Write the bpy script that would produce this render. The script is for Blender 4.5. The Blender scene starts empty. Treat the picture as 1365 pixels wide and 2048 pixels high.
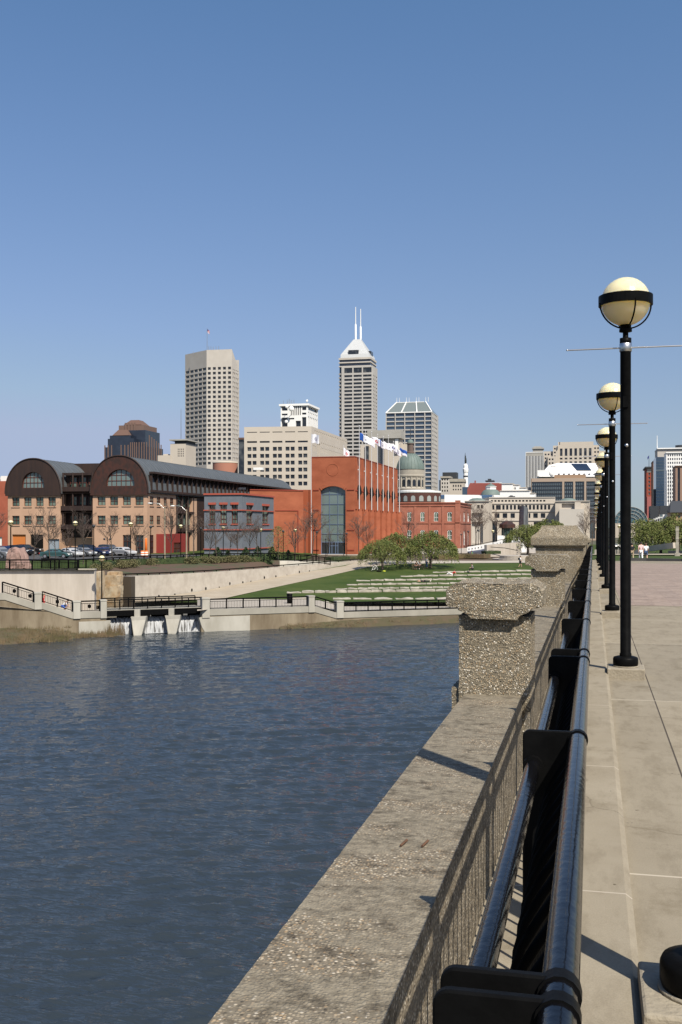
import bpy, math, random
from mathutils import Vector, noise
random.seed(7)
S = bpy.context.scene
COL = S.collection
R = math.radians
# ---------------------------------------------------------------- camera, sky, sun, exposure
F, CX, HY = 2100.0, 682.5, 1054.0
TH = R(13.5); CT = math.cos(TH); ST = math.sin(TH)
CZ = 10.5                                   # eye height above the river
cam = bpy.data.cameras.new('camera'); cam_o = bpy.data.objects.new('camera', cam); COL.objects.link(cam_o)
cam.sensor_fit = 'AUTO'; cam.sensor_width = 36.0; cam.lens = 36.0 * F / 2048.0
cam.shift_y = 30.0 / 2048.0; cam.clip_start = 0.05; cam.clip_end = 12000
cam_o.location = (0, 0, CZ); cam_o.rotation_euler = (math.pi / 2, 0, TH)
S.camera = cam_o
SUN_EL = R(48.5); SX, SY = 0.65, -0.76        # horizontal direction towards the sun
W = bpy.data.worlds.new('World'); S.world = W; W.use_nodes = True
nt = W.node_tree; bg = nt.nodes['Background']
sky = nt.nodes.new('ShaderNodeTexSky'); sky.sky_type = 'NISHITA'; sky.sun_disc = False
sky.sun_elevation = SUN_EL; sky.sun_rotation = math.atan2(SX, SY)
sky.air_density = 2.2; sky.dust_density = 2.0; sky.ozone_density = 1.0; sky.altitude = 200
vm = nt.nodes.new('ShaderNodeVectorMath'); vm.operation = 'MULTIPLY_ADD'; vm.inputs[1].default_value = (1.03, 1.02, 1.74); vm.inputs[2].default_value = (-1.0, -0.90, -2.67)
tc = nt.nodes.new('ShaderNodeTexCoord'); ad = nt.nodes.new('ShaderNodeVectorMath'); ad.inputs[1].default_value = (0, 0, 0.13); nn = nt.nodes.new('ShaderNodeVectorMath'); nn.operation = 'NORMALIZE'
nt.links.new(tc.outputs['Generated'], ad.inputs[0]); nt.links.new(ad.outputs[0], nn.inputs[0]); nt.links.new(nn.outputs[0], sky.inputs[0])
vx = nt.nodes.new('ShaderNodeVectorMath'); vx.operation = 'MAXIMUM'; vx.inputs[1].default_value = (0, 0, 0)
nt.links.new(sky.outputs[0], vm.inputs[0]); nt.links.new(vm.outputs[0], vx.inputs[0]); vn = nt.nodes.new('ShaderNodeVectorMath'); vn.operation = 'MINIMUM'; vn.inputs[1].default_value = (3.6, 4.35, 6.0)
nt.links.new(vx.outputs[0], vn.inputs[0]); nt.links.new(vn.outputs[0], bg.inputs[0])   # a white-balance of the sky
bg.inputs[1].default_value = 0.086
sun = bpy.data.lights.new('sun', 'SUN'); sun.energy = 5.0; sun.angle = R(0.5); sun.color = (1.0, 0.93, 0.82)
sun_o = bpy.data.objects.new('sun', sun); COL.objects.link(sun_o)
sd = Vector((SX * math.cos(SUN_EL) / math.hypot(SX, SY), SY * math.cos(SUN_EL) / math.hypot(SX, SY), math.sin(SUN_EL)))
sun_o.rotation_euler = sd.to_track_quat('Z', 'Y').to_euler(); sun_o.location = (60, -60, 90)
S.view_settings.view_transform = 'Standard'; S.view_settings.look = 'None'
S.view_settings.exposure = 0.38; S.view_settings.gamma = 1.0
S.cycles.max_bounces = 6; S.cycles.diffuse_bounces = 1; S.cycles.glossy_bounces = 3
# ---------------------------------------------------------------- helpers
def lin(c):
    return tuple(((x / 255.0) / 12.92 if x / 255.0 <= 0.04045 else ((x / 255.0 + 0.055) / 1.055) ** 2.4) for x in c)

def mat(name, col, rough=0.85, col2=None, scale=3.0, detail=6.0, bump=0.0, bscale=None, metal=0.0, spec=0.5,
        stretch=(1, 1, 1), lo=0.35, hi=0.65, coat=0.0, fine=0.0):
    m = bpy.data.materials.new(name); m.use_nodes = True
    t = m.node_tree; b = t.nodes['Principled BSDF']
    b.inputs['Base Color'].default_value = (*col, 1); b.inputs['Roughness'].default_value = rough
    b.inputs['Metallic'].default_value = metal; b.inputs['Specular IOR Level'].default_value = spec
    b.inputs['Coat Weight'].default_value = coat
    if col2 or bump:
        g = t.nodes.new('ShaderNodeNewGeometry'); mp = t.nodes.new('ShaderNodeMapping')
        mp.inputs['Scale'].default_value = stretch; t.links.new(g.outputs['Position'], mp.inputs[0])
    if col2:
        n = t.nodes.new('ShaderNodeTexNoise'); n.inputs['Scale'].default_value = scale; n.inputs['Detail'].default_value = detail
        n.inputs['Roughness'].default_value = 0.65
        t.links.new(mp.outputs[0], n.inputs[0])
        r = t.nodes.new('ShaderNodeValToRGB'); r.color_ramp.elements[0].position = lo; r.color_ramp.elements[1].position = hi
        r.color_ramp.elements[0].color = (*col, 1); r.color_ramp.elements[1].color = (*col2, 1)
        t.links.new(n.outputs['Fac'], r.inputs[0])
        t.links.new(r.outputs[0], b.inputs['Base Color'])
    if bump:
        n2 = t.nodes.new('ShaderNodeTexNoise'); n2.inputs['Scale'].default_value = bscale or scale * 6; n2.inputs['Detail'].default_value = 5
        t.links.new(mp.outputs[0], n2.inputs[0])
        bp = t.nodes.new('ShaderNodeBump'); bp.inputs['Strength'].default_value = bump; bp.inputs['Distance'].default_value = 0.02
        t.links.new(n2.outputs['Fac'], bp.inputs['Height']); t.links.new(bp.outputs[0], b.inputs['Normal'])
    return m

def P(px, py, z):
    xc = (px - CX) / F * z
    return Vector((xc * CT - z * ST, xc * ST + z * CT, CZ - (py - HY) / F * z))

def C(px, z, h=0.0):                         # ground point: column, depth, metres below the eye
    v = P(px, HY, z); v.z = CZ - h; return v

def depth(p): return -p[0] * ST + p[1] * CT
def pxof(p): return CX + F * (p[0] * CT + p[1] * ST) / depth(p)

def along(A, d, px):                         # from A along the plan direction d to the column px
    k = (px - CX) / F
    rx, ry = k * CT - ST, k * ST + CT        # plan direction of that column's sight line
    den = d[0] * ry - d[1] * rx
    t = (rx * A[1] - ry * A[0]) / den
    return Vector((A[0] + d[0] * t, A[1] + d[1] * t, A[2]))

WT = {}
class MB:
    def __init__(s): s.v = []; s.f = []; s.m = []; s.s = []
    def add(s, vs, fs, mi=0, sm=False):
        o = len(s.v); s.v += [tuple(x) for x in vs]
        for f in fs: s.f.append(tuple(i + o for i in f)); s.m.append(mi); s.s.append(sm)
    def quad(s, a, b, c, d, mi=0): s.add([a, b, c, d], [(0, 1, 2, 3)], mi)
    def box(s, x0, y0, z0, x1, y1, z1, mi=0):
        s.add([(x0, y0, z0), (x1, y0, z0), (x1, y1, z0), (x0, y1, z0), (x0, y0, z1), (x1, y0, z1), (x1, y1, z1), (x0, y1, z1)],
              [(3, 2, 1, 0), (4, 5, 6, 7), (0, 1, 5, 4), (1, 2, 6, 5), (2, 3, 7, 6), (3, 0, 4, 7)], mi)
    def obox(s, c, a, b, d, mi=0):           # centre + three half axes
        c, a, b, d = Vector(c), Vector(a), Vector(b), Vector(d)
        s.add([c - a - b - d, c + a - b - d, c + a + b - d, c - a + b - d, c - a - b + d, c + a - b + d, c + a + b + d, c - a + b + d],
              [(3, 2, 1, 0), (4, 5, 6, 7), (0, 1, 5, 4), (1, 2, 6, 5), (2, 3, 7, 6), (3, 0, 4, 7)], mi)
    def bar(s, p, q, w, h, mi=0):            # box along p->q, w across in plan, h the other way
        p, q = Vector(p), Vector(q); d = (q - p); L = d.length; d.normalize()
        up = Vector((0, 0, 1)) if abs(d.z) < 0.95 else Vector((0, 1, 0))
        a = d.cross(up).normalized(); b = a.cross(d)
        s.obox((p + q) / 2, d * L / 2, a * w / 2, b * h / 2, mi)
    def tube(s, pts, r, n=8, mi=0, caps=True, sm=True):
        pts = [Vector(p) for p in pts]; rs = r if isinstance(r, (list, tuple)) else [r] * len(pts)
        rings = []; prev = None
        for i, p in enumerate(pts):
            d = (pts[min(i + 1, len(pts) - 1)] - pts[max(i - 1, 0)]).normalized()
            a = prev if prev is not None else (Vector((1, 0, 0)) if abs(d.x) < 0.8 else Vector((0, 1, 0)))
            a = (a - d * a.dot(d)).normalized(); prev = a; b = d.cross(a)
            rings.append([p + (a * math.cos(2 * math.pi * k / n) + b * math.sin(2 * math.pi * k / n)) * rs[i] for k in range(n)])
        vs = [x for g in rings for x in g]
        fs = [(i * n + k, i * n + (k + 1) % n, (i + 1) * n + (k + 1) % n, (i + 1) * n + k) for i in range(len(pts) - 1) for k in range(n)]
        s.add(vs, fs, mi, sm)
        if caps:
            s.add(rings[0], [tuple(range(n - 1, -1, -1))], mi); s.add(rings[-1], [tuple(range(n))], mi)
    def lathe(s, x, y, prof, n=16, mi=0, sm=True, ph=0.0):
        vs = [(x + r * math.cos(ph + 2 * math.pi * k / n), y + r * math.sin(ph + 2 * math.pi * k / n), z) for r, z in prof for k in range(n)]
        fs = [(i * n + k, i * n + (k + 1) % n, (i + 1) * n + (k + 1) % n, (i + 1) * n + k) for i in range(len(prof) - 1) for k in range(n)]
        s.add(vs, fs, mi, sm)
    def ball(s, c, r, n=14, mi=0, sq=(1, 1, 1)):
        m = n // 2
        vs = [(c[0] + r * sq[0] * math.sin(math.pi * i / m) * math.cos(2 * math.pi * k / n), c[1] + r * sq[1] * math.sin(math.pi * i / m) * math.sin(2 * math.pi * k / n),
               c[2] - r * sq[2] * math.cos(math.pi * i / m)) for i in range(m + 1) for k in range(n)]
        s.add(vs, [(i * n + k, i * n + (k + 1) % n, (i + 1) * n + (k + 1) % n, (i + 1) * n + k) for i in range(m) for k in range(n)], mi, True)
    def prism(s, poly, z0, z1, mi=0, top=None):
        n = len(poly)
        s.add([(p[0], p[1], z0) for p in poly] + [(p[0], p[1], z1) for p in poly],
              [(i, (i + 1) % n, n + (i + 1) % n, n + i) for i in range(n)], mi)
        s.add([(p[0], p[1], z1) for p in poly], [tuple(range(n))], mi if top is None else top)
        s.add([(p[0], p[1], z0) for p in poly], [tuple(range(n - 1, -1, -1))], mi)
    def build(s, name, mats, parent=None, at=None, kind=None):
        if not isinstance(mats, (list, tuple)): mats = [mats]
        if parent is not None: off = WT[parent]
        elif at is not None: off = Vector(at)
        else:
            xs = [v[0] for v in s.v]; ys = [v[1] for v in s.v]; zs = [v[2] for v in s.v]
            off = Vector(((min(xs) + max(xs)) / 2, (min(ys) + max(ys)) / 2, min(zs)))
        me = bpy.data.meshes.new(name)
        me.from_pydata([(v[0] - off.x, v[1] - off.y, v[2] - off.z) for v in s.v], [], s.f)
        for m in mats: me.materials.append(m)
        me.polygons.foreach_set('material_index', s.m); me.polygons.foreach_set('use_smooth', s.s)
        me.update()
        o = bpy.data.objects.new(name, me); COL.objects.link(o)
        if parent is not None: o.parent = parent
        else: o.location = off
        WT[o] = off.copy()
        if kind: o['kind'] = kind
        return o

def tag(o, label, cat, group=None):
    o['label'] = label; o['category'] = cat
    if group: o['group'] = group
    return o

def thing(name, label, cat, loc=(0, 0, 0), group=None):
    o = bpy.data.objects.new(name, None); COL.objects.link(o); o.location = loc; o.empty_display_size = 0.3
    WT[o] = Vector(loc); return tag(o, label, cat, group)

def copy_tree(o, parent=None):
    c = o.copy(); COL.objects.link(c)
    if parent is not None: c.parent = parent
    WT[c] = WT[o].copy()
    for ch in KIDS.get(o, []): copy_tree(ch, c)
    return c
KIDS = {}
def kids_index():
    KIDS.clear()
    for o in bpy.data.objects:
        if o.parent: KIDS.setdefault(o.parent, []).append(o)
def dup(proto, label, loc, rz=0.0, group=None, sc=1.0):
    c = copy_tree(proto); c.location = loc; c.rotation_euler = (0, 0, rz); c.scale = (sc, sc, sc); c['label'] = label
    if group: c['group'] = group
    return c
ORD = ['nearest', 'second nearest', 'third nearest', 'fourth nearest', 'fifth nearest', 'sixth nearest', 'seventh nearest', 'eighth nearest',
       'ninth nearest', 'tenth nearest', 'eleventh nearest', 'twelfth nearest', 'thirteenth nearest', 'fourteenth nearest']
NTH = ['first', 'second', 'third', 'fourth', 'fifth', 'sixth', 'seventh', 'eighth', 'ninth', 'tenth', 'eleventh', 'twelfth', 'thirteenth',
       'fourteenth', 'fifteenth', 'sixteenth', 'seventeenth', 'eighteenth', 'nineteenth', 'twentieth'] + ['twenty-' + w for w in ('first', 'second', 'third', 'fourth', 'fifth', 'sixth', 'seventh', 'eighth', 'ninth')]

# wall with recessed window openings.  A is the left end and B the right end seen from outside
def facade(mb, A, B, z0, z1, wins=(), dep=0.25, mi=0, panes=None, arch=None):
    A = Vector((A[0], A[1], 0)); B = Vector((B[0], B[1], 0)); d = B - A; L = d.length; d = d / L; n = Vector((d.y, -d.x, 0))
    pt = lambda u, v, k=0.0: A + d * u + Vector((0, 0, v)) - n * k
    us = sorted(set([0.0, L] + [w[i] for w in wins for i in (0, 1)])); vs = sorted(set([z0, z1] + [w[i] for w in wins for i in (2, 3)]))
    us = [u for u in us if -1e-6 <= u <= L + 1e-6]; vs = [v for v in vs if z0 - 1e-6 <= v <= z1 + 1e-6]
    idx = {}; V = []; Fs = []
    def vid(i, j):
        if (i, j) not in idx: idx[(i, j)] = len(V); V.append(pt(us[i], vs[j]))
        return idx[(i, j)]
    for i in range(len(us) - 1):
        for j in range(len(vs) - 1):
            cu, cv = (us[i] + us[i + 1]) / 2, (vs[j] + vs[j + 1]) / 2
            if any(w[0] < cu < w[1] and w[2] < cv < w[3] for w in wins): continue
            Fs.append((vid(i, j), vid(i + 1, j), vid(i + 1, j + 1), vid(i, j + 1)))
    mb.add(V, Fs, mi)
    for w in wins:
        a, b, c, e = w[:4]; k = w[4] if len(w) > 4 else dep
        for (p, q) in (((a, c), (b, c)), ((b, c), (b, e)), ((b, e), (a, e)), ((a, e), (a, c))):
            mb.quad(pt(*p), pt(*p, k), pt(*q, k), pt(*q), mi)
        if panes is not None: panes.append((pt(a, c, k), pt(b, c, k), pt(b, e, k), pt(a, e, k)))

def emit_panes(root, panes, m, name='window', cap=100):
    def area(q): return (q[1] - q[0]).length * (q[3] - q[0]).length / max(1.0, depth(q[0])) ** 2
    ps = sorted(panes, key=area, reverse=True)
    for q in ps[:cap]:
        b = MB(); b.quad(*q); b.build(name, m, root)
    if len(ps) > cap:
        b = MB()
        for q in ps[cap:]: b.quad(*q)
        b.build(name, m, root, kind='stuff')

class Face:                                  # one facade measured off by columns and rows
    def __init__(s, A, B, z0, z1): s.A, s.B, s.z0, s.z1 = Vector(A), Vector(B), z0, z1; s.d = Vector((B[0] - A[0], B[1] - A[1])); s.L = s.d.length; s.d /= s.L
    def u(s, px):
        q = along(s.A, s.d, px); return (Vector((q.x, q.y)) - Vector((s.A.x, s.A.y))).dot(s.d)
    def v(s, y, px):
        q = along(s.A, s.d, px); return CZ - (y - HY) / F * depth(q)
    def at(s, u, v, k=0.0): return Vector((s.A.x + s.d.x * u + s.d.y * k, s.A.y + s.d.y * u - s.d.x * k, v))
    def wins(s, cols, rows, ref):
        r = [(s.v(b, ref), s.v(a, ref)) for a, b in rows]
        out = []
        for a, b in cols:
            ua, ub = max(0.05, s.u(a)), min(s.L - 0.05, s.u(b))
            if ub > ua:
                for c, e in r: out.append((ua, ub, c, e))
        return out
def steps(x0, w, step, n): return [(x0 + i * step, x0 + i * step + w) for i in range(n)]

def rect(pxl, pxr, z, dep):                  # grid-aligned plan: front-left, front-right, back-right, back-left
    FR = C(pxr, z); FL = along(FR, (1, 0), pxl)
    return [FL, FR, FR + Vector((0, dep, 0)), FL + Vector((0, dep, 0))]
def zh(y, z): return CZ - (y - HY) / F * z
GZ = CZ - 7.2
def shell(root, pts, z0, z1, m, faces=None, pane=None, dep=0.25, roof=None, name='wall', panes_cap=100, pname='window'):
    mb = MB(); panes = []; n = len(pts)
    for i in range(n):
        A, B = pts[i], pts[(i + 1) % n]
        facade(mb, A, B, z0, z1, (faces or {}).get(i, ()), dep, 0, panes)
    mb.add([(p[0], p[1], z1) for p in pts], [tuple(range(n))], 1)
    o = mb.build(name, [m, roof or m], root)
    if pane and panes: emit_panes(root, panes, pane, pname, panes_cap)
    return o
def cap_ring(root, pts, z0, z1, out, m, name='cornice'):     # a projecting course round a plan
    cx = sum(p[0] for p in pts) / len(pts); cy = sum(p[1] for p in pts) / len(pts)
    q = [(p[0] + (out if p[0] > cx else -out), p[1] + (out if p[1] > cy else -out)) for p in pts]
    b = MB(); b.prism(q, z0, z1); return b.build(name, m, root)
# ---------------------------------------------------------------- materials of the foreground
def aggregate(name, scale, dark, mid, pale, bump, cement=None):
    m = bpy.data.materials.new(name); m.use_nodes = True; t = m.node_tree; b = t.nodes['Principled BSDF']
    b.inputs['Roughness'].default_value = 0.85; b.inputs['Specular IOR Level'].default_value = 0.3
    g = t.nodes.new('ShaderNodeNewGeometry')
    v = t.nodes.new('ShaderNodeTexVoronoi'); v.inputs['Scale'].default_value = scale; t.links.new(g.outputs['Position'], v.inputs['Vector'])
    sp = t.nodes.new('ShaderNodeSeparateColor'); t.links.new(v.outputs['Color'], sp.inputs[0])
    r = t.nodes.new('ShaderNodeValToRGB'); e = r.color_ramp.elements
    e[0].position = 0.0; e[0].color = (*dark, 1); e[1].position = 1.0; e[1].color = (*pale, 1)
    for p, c in ((0.3, mid), (0.55, tuple(x * 1.35 for x in mid)), (0.7, (mid[0] * 1.2, mid[1] * 0.95, mid[2] * 0.7)), (0.85, tuple(x * 1.7 for x in mid))):
        k = e.new(p); k.color = (*c, 1)
    t.links.new(sp.outputs[0], r.inputs[0])
    d = t.nodes.new('ShaderNodeMapRange'); d.inputs['From Min'].default_value = 0.30; d.inputs['From Max'].default_value = 0.62
    d.inputs['To Min'].default_value = 1.0; d.inputs['To Max'].default_value = 0.0; t.links.new(v.outputs['Distance'], d.inputs['Value'])
    mx = t.nodes.new('ShaderNodeMix'); mx.data_type = 'RGBA'; mx.inputs[6].default_value = (*tuple(x * 0.62 for x in mid), 1)
    t.links.new(d.outputs[0], mx.inputs[0]); t.links.new(r.outputs[0], mx.inputs[7])
    last = mx.outputs[2]
    n = t.nodes.new('ShaderNodeTexNoise'); n.inputs['Scale'].default_value = 3.2; n.inputs['Detail'].default_value = 7; n.inputs['Roughness'].default_value = 0.7
    mp = t.nodes.new('ShaderNodeMapping'); mp.inputs['Scale'].default_value = (0.7, 1.6, 1); t.links.new(g.outputs['Position'], mp.inputs[0]); t.links.new(mp.outputs[0], n.inputs[0])
    bump_fac = None
    if cement:
        r2 = t.nodes.new('ShaderNodeValToRGB'); r2.color_ramp.elements[0].position = 0.43; r2.color_ramp.elements[1].position = 0.52
        t.links.new(n.outputs['Fac'], r2.inputs[0])
        n3 = t.nodes.new('ShaderNodeTexNoise'); n3.inputs['Scale'].default_value = 38; n3.inputs['Detail'].default_value = 6; t.links.new(g.outputs['Position'], n3.inputs[0])
        r3 = t.nodes.new('ShaderNodeValToRGB'); r3.color_ramp.elements[0].position = 0.3; r3.color_ramp.elements[1].position = 0.72
        r3.color_ramp.elements[0].color = (*tuple(x * 0.55 for x in cement), 1); r3.color_ramp.elements[1].color = (*tuple(x * 1.15 for x in cement), 1)
        t.links.new(n3.outputs['Fac'], r3.inputs[0])
        m2 = t.nodes.new('ShaderNodeMix'); m2.data_type = 'RGBA'
        sc = t.nodes.new('ShaderNodeMath'); sc.operation = 'MULTIPLY'; t.links.new(r2.outputs[0], sc.inputs[0])
        sx_ = t.nodes.new('ShaderNodeSeparateXYZ'); t.links.new(g.outputs['True Normal'], sx_.inputs[0]); ab = t.nodes.new('ShaderNodeMapRange'); ab.inputs['From Min'].default_value = 0.5; ab.inputs['From Max'].default_value = 0.9; ab.inputs['To Max'].default_value = 0.88; az = t.nodes.new('ShaderNodeMath'); az.operation = 'ABSOLUTE'; t.links.new(sx_.outputs[2], az.inputs[0]); t.links.new(az.outputs[0], ab.inputs['Value']); t.links.new(ab.outputs[0], sc.inputs[1])   # cement skim lies on the level top only
        t.links.new(sc.outputs[0], m2.inputs[0]); t.links.new(last, m2.inputs[6]); t.links.new(r3.outputs[0], m2.inputs[7]); last = m2.outputs[2]
    else:
        r2 = t.nodes.new('ShaderNodeValToRGB'); r2.color_ramp.elements[0].position = 0.3; r2.color_ramp.elements[1].position = 0.7
        r2.color_ramp.elements[0].color = (0.72, 0.70, 0.66, 1); r2.color_ramp.elements[1].color = (1, 1, 1, 1); t.links.new(n.outputs['Fac'], r2.inputs[0])
        m2 = t.nodes.new('ShaderNodeMix'); m2.data_type = 'RGBA'; m2.blend_type = 'MULTIPLY'; m2.inputs[0].default_value = 1.0
        t.links.new(last, m2.inputs[6]); t.links.new(r2.outputs[0], m2.inputs[7]); last = m2.outputs[2]
    # dark weathered stains with their own shape
    n4 = t.nodes.new('ShaderNodeTexNoise'); n4.inputs['Scale'].default_value = 9; n4.inputs['Detail'].default_value = 8; n4.inputs['Roughness'].default_value = 0.75
    mp4 = t.nodes.new('ShaderNodeMapping'); mp4.inputs['Scale'].default_value = (0.9, 1.2, 1); mp4.inputs['Location'].default_value = (3, 7, 1)
    t.links.new(g.outputs['Position'], mp4.inputs[0]); t.links.new(mp4.outputs[0], n4.inputs[0])
    r4 = t.nodes.new('ShaderNodeValToRGB'); r4.color_ramp.elements[0].position = 0.36; r4.color_ramp.elements[1].position = 0.50
    r4.color_ramp.elements[0].color = (0.27, 0.25, 0.225, 1); r4.color_ramp.elements[1].color = (1, 1, 1, 1); t.links.new(n4.outputs['Fac'], r4.inputs[0])
    m4 = t.nodes.new('ShaderNodeMix'); m4.data_type = 'RGBA'; m4.blend_type = 'MULTIPLY'; m4.inputs[0].default_value = 0.8 if cement else 0.35
    t.links.new(last, m4.inputs[6]); t.links.new(r4.outputs[0], m4.inputs[7]); last = m4.outputs[2]
    t.links.new(last, b.inputs['Base Color'])
    bp = t.nodes.new('ShaderNodeBump'); bp.inputs['Strength'].default_value = bump; bp.inputs['Distance'].default_value = 0.012
    t.links.new(d.outputs[0], bp.inputs['Height']); t.links.new(bp.outputs[0], b.inputs['Normal'])
    return m
M_pebble = aggregate('pebble_concrete', 100, (0.035, 0.028, 0.02), (0.32, 0.275, 0.20), (0.88, 0.84, 0.75), 0.5)
M_coping = aggregate('weathered_coping', 105, (0.03, 0.024, 0.018), (0.26, 0.217, 0.153), (0.58, 0.52, 0.42), 0.38, cement=(0.24, 0.206, 0.148))

def slab_mat(name, c1, c2, joint, jx, jy, jx0=0.0, jy0=0.0, wx=0.006, wy=0.006, pale=None):
    m = bpy.data.materials.new(name); m.use_nodes = True; t = m.node_tree; b = t.nodes['Principled BSDF']; b.inputs['Roughness'].default_value = 0.9
    b.inputs['Specular IOR Level'].default_value = 0.18
    g = t.nodes.new('ShaderNodeNewGeometry')
    def nz(s, d, st=(1, 1, 1)):
        mp = t.nodes.new('ShaderNodeMapping'); mp.inputs['Scale'].default_value = st; t.links.new(g.outputs['Position'], mp.inputs[0])
        n = t.nodes.new('ShaderNodeTexNoise'); n.inputs['Scale'].default_value = s; n.inputs['Detail'].default_value = d; n.inputs['Roughness'].default_value = 0.7
        t.links.new(mp.outputs[0], n.inputs[0]); return n.outputs['Fac']
    def ramp(src, a, b_, ca, cb):
        r = t.nodes.new('ShaderNodeValToRGB'); r.color_ramp.elements[0].position = a; r.color_ramp.elements[1].position = b_
        r.color_ramp.elements[0].color = (*ca, 1); r.color_ramp.elements[1].color = (*cb, 1); t.links.new(src, r.inputs[0]); return r.outputs[0]
    def mix(f, a, c, mode='MIX'):
        x = t.nodes.new('ShaderNodeMix'); x.data_type = 'RGBA'; x.blend_type = mode
        if isinstance(f, float): x.inputs[0].default_value = f
        else: t.links.new(f, x.inputs[0])
        t.links.new(a, x.inputs[6])
        if isinstance(c, tuple): x.inputs[7].default_value = (*c, 1)
        else: t.links.new(c, x.inputs[7])
        return x.outputs[2]
    base = ramp(nz(0.9, 8), 0.32, 0.68, c1, c2)
    base = mix(0.5, base, ramp(nz(170, 3), 0.35, 0.7, (0.72, 0.72, 0.72), (1.15, 1.15, 1.15)), 'MULTIPLY')
    base = mix(0.55, base, ramp(nz(6, 8, (1, 0.35, 1)), 0.38, 0.52, (0.70, 0.68, 0.65), (1, 1, 1)), 'MULTIPLY')
    base = mix(1.0, base, ramp(nz(14, 2), 0.245, 0.26, (0.35, 0.33, 0.31), (1, 1, 1)), 'MULTIPLY')
    s = t.nodes.new('ShaderNodeSeparateXYZ'); t.links.new(g.outputs['Position'], s.inputs[0])
    vo = t.nodes.new('ShaderNodeTexVoronoi'); vo.feature = 'DISTANCE_TO_EDGE'; vo.inputs['Scale'].default_value = 0.33; wp = t.nodes.new('ShaderNodeTexNoise'); wp.inputs['Scale'].default_value = 2.5; wp.inputs['Detail'].default_value = 6; t.links.new(g.outputs['Position'], wp.inputs[0])
    wa = t.nodes.new('ShaderNodeVectorMath'); wa.operation = 'MULTIPLY_ADD'; wa.inputs[1].default_value = (.5, .5, 0); t.links.new(wp.outputs['Color'], wa.inputs[0]); t.links.new(g.outputs['Position'], wa.inputs[2]); t.links.new(wa.outputs[0], vo.inputs['Vector'])
    base = mix(0.55, base, ramp(vo.outputs['Distance'], 0.0015, 0.004, (0.45, 0.42, 0.38), (1, 1, 1)), 'MULTIPLY')
    base = mix(0.7, base, ramp(nz(2.2, 9), 0.30, 0.42, (0.66, 0.63, 0.58), (1, 1, 1)), 'MULTIPLY')
    if jx and jy:
        cx_ = t.nodes.new('ShaderNodeVectorMath'); cx_.operation = 'MULTIPLY_ADD'; cx_.inputs[1].default_value = (1 / jx, 1 / jy, 0); cx_.inputs[2].default_value = (-jx0 / jx, -jy0 / jy, 0); t.links.new(g.outputs['Position'], cx_.inputs[0])
        fl = t.nodes.new('ShaderNodeVectorMath'); fl.operation = 'FLOOR'; t.links.new(cx_.outputs[0], fl.inputs[0]); wn = t.nodes.new('ShaderNodeTexWhiteNoise'); wn.noise_dimensions = '2D'; t.links.new(fl.outputs[0], wn.inputs['Vector'])
        base = mix(1.0, base, ramp(wn.outputs['Value'], 0.0, 1.0, (0.88, 0.88, 0.88), (1.08, 1.07, 1.05)), 'MULTIPLY')
    def line(out, step, off, w):
        a = t.nodes.new('ShaderNodeMath'); a.operation = 'SUBTRACT'; a.inputs[1].default_value = off; t.links.new(out, a.inputs[0])
        k = t.nodes.new('ShaderNodeMath'); k.operation = 'PINGPONG'; k.inputs[1].default_value = step / 2; t.links.new(a.outputs[0], k.inputs[0])
        c = t.nodes.new('ShaderNodeMath'); c.operation = 'LESS_THAN'; c.inputs[1].default_value = w; t.links.new(k.outputs[0], c.inputs[0]); return c.outputs[0]
    if jx: base = mix(line(s.outputs[0], jx, jx0, wx), base, joint)
    if jy: base = mix(line(s.outputs[1], jy, jy0, wy), base, pale or joint)
    t.links.new(base, b.inputs['Base Color'])
    bp = t.nodes.new('ShaderNodeBump'); bp.inputs['Strength'].default_value = 0.25; bp.inputs['Distance'].default_value = 0.004
    t.links.new(nz(120, 4), bp.inputs['Height']); t.links.new(bp.outputs[0], b.inputs['Normal'])
    return m
M_deck = slab_mat('deck_concrete', (0.242, 0.207, 0.150), (0.30, 0.262, 0.195), (0.07, 0.058, 0.045), 2.6, 5.2, 0.565, 5.1, 0.006, 0.009, (0.42, 0.37, 0.29))  # cross joint lines coloured pale to show sunlit slab edges
M_kerb = slab_mat('kerb_concrete', (0.252, 0.215, 0.155), (0.312, 0.273, 0.205), (0.1, 0.09, 0.07), 0, 2.45, 0, 4.62, 0.005, 0.006, (0.40, 0.35, 0.28))
M_pink = slab_mat('pink_pavers', (0.275, 0.212, 0.172), (0.345, 0.275, 0.228), (0.25, 0.19, 0.155), 0.4, 0.4, 0.1, 0.1, 0.010, 0.03, (0.21, 0.165, 0.14))
M_black = mat('black_enamel', (0.004, 0.004, 0.005), 0.14, col2=(0.012, 0.011, 0.009), scale=14, lo=0.56, hi=0.74, detail=8, spec=0.33, bump=0.06, bscale=40)
M_blackmatt = mat('black_satin_metal', (0.003, 0.003, 0.003), 0.45, col2=(0.006, 0.006, 0.006), scale=9, bump=0.06, bscale=60, spec=0.05)
M_picket = mat('black_picket_paint', (0.0025, 0.0025, 0.0025), 0.7, spec=0.03)
M_steel = mat('brushed_steel', (0.55, 0.55, 0.55), 0.35, metal=1.0)
M_globe = mat('cream_globe', (0.66, 0.56, 0.34), 0.25, col2=(0.69, 0.60, 0.38), scale=2, spec=0.5)
_g = M_globe.node_tree.nodes['Principled BSDF']; _g.inputs['Subsurface Weight'].default_value = 0.9; _g.inputs['Subsurface Radius'].default_value = (0.32, 0.26, 0.15); _g.inputs['Subsurface Scale'].default_value = 2.2
M_plinth = mat('plinth_concrete', (0.24, 0.205, 0.15), 0.85, col2=(0.31, 0.27, 0.20), scale=6, bump=0.4, bscale=50)
M_rust = mat('rusty_iron', (0.07, 0.035, 0.018), 0.85, col2=(0.12, 0.06, 0.03), scale=30)
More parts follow.
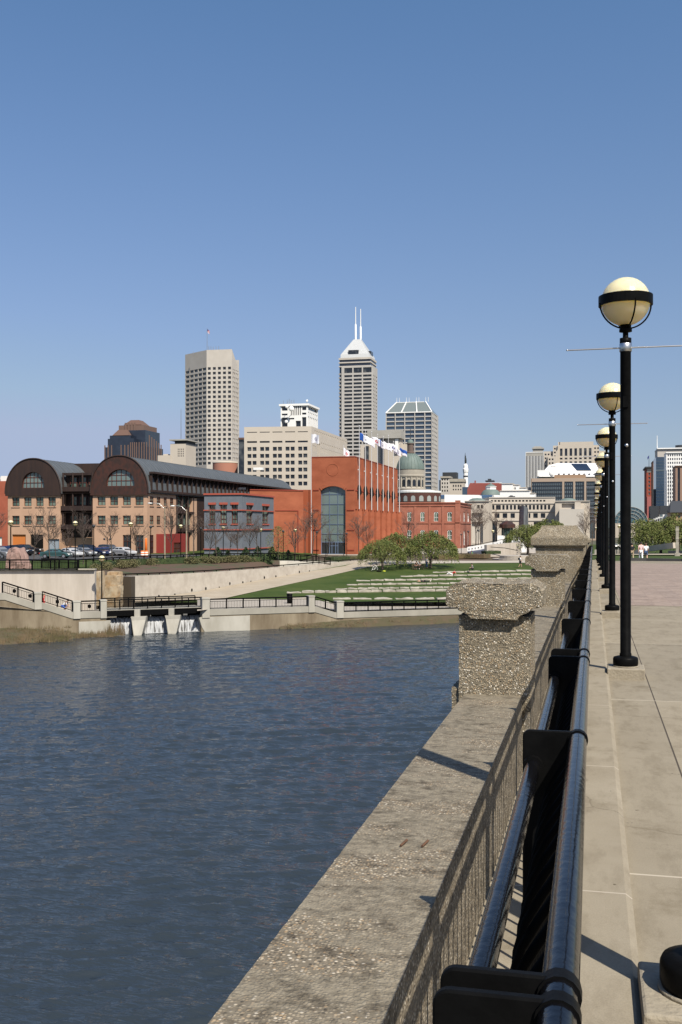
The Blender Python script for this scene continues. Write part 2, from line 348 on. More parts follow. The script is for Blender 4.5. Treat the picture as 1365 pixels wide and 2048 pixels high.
# ---------------------------------------------------------------- bridge: deck, kerb, parapet
def drop(y): return 1.5e-4 * y * y if y > 0 else 0.0
YS = [-8 + i * 2.0 for i in range(55)] + [100.5]
def ribbon(x0, x1, h, y0, y1, dz=0.0, n=40):
    b = MB(); V = []
    for i in range(n + 1):
        y = y0 + (y1 - y0) * i / n; z = CZ - h - drop(y) + dz; V += [(x0, y, z), (x1, y, z)]
    b.add(V, [(2 * i, 2 * i + 1, 2 * i + 3, 2 * i + 2) for i in range(n)]); return b
b = MB()
for i in range(len(YS) - 1):                  # deck slab, a real 1.1 m thick body
    y0, y1 = YS[i], YS[i + 1]; za, zb = CZ - 1.62 - drop(y0), CZ - 1.62 - drop(y1); x0, x1, t = 0.165, 13.0, 1.1
    b.quad((x0, y0, za), (x1, y0, za), (x1, y1, zb), (x0, y1, zb)); b.quad((x1, y0, za), (x1, y0, za - t), (x1, y1, zb - t), (x1, y1, zb))
    b.quad((x0 - 1, y0, za - t), (x0 - 1, y1, zb - t), (x1, y1, zb - t), (x1, y0, za - t))
b.build('bridge_deck', M_deck, kind='structure')
b = MB()
prof = [(-0.80, -1.1), (-0.80, 0.065), (0.135, 0.065), (0.162, 0.045), (0.168, -0.02)]
for i in range(len(YS) - 1):
    for (xa, ha), (xb, hb) in zip(prof, prof[1:]):
        z0, z1 = CZ - 1.62 - drop(YS[i]), CZ - 1.62 - drop(YS[i + 1])
        b.quad((xb, YS[i], z0 + hb), (xb, YS[i + 1], z1 + hb), (xa, YS[i + 1], z1 + ha), (xa, YS[i], z0 + ha))
b.build('kerb', M_kerb, kind='structure')
ribbon(0.62, 12.6, 1.62, 23.6, 71.0, 0.004).build('paving', M_pink, kind='structure')
# parapet: a dense, slightly irregular skin so its edges are rough
def rough_block(mb, x0, x1, y0, y1, hz0, hz1, cell, amp, mi=0, cam_drop=True, prof=None):
    """box from height hz0 to hz1 (metres below the eye, hz0 lower), every vertex jittered"""
    def jit(p):
        q = Vector(p); s = 1.0 / cell * 0.9
        return q + Vector((noise.noise(q * s), noise.noise(q * s + Vector((9, 1, 4))), noise.noise(q * s + Vector((2, 8, 5))))) * amp * 1.6
    def grid(o, a, b_):
        n1 = max(1, int(a.length / cell)); n2 = max(1, int(b_.length / cell)); V = []
        for i in range(n1 + 1):
            for j in range(n2 + 1):
                p = o + a * (i / n1) + b_ * (j / n2); p.z -= drop(p.y) if cam_drop else 0.0; V.append(jit(p))
        mb.add(V, [(i * (n2 + 1) + j, (i + 1) * (n2 + 1) + j, (i + 1) * (n2 + 1) + j + 1, i * (n2 + 1) + j + 1) for i in range(n1) for j in range(n2)], mi, True)
    z0, z1 = CZ - hz0, CZ - hz1; X, Y, Z = Vector((x1 - x0, 0, 0)), Vector((0, y1 - y0, 0)), Vector((0, 0, z1 - z0)); o = Vector((x0, y0, z0))
    grid(o, X, Z); grid(o + Y, Z, X); grid(o, Z, Y); grid(o + X, Y, Z); grid(o + Z, X, Y); grid(o, Y, X)
HP = 1.06; XL, XR = -0.80, -0.437
par = thing('parapet_wall', 'long low pebbled concrete parapet along the bridge edge above the river', 'parapet wall', (-0.62, 0, CZ - HP - 0.5))
b = MB(); rough_block(b, XL, XR, -1.5, 8.0, HP + 2.2, HP, 0.03, 0.0016); rough_block(b, XL, XR, 8.0, 24.0, HP + 2.2, HP, 0.10, 0.004); rough_block(b, XL, XR, 24.0, 99.0, HP + 2.2, HP, 0.6, 0.004)
b.build('coping', M_coping, par)
b = MB()
for y, x in ((3.45, -0.62), (3.46, -0.55)):
    for k in range(1):
        b.tube([(x + 0.025 * k, y - 0.02, CZ - HP + 0.004), (x + 0.025 * k + 0.012, y + 0.03, CZ - HP + 0.009)], 0.0045, 6)
b.build('rusty_bolt', M_rust, par)
# bridge girder and river piers below the deck
gir = thing('bridge_substructure', 'concrete girders and river piers under the footbridge', 'bridge', (-0.2, 40, 0))
for gx in (-0.55, 12.2):
    b = MB()
    for i in range(len(YS) - 1):
        y0, y1 = YS[i], YS[i + 1]; z0 = CZ - 2.75 - drop(y0); b.box(gx, y0, z0 - 1.2, gx + .5, y1, z0)
    b.build('girder', M_plinth, gir)
for y in (23.3, 63.3):
    b = MB(); b.prism([(-1.0, y), (0.5, y - 1.1), (11.5, y - 1.1), (13, y), (11.5, y + 1.1), (0.5, y + 1.1)], -1.0, CZ - 3.9 - drop(y)); b.build('pier', M_plinth, gir)
# pillars
def pillar(y, k):
    d = drop(y); near = k == 0; xc = -0.61; c = 0.022 if near else 0.09; a = 0.0042 if near else 0.004
    root = thing('parapet_pillar', f'{ORD[k]} small pebbled concrete pillar with stepped overhanging cap on the parapet', 'pillar', (xc, y + 0.25, CZ - HP - d), 'pillars along the parapet')
    b = MB(); rough_block(b, xc - 0.226, xc + 0.226, y, y + 0.5, HP + 0.1, 0.56, c, a); b.build('shaft', M_pebble, root)
    b = MB(); rough_block(b, xc - 0.275, xc + 0.19, y + 0.02, y + 0.5, HP + 1.6, HP + 0.0 - 0.035, c, a); b.build('plinth', M_pebble, root)
    # cap: stepped profile across, pushed along the bridge
    b = MB(); half = [(0.145, 0.575), (0.165, 0.55), (0.225, 0.52), (0.235, 0.505), (0.292, 0.50), (0.303, 0.48), (0.303, 0.40), (0.285, 0.375), (0.235, 0.350)]
    pr = [(xc + x, h) for x, h in half] + [(xc - x, h) for x, h in reversed(half)]
    # resample densely and jitter
    prs = []
    for (p, q) in zip(pr, pr[1:]):
        n = max(1, int(math.hypot(q[0] - p[0], q[1] - p[1]) / c)); prs += [(p[0] + (q[0] - p[0]) * i / n, p[1] + (q[1] - p[1]) * i / n) for i in range(n)]
    prs.append(pr[-1]); n = len(prs); ys = [y - 0.055 + 0.61 * i / max(1, int(0.61 / c)) for i in range(int(0.61 / c) + 1)]
    jt = lambda x, yy, z: Vector((x, yy, z)) + Vector((noise.noise(Vector((x, yy, z)) * 46), noise.noise(Vector((x + 4, yy, z)) * 46), noise.noise(Vector((x, yy + 7, z)) * 46))) * a * 1.6
    V = [jt(x, yy, CZ - h - d) for yy in ys for x, h in prs]
    b.add(V, [(i * n + j, i * n + j + 1, (i + 1) * n + j + 1, (i + 1) * n + j) for i in range(len(ys) - 1) for j in range(n - 1)])
    b.add([V[j] for j in range(n)], [tuple(range(n - 1, -1, -1))]); b.add(V[-n:], [tuple(range(n))])
    b.quad(V[0], V[(len(ys) - 1) * n], V[(len(ys) - 1) * n + n - 1], V[n - 1])
    b.build('cap', M_pebble, root)
for k, y in enumerate([6.72, 14.75, 30.9, 38.9, 46.9, 54.9, 71.0, 79.0, 87.0, 95.0]): pillar(y, k)
def pylon(y, k):
    d = drop(y); xc = -0.70
    root = thing('parapet_pylon', ['nearest', 'farther'][k] + ' broad pebbled concrete pylon with curved hipped cap', 'pylon', (xc, y + 0.5, CZ - HP - d), 'pylons over the bridge piers')
    b = MB(); rough_block(b, xc - 0.49, xc + 0.49, y, y + 1.0, HP + 1.5, 0.36, 0.1, 0.005); b.build('shaft', M_pebble, root)
    b = MB(); rough_block(b, xc - 0.30, xc + 0.36, y - 0.35, y + 0.01, HP + 0.1, 0.50, 0.1, 0.005); b.build('buttress', M_pebble, root)
    b = MB(); pf = [(0.50, 0.37), (0.54, 0.34), (0.54, 0.325), (0.575, 0.32), (0.585, 0.30), (0.585, 0.16), (0.57, 0.12), (0.50, 0.07), (0.44, 0.02), (0.39, -0.05), (0.365, -0.11)]
    V = []
    for w, h in pf:
        z = CZ - h - d; V += [(xc - w, y + 0.5 - w, z), (xc + w, y + 0.5 - w, z), (xc + w, y + 0.5 + w, z), (xc - w, y + 0.5 + w, z)]
    fs = [(4 * i + k2, 4 * i + (k2 + 1) % 4, 4 * i + 4 + (k2 + 1) % 4, 4 * i + 4 + k2) for i in range(len(pf) - 1) for k2 in range(4)]
    b.add(V, fs); b.quad(*V[-4:]); b.quad(V[3], V[2], V[1], V[0]); b.build('cap', M_pebble, root)
pylon(22.7, 0); pylon(62.8, 1)
# ---------------------------------------------------------------- railing of the bridge
rail = thing('bridge_railing', 'glossy black metal railing with two rails along the bridge walkway', 'railing', (-0.1, 0, CZ - 1.57))
hz = lambda h, y: CZ - h - drop(y)
RY = [-1.2 + 0.9 * i for i in range(112)]
b = MB(); b.tube([(-0.036, y, hz(0.515, y)) for y in RY], 0.0215, 14); b.build('top_rail', M_black, rail)
b = MB(); b.tube([(-0.142, y, hz(0.580, y)) for y in RY], 0.0185, 14); b.build('lower_rail', M_black, rail)
b = MB()
for i in range(len(RY) - 1): b.bar((-0.122, RY[i], hz(1.47, RY[i])), (-0.122, RY[i + 1], hz(1.47, RY[i + 1])), 0.03, 0.04)
b.build('bottom_rail', M_black, rail)
posts = [1.125, 1.183, 2.61, 4.14, 4.39]; y = 4.39
while y < 97:
    y += 1.475; posts.append(y)
    if len(posts) in (11, 24, 37): y += 0.2; posts.append(y)
b = MB(); X0, X1 = -0.168, -0.030; r = 0.018; poly = [(X0, -1.57), (X0, -0.495 - r)]
for i in range(1, 7): a = math.pi - i * math.pi / 12; poly.append((X0 + r + r * math.cos(a), -0.495 - r + r * math.sin(a)))
poly += [(X1 - 0.012, -0.495), (X1, -0.503), (X1, -0.60), (X0 + 0.085, -0.66), (X0 + 0.07, -0.75), (X0 + 0.07, -1.57)]
n = len(poly); t = 0.007
b.add([(x, -t, z) for x, z in poly] + [(x, t, z) for x, z in poly], [(i + n, (i + 1) % n + n, (i + 1) % n, i) for i in range(n)] + [tuple(range(n)), tuple(range(2 * n - 1, n - 1, -1))])
b.tube([(-0.142, -0.03, -0.580), (-0.142, 0.0, -0.580), (-0.142, 0.03, -0.580)], 0.0245, 12); b.tube([(-0.036, -0.012, -0.515), (-0.036, 0.012, -0.515)], 0.0245, 14)
b.box(-0.20, -0.06, -1.572, -0.06, 0.06, -1.556)
p0 = b.build('post', M_blackmatt, at=(0, 0, 0))
bv = p0.modifiers.new('edge', 'BEVEL'); bv.width = 0.003; bv.segments = 2; bv.limit_method = 'ANGLE'
for i, y in enumerate(posts):
    o = p0 if i == 0 else p0.copy()
    if i: COL.objects.link(o)
    o.parent = rail; o.location = (0.1, y, CZ - drop(y) - (CZ - 1.57))
b = MB(); pts = [(-0.122, 0, -1.47), (-0.122, 0, -0.74), (-0.118, 0, -0.68), (-0.104, 0, -0.63), (-0.078, 0, -0.585), (-0.045, 0, -0.535)]
b.tube(pts, 0.0078, 6); pk0 = b.build('picket', M_picket, at=(0, 0, 0)); pk0.parent = rail
ys = [-1.0 + 0.108 * i for i in range(900)]; ys = [y for y in ys if min(abs(y - p) for p in posts) > 0.03]
near = [y for y in ys if y > 0.2][:98]; ns = set(near); far = [y for y in ys if y not in ns]
for i, y in enumerate(near):
    o = pk0 if i == 0 else pk0.copy()
    if i: COL.objects.link(o)
    o.parent = rail; o.location = (0.1, y, CZ - drop(y) - (CZ - 1.57))
b = MB()
for y in far: b.tube([(x, y, CZ + z - drop(y)) for x, _, z in pts], 0.0072, 4)
b.build('picket', M_picket, rail, kind='stuff')
# ---------------------------------------------------------------- lamps of the bridge
def globe_lamp(H=3.985, plinth=True, rods=True, r=0.263, pr=0.0575):
    root = thing('globe_lamp', 'x', 'street lamp', (0, 0, 0))
    zb = 0.0
    if plinth:
        b = MB(); b.box(-0.195, -0.21, -0.02, 0.20, 0.21, 0.118); o = b.build('plinth', M_plinth, root)
        bv = o.modifiers.new('edge', 'BEVEL'); bv.width = 0.012; bv.segments = 2; zb = 0.118
        b = MB(); b.lathe(0, 0, [(0.0, 0.118), (0.14, 0.118), (0.14, 0.13), (0.0, 0.13)], 24); b.build('grout', M_plinth, root)
    b = MB(); b.lathe(0, 0, [(0.0, zb + 0.012), (0.128, zb + 0.012), (0.134, zb + 0.03), (0.134, zb + 0.085), (0.126, zb + 0.103), (0.085, zb + 0.115), (0.0, zb + 0.116)], 28); b.build('base_flange', M_blackmatt, root)
    zg = H + zb                                # globe centre
    b = MB(); b.lathe(0, 0, [(pr + 0.006, zb + 0.1), (pr + 0.006, zb + 0.14), (pr, zb + 0.15), (pr, zg - 0.46), (0.062, zg - 0.45), (0.062, zg - 0.40), (0.03, zg - 0.395), (0.03, zg - 0.335),
                        (0.068, zg - 0.33), (0.068, zg - 0.30), (0.060, zg - 0.295), (0.060, zg - 0.245), (0.0, zg - 0.24)], 20); b.build('pole', M_blackmatt, root)
    b = MB(); b.ball((0, 0, zg), r, 36); b.build('globe', M_globe, root)
    b = MB(); b.lathe(0, 0, [(r + 0.004, zg - 0.045), (r + 0.026, zg - 0.045), (r + 0.026, zg + 0.060), (r + 0.004, zg + 0.060), (r + 0.004, zg - 0.045)], 40, sm=False)
    b.build('band', M_blackmatt, root)
    for k in range(4):
        a = R(20 + 90 * k); b = MB(); q = []
        for i in range(11):
            e = i / 10 * R(78); rr = (r + 0.026) * math.cos(e) * 1.0 + 0.055 * (i / 10) * 0; q.append((math.cos(a) * max(rr, 0.06), math.sin(a) * max(rr, 0.06), zg - 0.02 - (r + 0.012) * math.sin(e)))
        b.tube(q, 0.009, 6); b.build('cage_arm', M_blackmatt, root)
    if rods:
        b = MB(); b.lathe(0, 0, [(0.063, zg - 0.548), (0.066, zg - 0.545), (0.066, zg - 0.46), (0.063, zg - 0.457), (0.05, zg - 0.457)], 20); c = b.build('collar', M_steel, root)
        for s in (-1, 1):
            b = MB(); b.tube([(s * 0.06, 0, zg - 0.505), (s * 0.62, 0, zg - 0.505)], 0.0085, 8); b.ball((s * 0.625, 0, zg - 0.505), 0.011, 8); b.build('banner_rod', M_steel, root)
        b = MB(); b.box(-0.028, -0.075, zg - 1.16, 0.028, -0.045, zg - 1.04); o = b.build('outlet_box', M_blackmatt, root)
        b = MB(); b.ball((0.01, -0.062, zg - 1.575), 0.022, 10); b.build('inspection_cover', M_steel, root)
    return root
lamp0 = globe_lamp(); lamp0['group'] = 'globe lamps along the bridge'
LY = [3.58 + 8.3 * k for k in range(12)]
lamp0.location = (0.345, LY[0], CZ - 1.62 - drop(LY[0])); lamp0['label'] = 'nearest globe lamp, only its black base showing at the right edge'
kids_index()
for k in range(1, 12):
    dup(lamp0, ('tall black globe lamp with cream globe, ' if k < 3 else 'black globe lamp in the receding row, ') + ['', 'second', 'third', 'fourth', 'fifth', 'sixth', 'seventh', 'eighth', 'ninth', 'tenth', 'eleventh', 'farthest'][k] + (' from the camera along the bridge' if k < 11 else ' from the camera at the bridge end'),
        (0.345, LY[k], CZ - 1.62 - drop(LY[k])), random.uniform(-0.04, 0.04), 'globe lamps along the bridge')
b = MB(); b.box(0.245, 3.66, CZ - 1.502, 0.30, 3.77, CZ - 1.497); tag(b.build('metal_plate', M_steel), 'small square steel plate fixed beside the nearest lamp base', 'metal plate')
# ---------------------------------------------------------------- river, ground, far bank
def water_mat():
    m = bpy.data.materials.new('river_water'); m.use_nodes = True; t = m.node_tree; b = t.nodes['Principled BSDF']
    b.inputs['Base Color'].default_value = (0.026, 0.034, 0.041, 1); b.inputs['Roughness'].default_value = 0.06; b.inputs['IOR'].default_value = 1.33
    g = t.nodes.new('ShaderNodeNewGeometry'); last = None
    for sc, st, rot, dist, k in ((1.6, (0.5, 1.9, 1), 20, 0.08, 1.0), (4.5, (0.55, 1.9, 1), 6, 0.055, 1.0)):
        mp = t.nodes.new('ShaderNodeMapping'); mp.inputs['Scale'].default_value = st; mp.inputs['Rotation'].default_value = (0, 0, -R(rot)); t.links.new(g.outputs['Position'], mp.inputs[0])
        n = t.nodes.new('ShaderNodeTexNoise'); n.inputs['Scale'].default_value = sc; n.inputs['Detail'].default_value = 3; t.links.new(mp.outputs[0], n.inputs[0])
        bp = t.nodes.new('ShaderNodeBump'); bp.inputs['Strength'].default_value = k; bp.inputs['Distance'].default_value = dist
        t.links.new(n.outputs['Fac'], bp.inputs['Height'])
        if last: t.links.new(last.outputs[0], bp.inputs['Normal'])
        last = bp
    t.links.new(last.outputs[0], b.inputs['Normal']); return m
M_water = water_mat()
M_earth = mat('earth', (0.09, 0.075, 0.05), 0.95, col2=(0.06, 0.07, 0.035), scale=0.02)
M_lawn = mat('lawn_grass', (0.032, 0.056, 0.010), 0.9, col2=(0.062, 0.082, 0.020), scale=0.22, detail=9, bump=0.5, bscale=9, spec=0.15)
M_path = mat('path_concrete', (0.32, 0.265, 0.19), 0.85, col2=(0.37, 0.315, 0.235), scale=0.5, bump=0.15, bscale=30)
M_quay = mat('quay_concrete', (0.35, 0.31, 0.25), 0.85, col2=(0.40, 0.355, 0.295), scale=0.6)
M_asphalt = mat('asphalt', (0.045, 0.045, 0.047), 0.9, col2=(0.065, 0.063, 0.06), scale=0.4)
M_mulch = mat('mulch', (0.085, 0.052, 0.032), 0.95, col2=(0.045, 0.06, 0.02), scale=0.45, detail=10, lo=0.5, hi=0.62)
M_conc = mat('grey_concrete', (0.33, 0.31, 0.26), 0.85, col2=(0.25, 0.235, 0.195), scale=0.35, detail=9, stretch=(1, 1, 0.5), bump=0.2, bscale=8)
M_stain = mat('stained_wall', (0.27, 0.225, 0.155), 0.9, col2=(0.13, 0.098, 0.06), scale=0.30, detail=10, stretch=(1.6, 1.6, 0.35), bump=0.2, bscale=6)
M_cleanw = mat('river_concrete', (0.42, 0.40, 0.345), 0.85, col2=(0.31, 0.29, 0.24), scale=0.5, detail=10, stretch=(1, 1, 0.4))
M_pale = mat('pale_wall_panel', (0.38, 0.335, 0.28), 0.85, col2=(0.47, 0.42, 0.36), scale=0.7, detail=9, stretch=(1.6, 1.6, 0.2))
M_lime = mat('limestone', (0.42, 0.38, 0.315), 0.9, col2=(0.28, 0.25, 0.205), scale=1.1, detail=9, bump=0.5, bscale=5)
M_tanstone = mat('ochre_stone', (0.31, 0.20, 0.10), 0.9, col2=(0.44, 0.37, 0.26), scale=1.0, detail=9, bump=0.4, bscale=4)
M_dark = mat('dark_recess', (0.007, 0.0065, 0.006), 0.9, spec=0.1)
M_foam = mat('falling_water', (0.42, 0.43, 0.44), 0.5, col2=(0.05, 0.047, 0.04), scale=3.4, stretch=(1.6, 1.6, 0.07), lo=0.49, hi=0.60, detail=5)
import numpy as np
def river_mesh():
    rs = [9.0]
    while rs[-1] < 128: rs.append(rs[-1] + 0.075 + 0.0020 * (rs[-1] - 9))
    rs = np.array(rs); an = np.linspace(-0.60, 0.18, 400)                 # fan in front of the bridge; the outer river is the flat sheet below
    Rr, A = np.meshgrid(rs, an, indexing='ij'); ax = -ST * np.cos(A) + CT * np.sin(A); ay = CT * np.cos(A) + ST * np.sin(A)
    X, Y = Rr * ax, Rr * ay; Z = np.zeros_like(X); rg = np.random.RandomState(5); base = math.atan2(CT, -ST) + R(12)
    gust = 0.75 + 0.35 * np.sin(X * 0.11 + 1.3 * np.sin(Y * 0.07)) * np.sin(Y * 0.09 + X * 0.03)
    for i in range(80):
        lam = 0.19 * (2.8 / 0.19) ** (rg.rand() ** 1.15); th = base + rg.randn() * 0.33; k = 2 * math.pi / lam
        amp = 0.047 / k * (1.9 if lam < .8 else 0.55); dr_ = 0.075 + 0.0020 * (Rr - 9); fade = np.clip((lam / dr_ - 2.2) / 2.0, 0, 1)
        ph = k * (X * math.cos(th) + Y * math.sin(th)) + rg.rand() * 6.28 + 0.9 * np.sin(X * 0.21 + i) + 0.9 * np.sin(Y * 0.17 + i * 2); Z += amp * fade * (np.sin(ph) + 0.22 * np.sin(2 * ph + 0.6)) * gust
    edge = np.clip((128 - Rr) / 3, 0, 1); n, m = X.shape
    co = np.stack([X, Y, Z * edge + 0.012], -1).reshape(-1, 3); i0 = (np.arange(n - 1)[:, None] * m + np.arange(m - 1)[None, :]).reshape(-1)
    f = np.stack([i0, i0 + m, i0 + m + 1, i0 + 1], -1)
    q = np.array([(-420, -120, -.12), (60, -120, -.12), (60, 190, -.12), (-420, 190, -.12)], float); co = np.concatenate([co, q]); nv = len(co); f = np.concatenate([f, [[nv - 4, nv - 3, nv - 2, nv - 1]]])
    me = bpy.data.meshes.new('river'); me.vertices.add(nv); me.vertices.foreach_set('co', co.astype(np.float32).ravel()); me.loops.add(f.size); me.loops.foreach_set('vertex_index', f.ravel().astype(np.int32))
    me.polygons.add(len(f)); me.polygons.foreach_set('loop_start', (np.arange(len(f)) * 4).astype(np.int32)); me.polygons.foreach_set('loop_total', np.full(len(f), 4, np.int32)); me.polygons.foreach_set('use_smooth', np.ones(len(f), bool)); me.update(calc_edges=True); me.validate()
    me.materials.append(M_water); o = bpy.data.objects.new('river', me); COL.objects.link(o); o['kind'] = 'structure'
river_mesh()
def sheet(name, pts, m, tris=None):
    b = MB(); b.add(pts, [tuple(range(len(pts)))] if tris is None else tris); return b.build(name, m, kind='structure')
b = MB(); b.quad((-6000, 168, 3.2), (6000, 168, 3.2), (6000, 9000, 3.2), (-6000, 9000, 3.2)); b.build('ground', M_earth, kind='structure')
def zw(px): return 110.9 / (1 - 0.000202 * (px - CX))          # depth of the quay wall at a column
def hl(z): return 8.2 - 0.0533 * (z - 123)                     # lawn: metres below the eye
UP = 4.75                                                      # upper terrace: metres below the eye
# lawn amphitheatre as one graded sheet
def graded(name, rows, m, dz=0.0):
    b = MB(); V = []; n = len(rows[0])
    for r in rows: V += [C(px, z, h) + Vector((0, 0, dz)) for px, z, h in r]
    b.add(V, [(i * n + j, i * n + j + 1, (i + 1) * n + j + 1, (i + 1) * n + j) for i in range(len(rows) - 1) for j in range(n - 1)]); return b.build(name, m, kind='structure')
lr = []
for i in range(13):
    z = 118 + i * 4.5; lr.append([(px, z, hl(z)) for px in (150, 420, 600, 760, 900, 1050, 1177)])
graded('lawn', lr, M_lawn)
# beyond the lawn: the ground runs up gently to the buildings
graded('planting_bed', [[(560, 171.5, 5.62), (740, 171.5, 5.6), (900, 172, 5.58), (1177, 172, 5.6)], [(560, 200, 5.4), (740, 200, 5.9), (900, 200, 5.2), (1177, 200, 5.2)],
                        [(560, 225, 5.9), (740, 225, 6.1), (900, 225, 5.6), (1177, 225, 5.6)]], M_mulch)
graded('plaza', [[(520, 224, 6.0), (1180, 224, 5.9)], [(480, 330, 6.6), (1182, 330, 6.6)]], M_quay, 0.02)
# ramp path beside the wall
graded('ramp_path', [[(230, 114.5, 8.35), (452, 121.5, 8.24)], [(400, 128.6, hl(128.6)), (545, 132.5, hl(132.5))], [(560, 147, hl(147)), (650, 146.5, hl(146.5))],
                     [(690, 163, hl(163)), (735, 161, hl(161))], [(725, 171.6, 5.55), (800, 167, hl(167))]], M_path, 0.03)
graded('back_path', [[(725, 171.7, 5.56), (800, 166.5, hl(166.5))], [(830, 171.9, 5.56), (870, 167.5, hl(167.5))], [(980, 172.2, 5.56), (1000, 168.5, hl(168.5))], [(1177, 172.4, 5.5), (1177, 169, hl(169))]], M_quay, 0.035)
# quay walks (upper beside the weir, lower along the boulders)
graded('quay_walk', [[(395, 103.5, 8.32), (420, 105.4, 8.32), (618, 109.6, 8.32), (640, 110.2, 8.5), (676, 111, 9.0), (1000, 118.6, 9.0), (1177, 122, 9.0)],
                     [(395, 119, 8.31), (420, 120, 8.31), (600, 120, 8.31), (660, 119.5, 8.5), (690, 119.5, 9.0), (1000, 122, 9.0), (1177, 124, 9.0)]], M_quay, 0.06)
# left: walk behind the stair wall, terrace above
graded('stair_walk', [[(-150, 94.5, 6.6), (40, 98, 7.6), (150, 100.2, 8.3), (206, 101.2, 8.3)], [(-150, 106, 6.6), (40, 106, 7.6), (150, 106, 8.3), (206, 106, 8.3)]], M_quay)
graded('upper_walk', [[(-900, 105.5, UP - .35), (190, 105.5, UP - .4)], [(-900, 118.5, UP - .02), (190, 118.5, UP - .02)]], M_lawn)
terr = [[(-900, 118, UP), (188, 118, UP), (240, 130, UP), (330, 138.5, UP), (420, 144, UP), (540, 149, UP), (560, 171, UP + .3)],
        [(-900, 152, UP), (188, 152, UP), (240, 152, UP), (330, 152, UP), (420, 152, UP), (530, 155, UP), (600, 172, UP + .6)],
        [(-900, 205, UP + .1), (188, 205, UP + .1), (240, 205, UP + .1), (330, 205, UP + .1), (420, 205, UP + .1), (560, 205, UP + .3), (640, 205, 5.8)],
        [(-900, 330, UP + .3), (188, 330, UP + .3), (240, 330, UP + .3), (330, 330, UP + .3), (420, 330, UP + .3), (560, 330, 6.5), (640, 330, 6.6)]]
graded('terrace', terr, M_lawn)
graded('parking_lot', [[(-900, 146, UP), (60, 146, UP), (290, 156, UP), (400, 172, UP)], [(-900, 188, UP + .06), (60, 188, UP + .06), (290, 185, UP + .06), (400, 182, UP + .06)]], M_asphalt, 0.05)
graded('street', [[(380, 176, UP + .1), (640, 207, 5.8)], [(360, 186, UP + .12), (620, 222, 6.0)]], M_asphalt, 0.12)
# ground east of the bridge end
e1 = []
for z, h in ((92, 4.2), (99, 3.25), (112, 3.35), (150, 4.1), (175, 4.6), (250, 5.4), (420, 7.0)): e1.append([(1178, z, h), (1240, z, h), (1400, z, h), (1900, z, h), (3200, z, h)])
graded('east_lawn', e1, M_lawn)
graded('east_walk', [[(1180, 150.5, 4.02), (1400, 147, 3.95), (2200, 147, 3.95)], [(1180, 163, 4.25), (1400, 168, 4.3), (2200, 168, 4.3)]], M_path, 0.06)
# bridge end landing with its curved dark edging
lp = [(-0.8, 95, CZ - 1.62 - drop(95) + 0.03)] + [(13, 88, CZ - 1.62 - drop(95) + 0.03), (12.6, 91, CZ - 3.0), (10.6, 95.5, CZ - 3.03), (7.8, 98.6, CZ - 3.06), (4.8, 100.2, CZ - 3.08), (-0.8, 100.6, CZ - 3.08)]
b = MB()
ed = [(16, 80.5), (14.2, 86), (12.6, 91), (10.6, 95.5), (7.8, 98.6), (4.8, 100.2), (2.4, 100.6)]
for p, q in zip(ed, ed[1:]): b.bar((p[0], p[1], CZ - 3.02), (q[0], q[1], CZ - 3.02), 0.35, 0.34)
tag(b.build('edging', M_asphalt), 'dark low curved kerb edging between pink paving and far lawn', 'kerb edging')
b = MB(); b.obox((8.6, 98.2, CZ - 3.0), (0.35, 0, 0), (0, 0.3, 0), (0, 0, 0.24)); tag(b.build('stone_block', M_lime), 'small pale stone block set in the curved dark kerb', 'block')
# ---------------------------------------------------------------- river walls
def wall_run(root, pts, th=0.55, cop=0.62, mlow=None):
    """pts: (px, depth, top height below the eye)."""
    low = MB(); top = MB()
    n0 = C(500, zw(500)) - C(450, zw(450)); n0.normalize(); nn = Vector((n0.y, -n0.x, 0)); bk = Vector((-nn.x, -nn.y, 0)) * th
    for (a, b_) in zip(pts, pts[1:]):
        A, B = C(*a), C(*b_); zA, zB = A.z, B.z
        for mb, fo, ta, tb, ba, bb in ((low, 0.0, zA - cop, zB - cop, -0.6, -0.6), (top, 0.07, zA, zB, zA - cop, zB - cop)):
            f = nn * fo
            pA, pB = Vector((A.x, A.y, 0)) + f, Vector((B.x, B.y, 0)) + f
            u = lambda p, z: Vector((p.x, p.y, z))
            mb.quad(u(pA, ba), u(pB, bb), u(pB, tb), u(pA, ta)); mb.quad(u(pA, ta), u(pB, tb), u(pB + bk, tb), u(pA + bk, ta))
            mb.quad(u(pB + bk, bb), u(pA + bk, ba), u(pA + bk, ta), u(pB + bk, tb)); mb.quad(u(pA + bk, ba), u(pB + bk, bb), u(pB, bb), u(pA, ba))
    for mb in (low, top):
        for k, a in ((0, pts[0]), (1, pts[-1])):
            A = C(*a); b0 = -0.6 if mb is low else A.z - cop; t0 = A.z - cop if mb is low else A.z; f = nn * (0.07 if mb is top else 0)
            mb.quad(Vector((A.x, A.y, b0)) + f, Vector((A.x, A.y, t0)) + f, Vector((A.x, A.y, t0)) + bk, Vector((A.x, A.y, b0)) + bk)
    low.build('wall', mlow or M_stain, root); top.build('coping', M_conc, root)
    return nn
def wpier(root, pxa, pxb, htop, hbot):
    A, B = C(pxa, zw(pxa)), C(pxb, zw(pxb)); d = (B - A); n = Vector((d.y, -d.x, 0)).normalized()
    b = MB(); c = (A + B) / 2 - n * 0.28; b.obox((c.x, c.y, CZ - (htop + hbot) / 2), (d.x / 2, d.y / 2, 0), n * 0.42, (0, 0, (hbot - htop) / 2))
    b.obox((c.x, c.y, CZ - htop - 0.02), (d.x / 2 + d.x / d.length * .04, d.y / 2 + d.y / d.length * .04, 0), n * 0.46, (0, 0, 0.06)); b.build('pier', M_cleanw, root)
wl = thing('river_wall', 'stained concrete river wall stepping down beside the stairs, left of the weir', 'river wall', C(100, zw(100), 10.5))
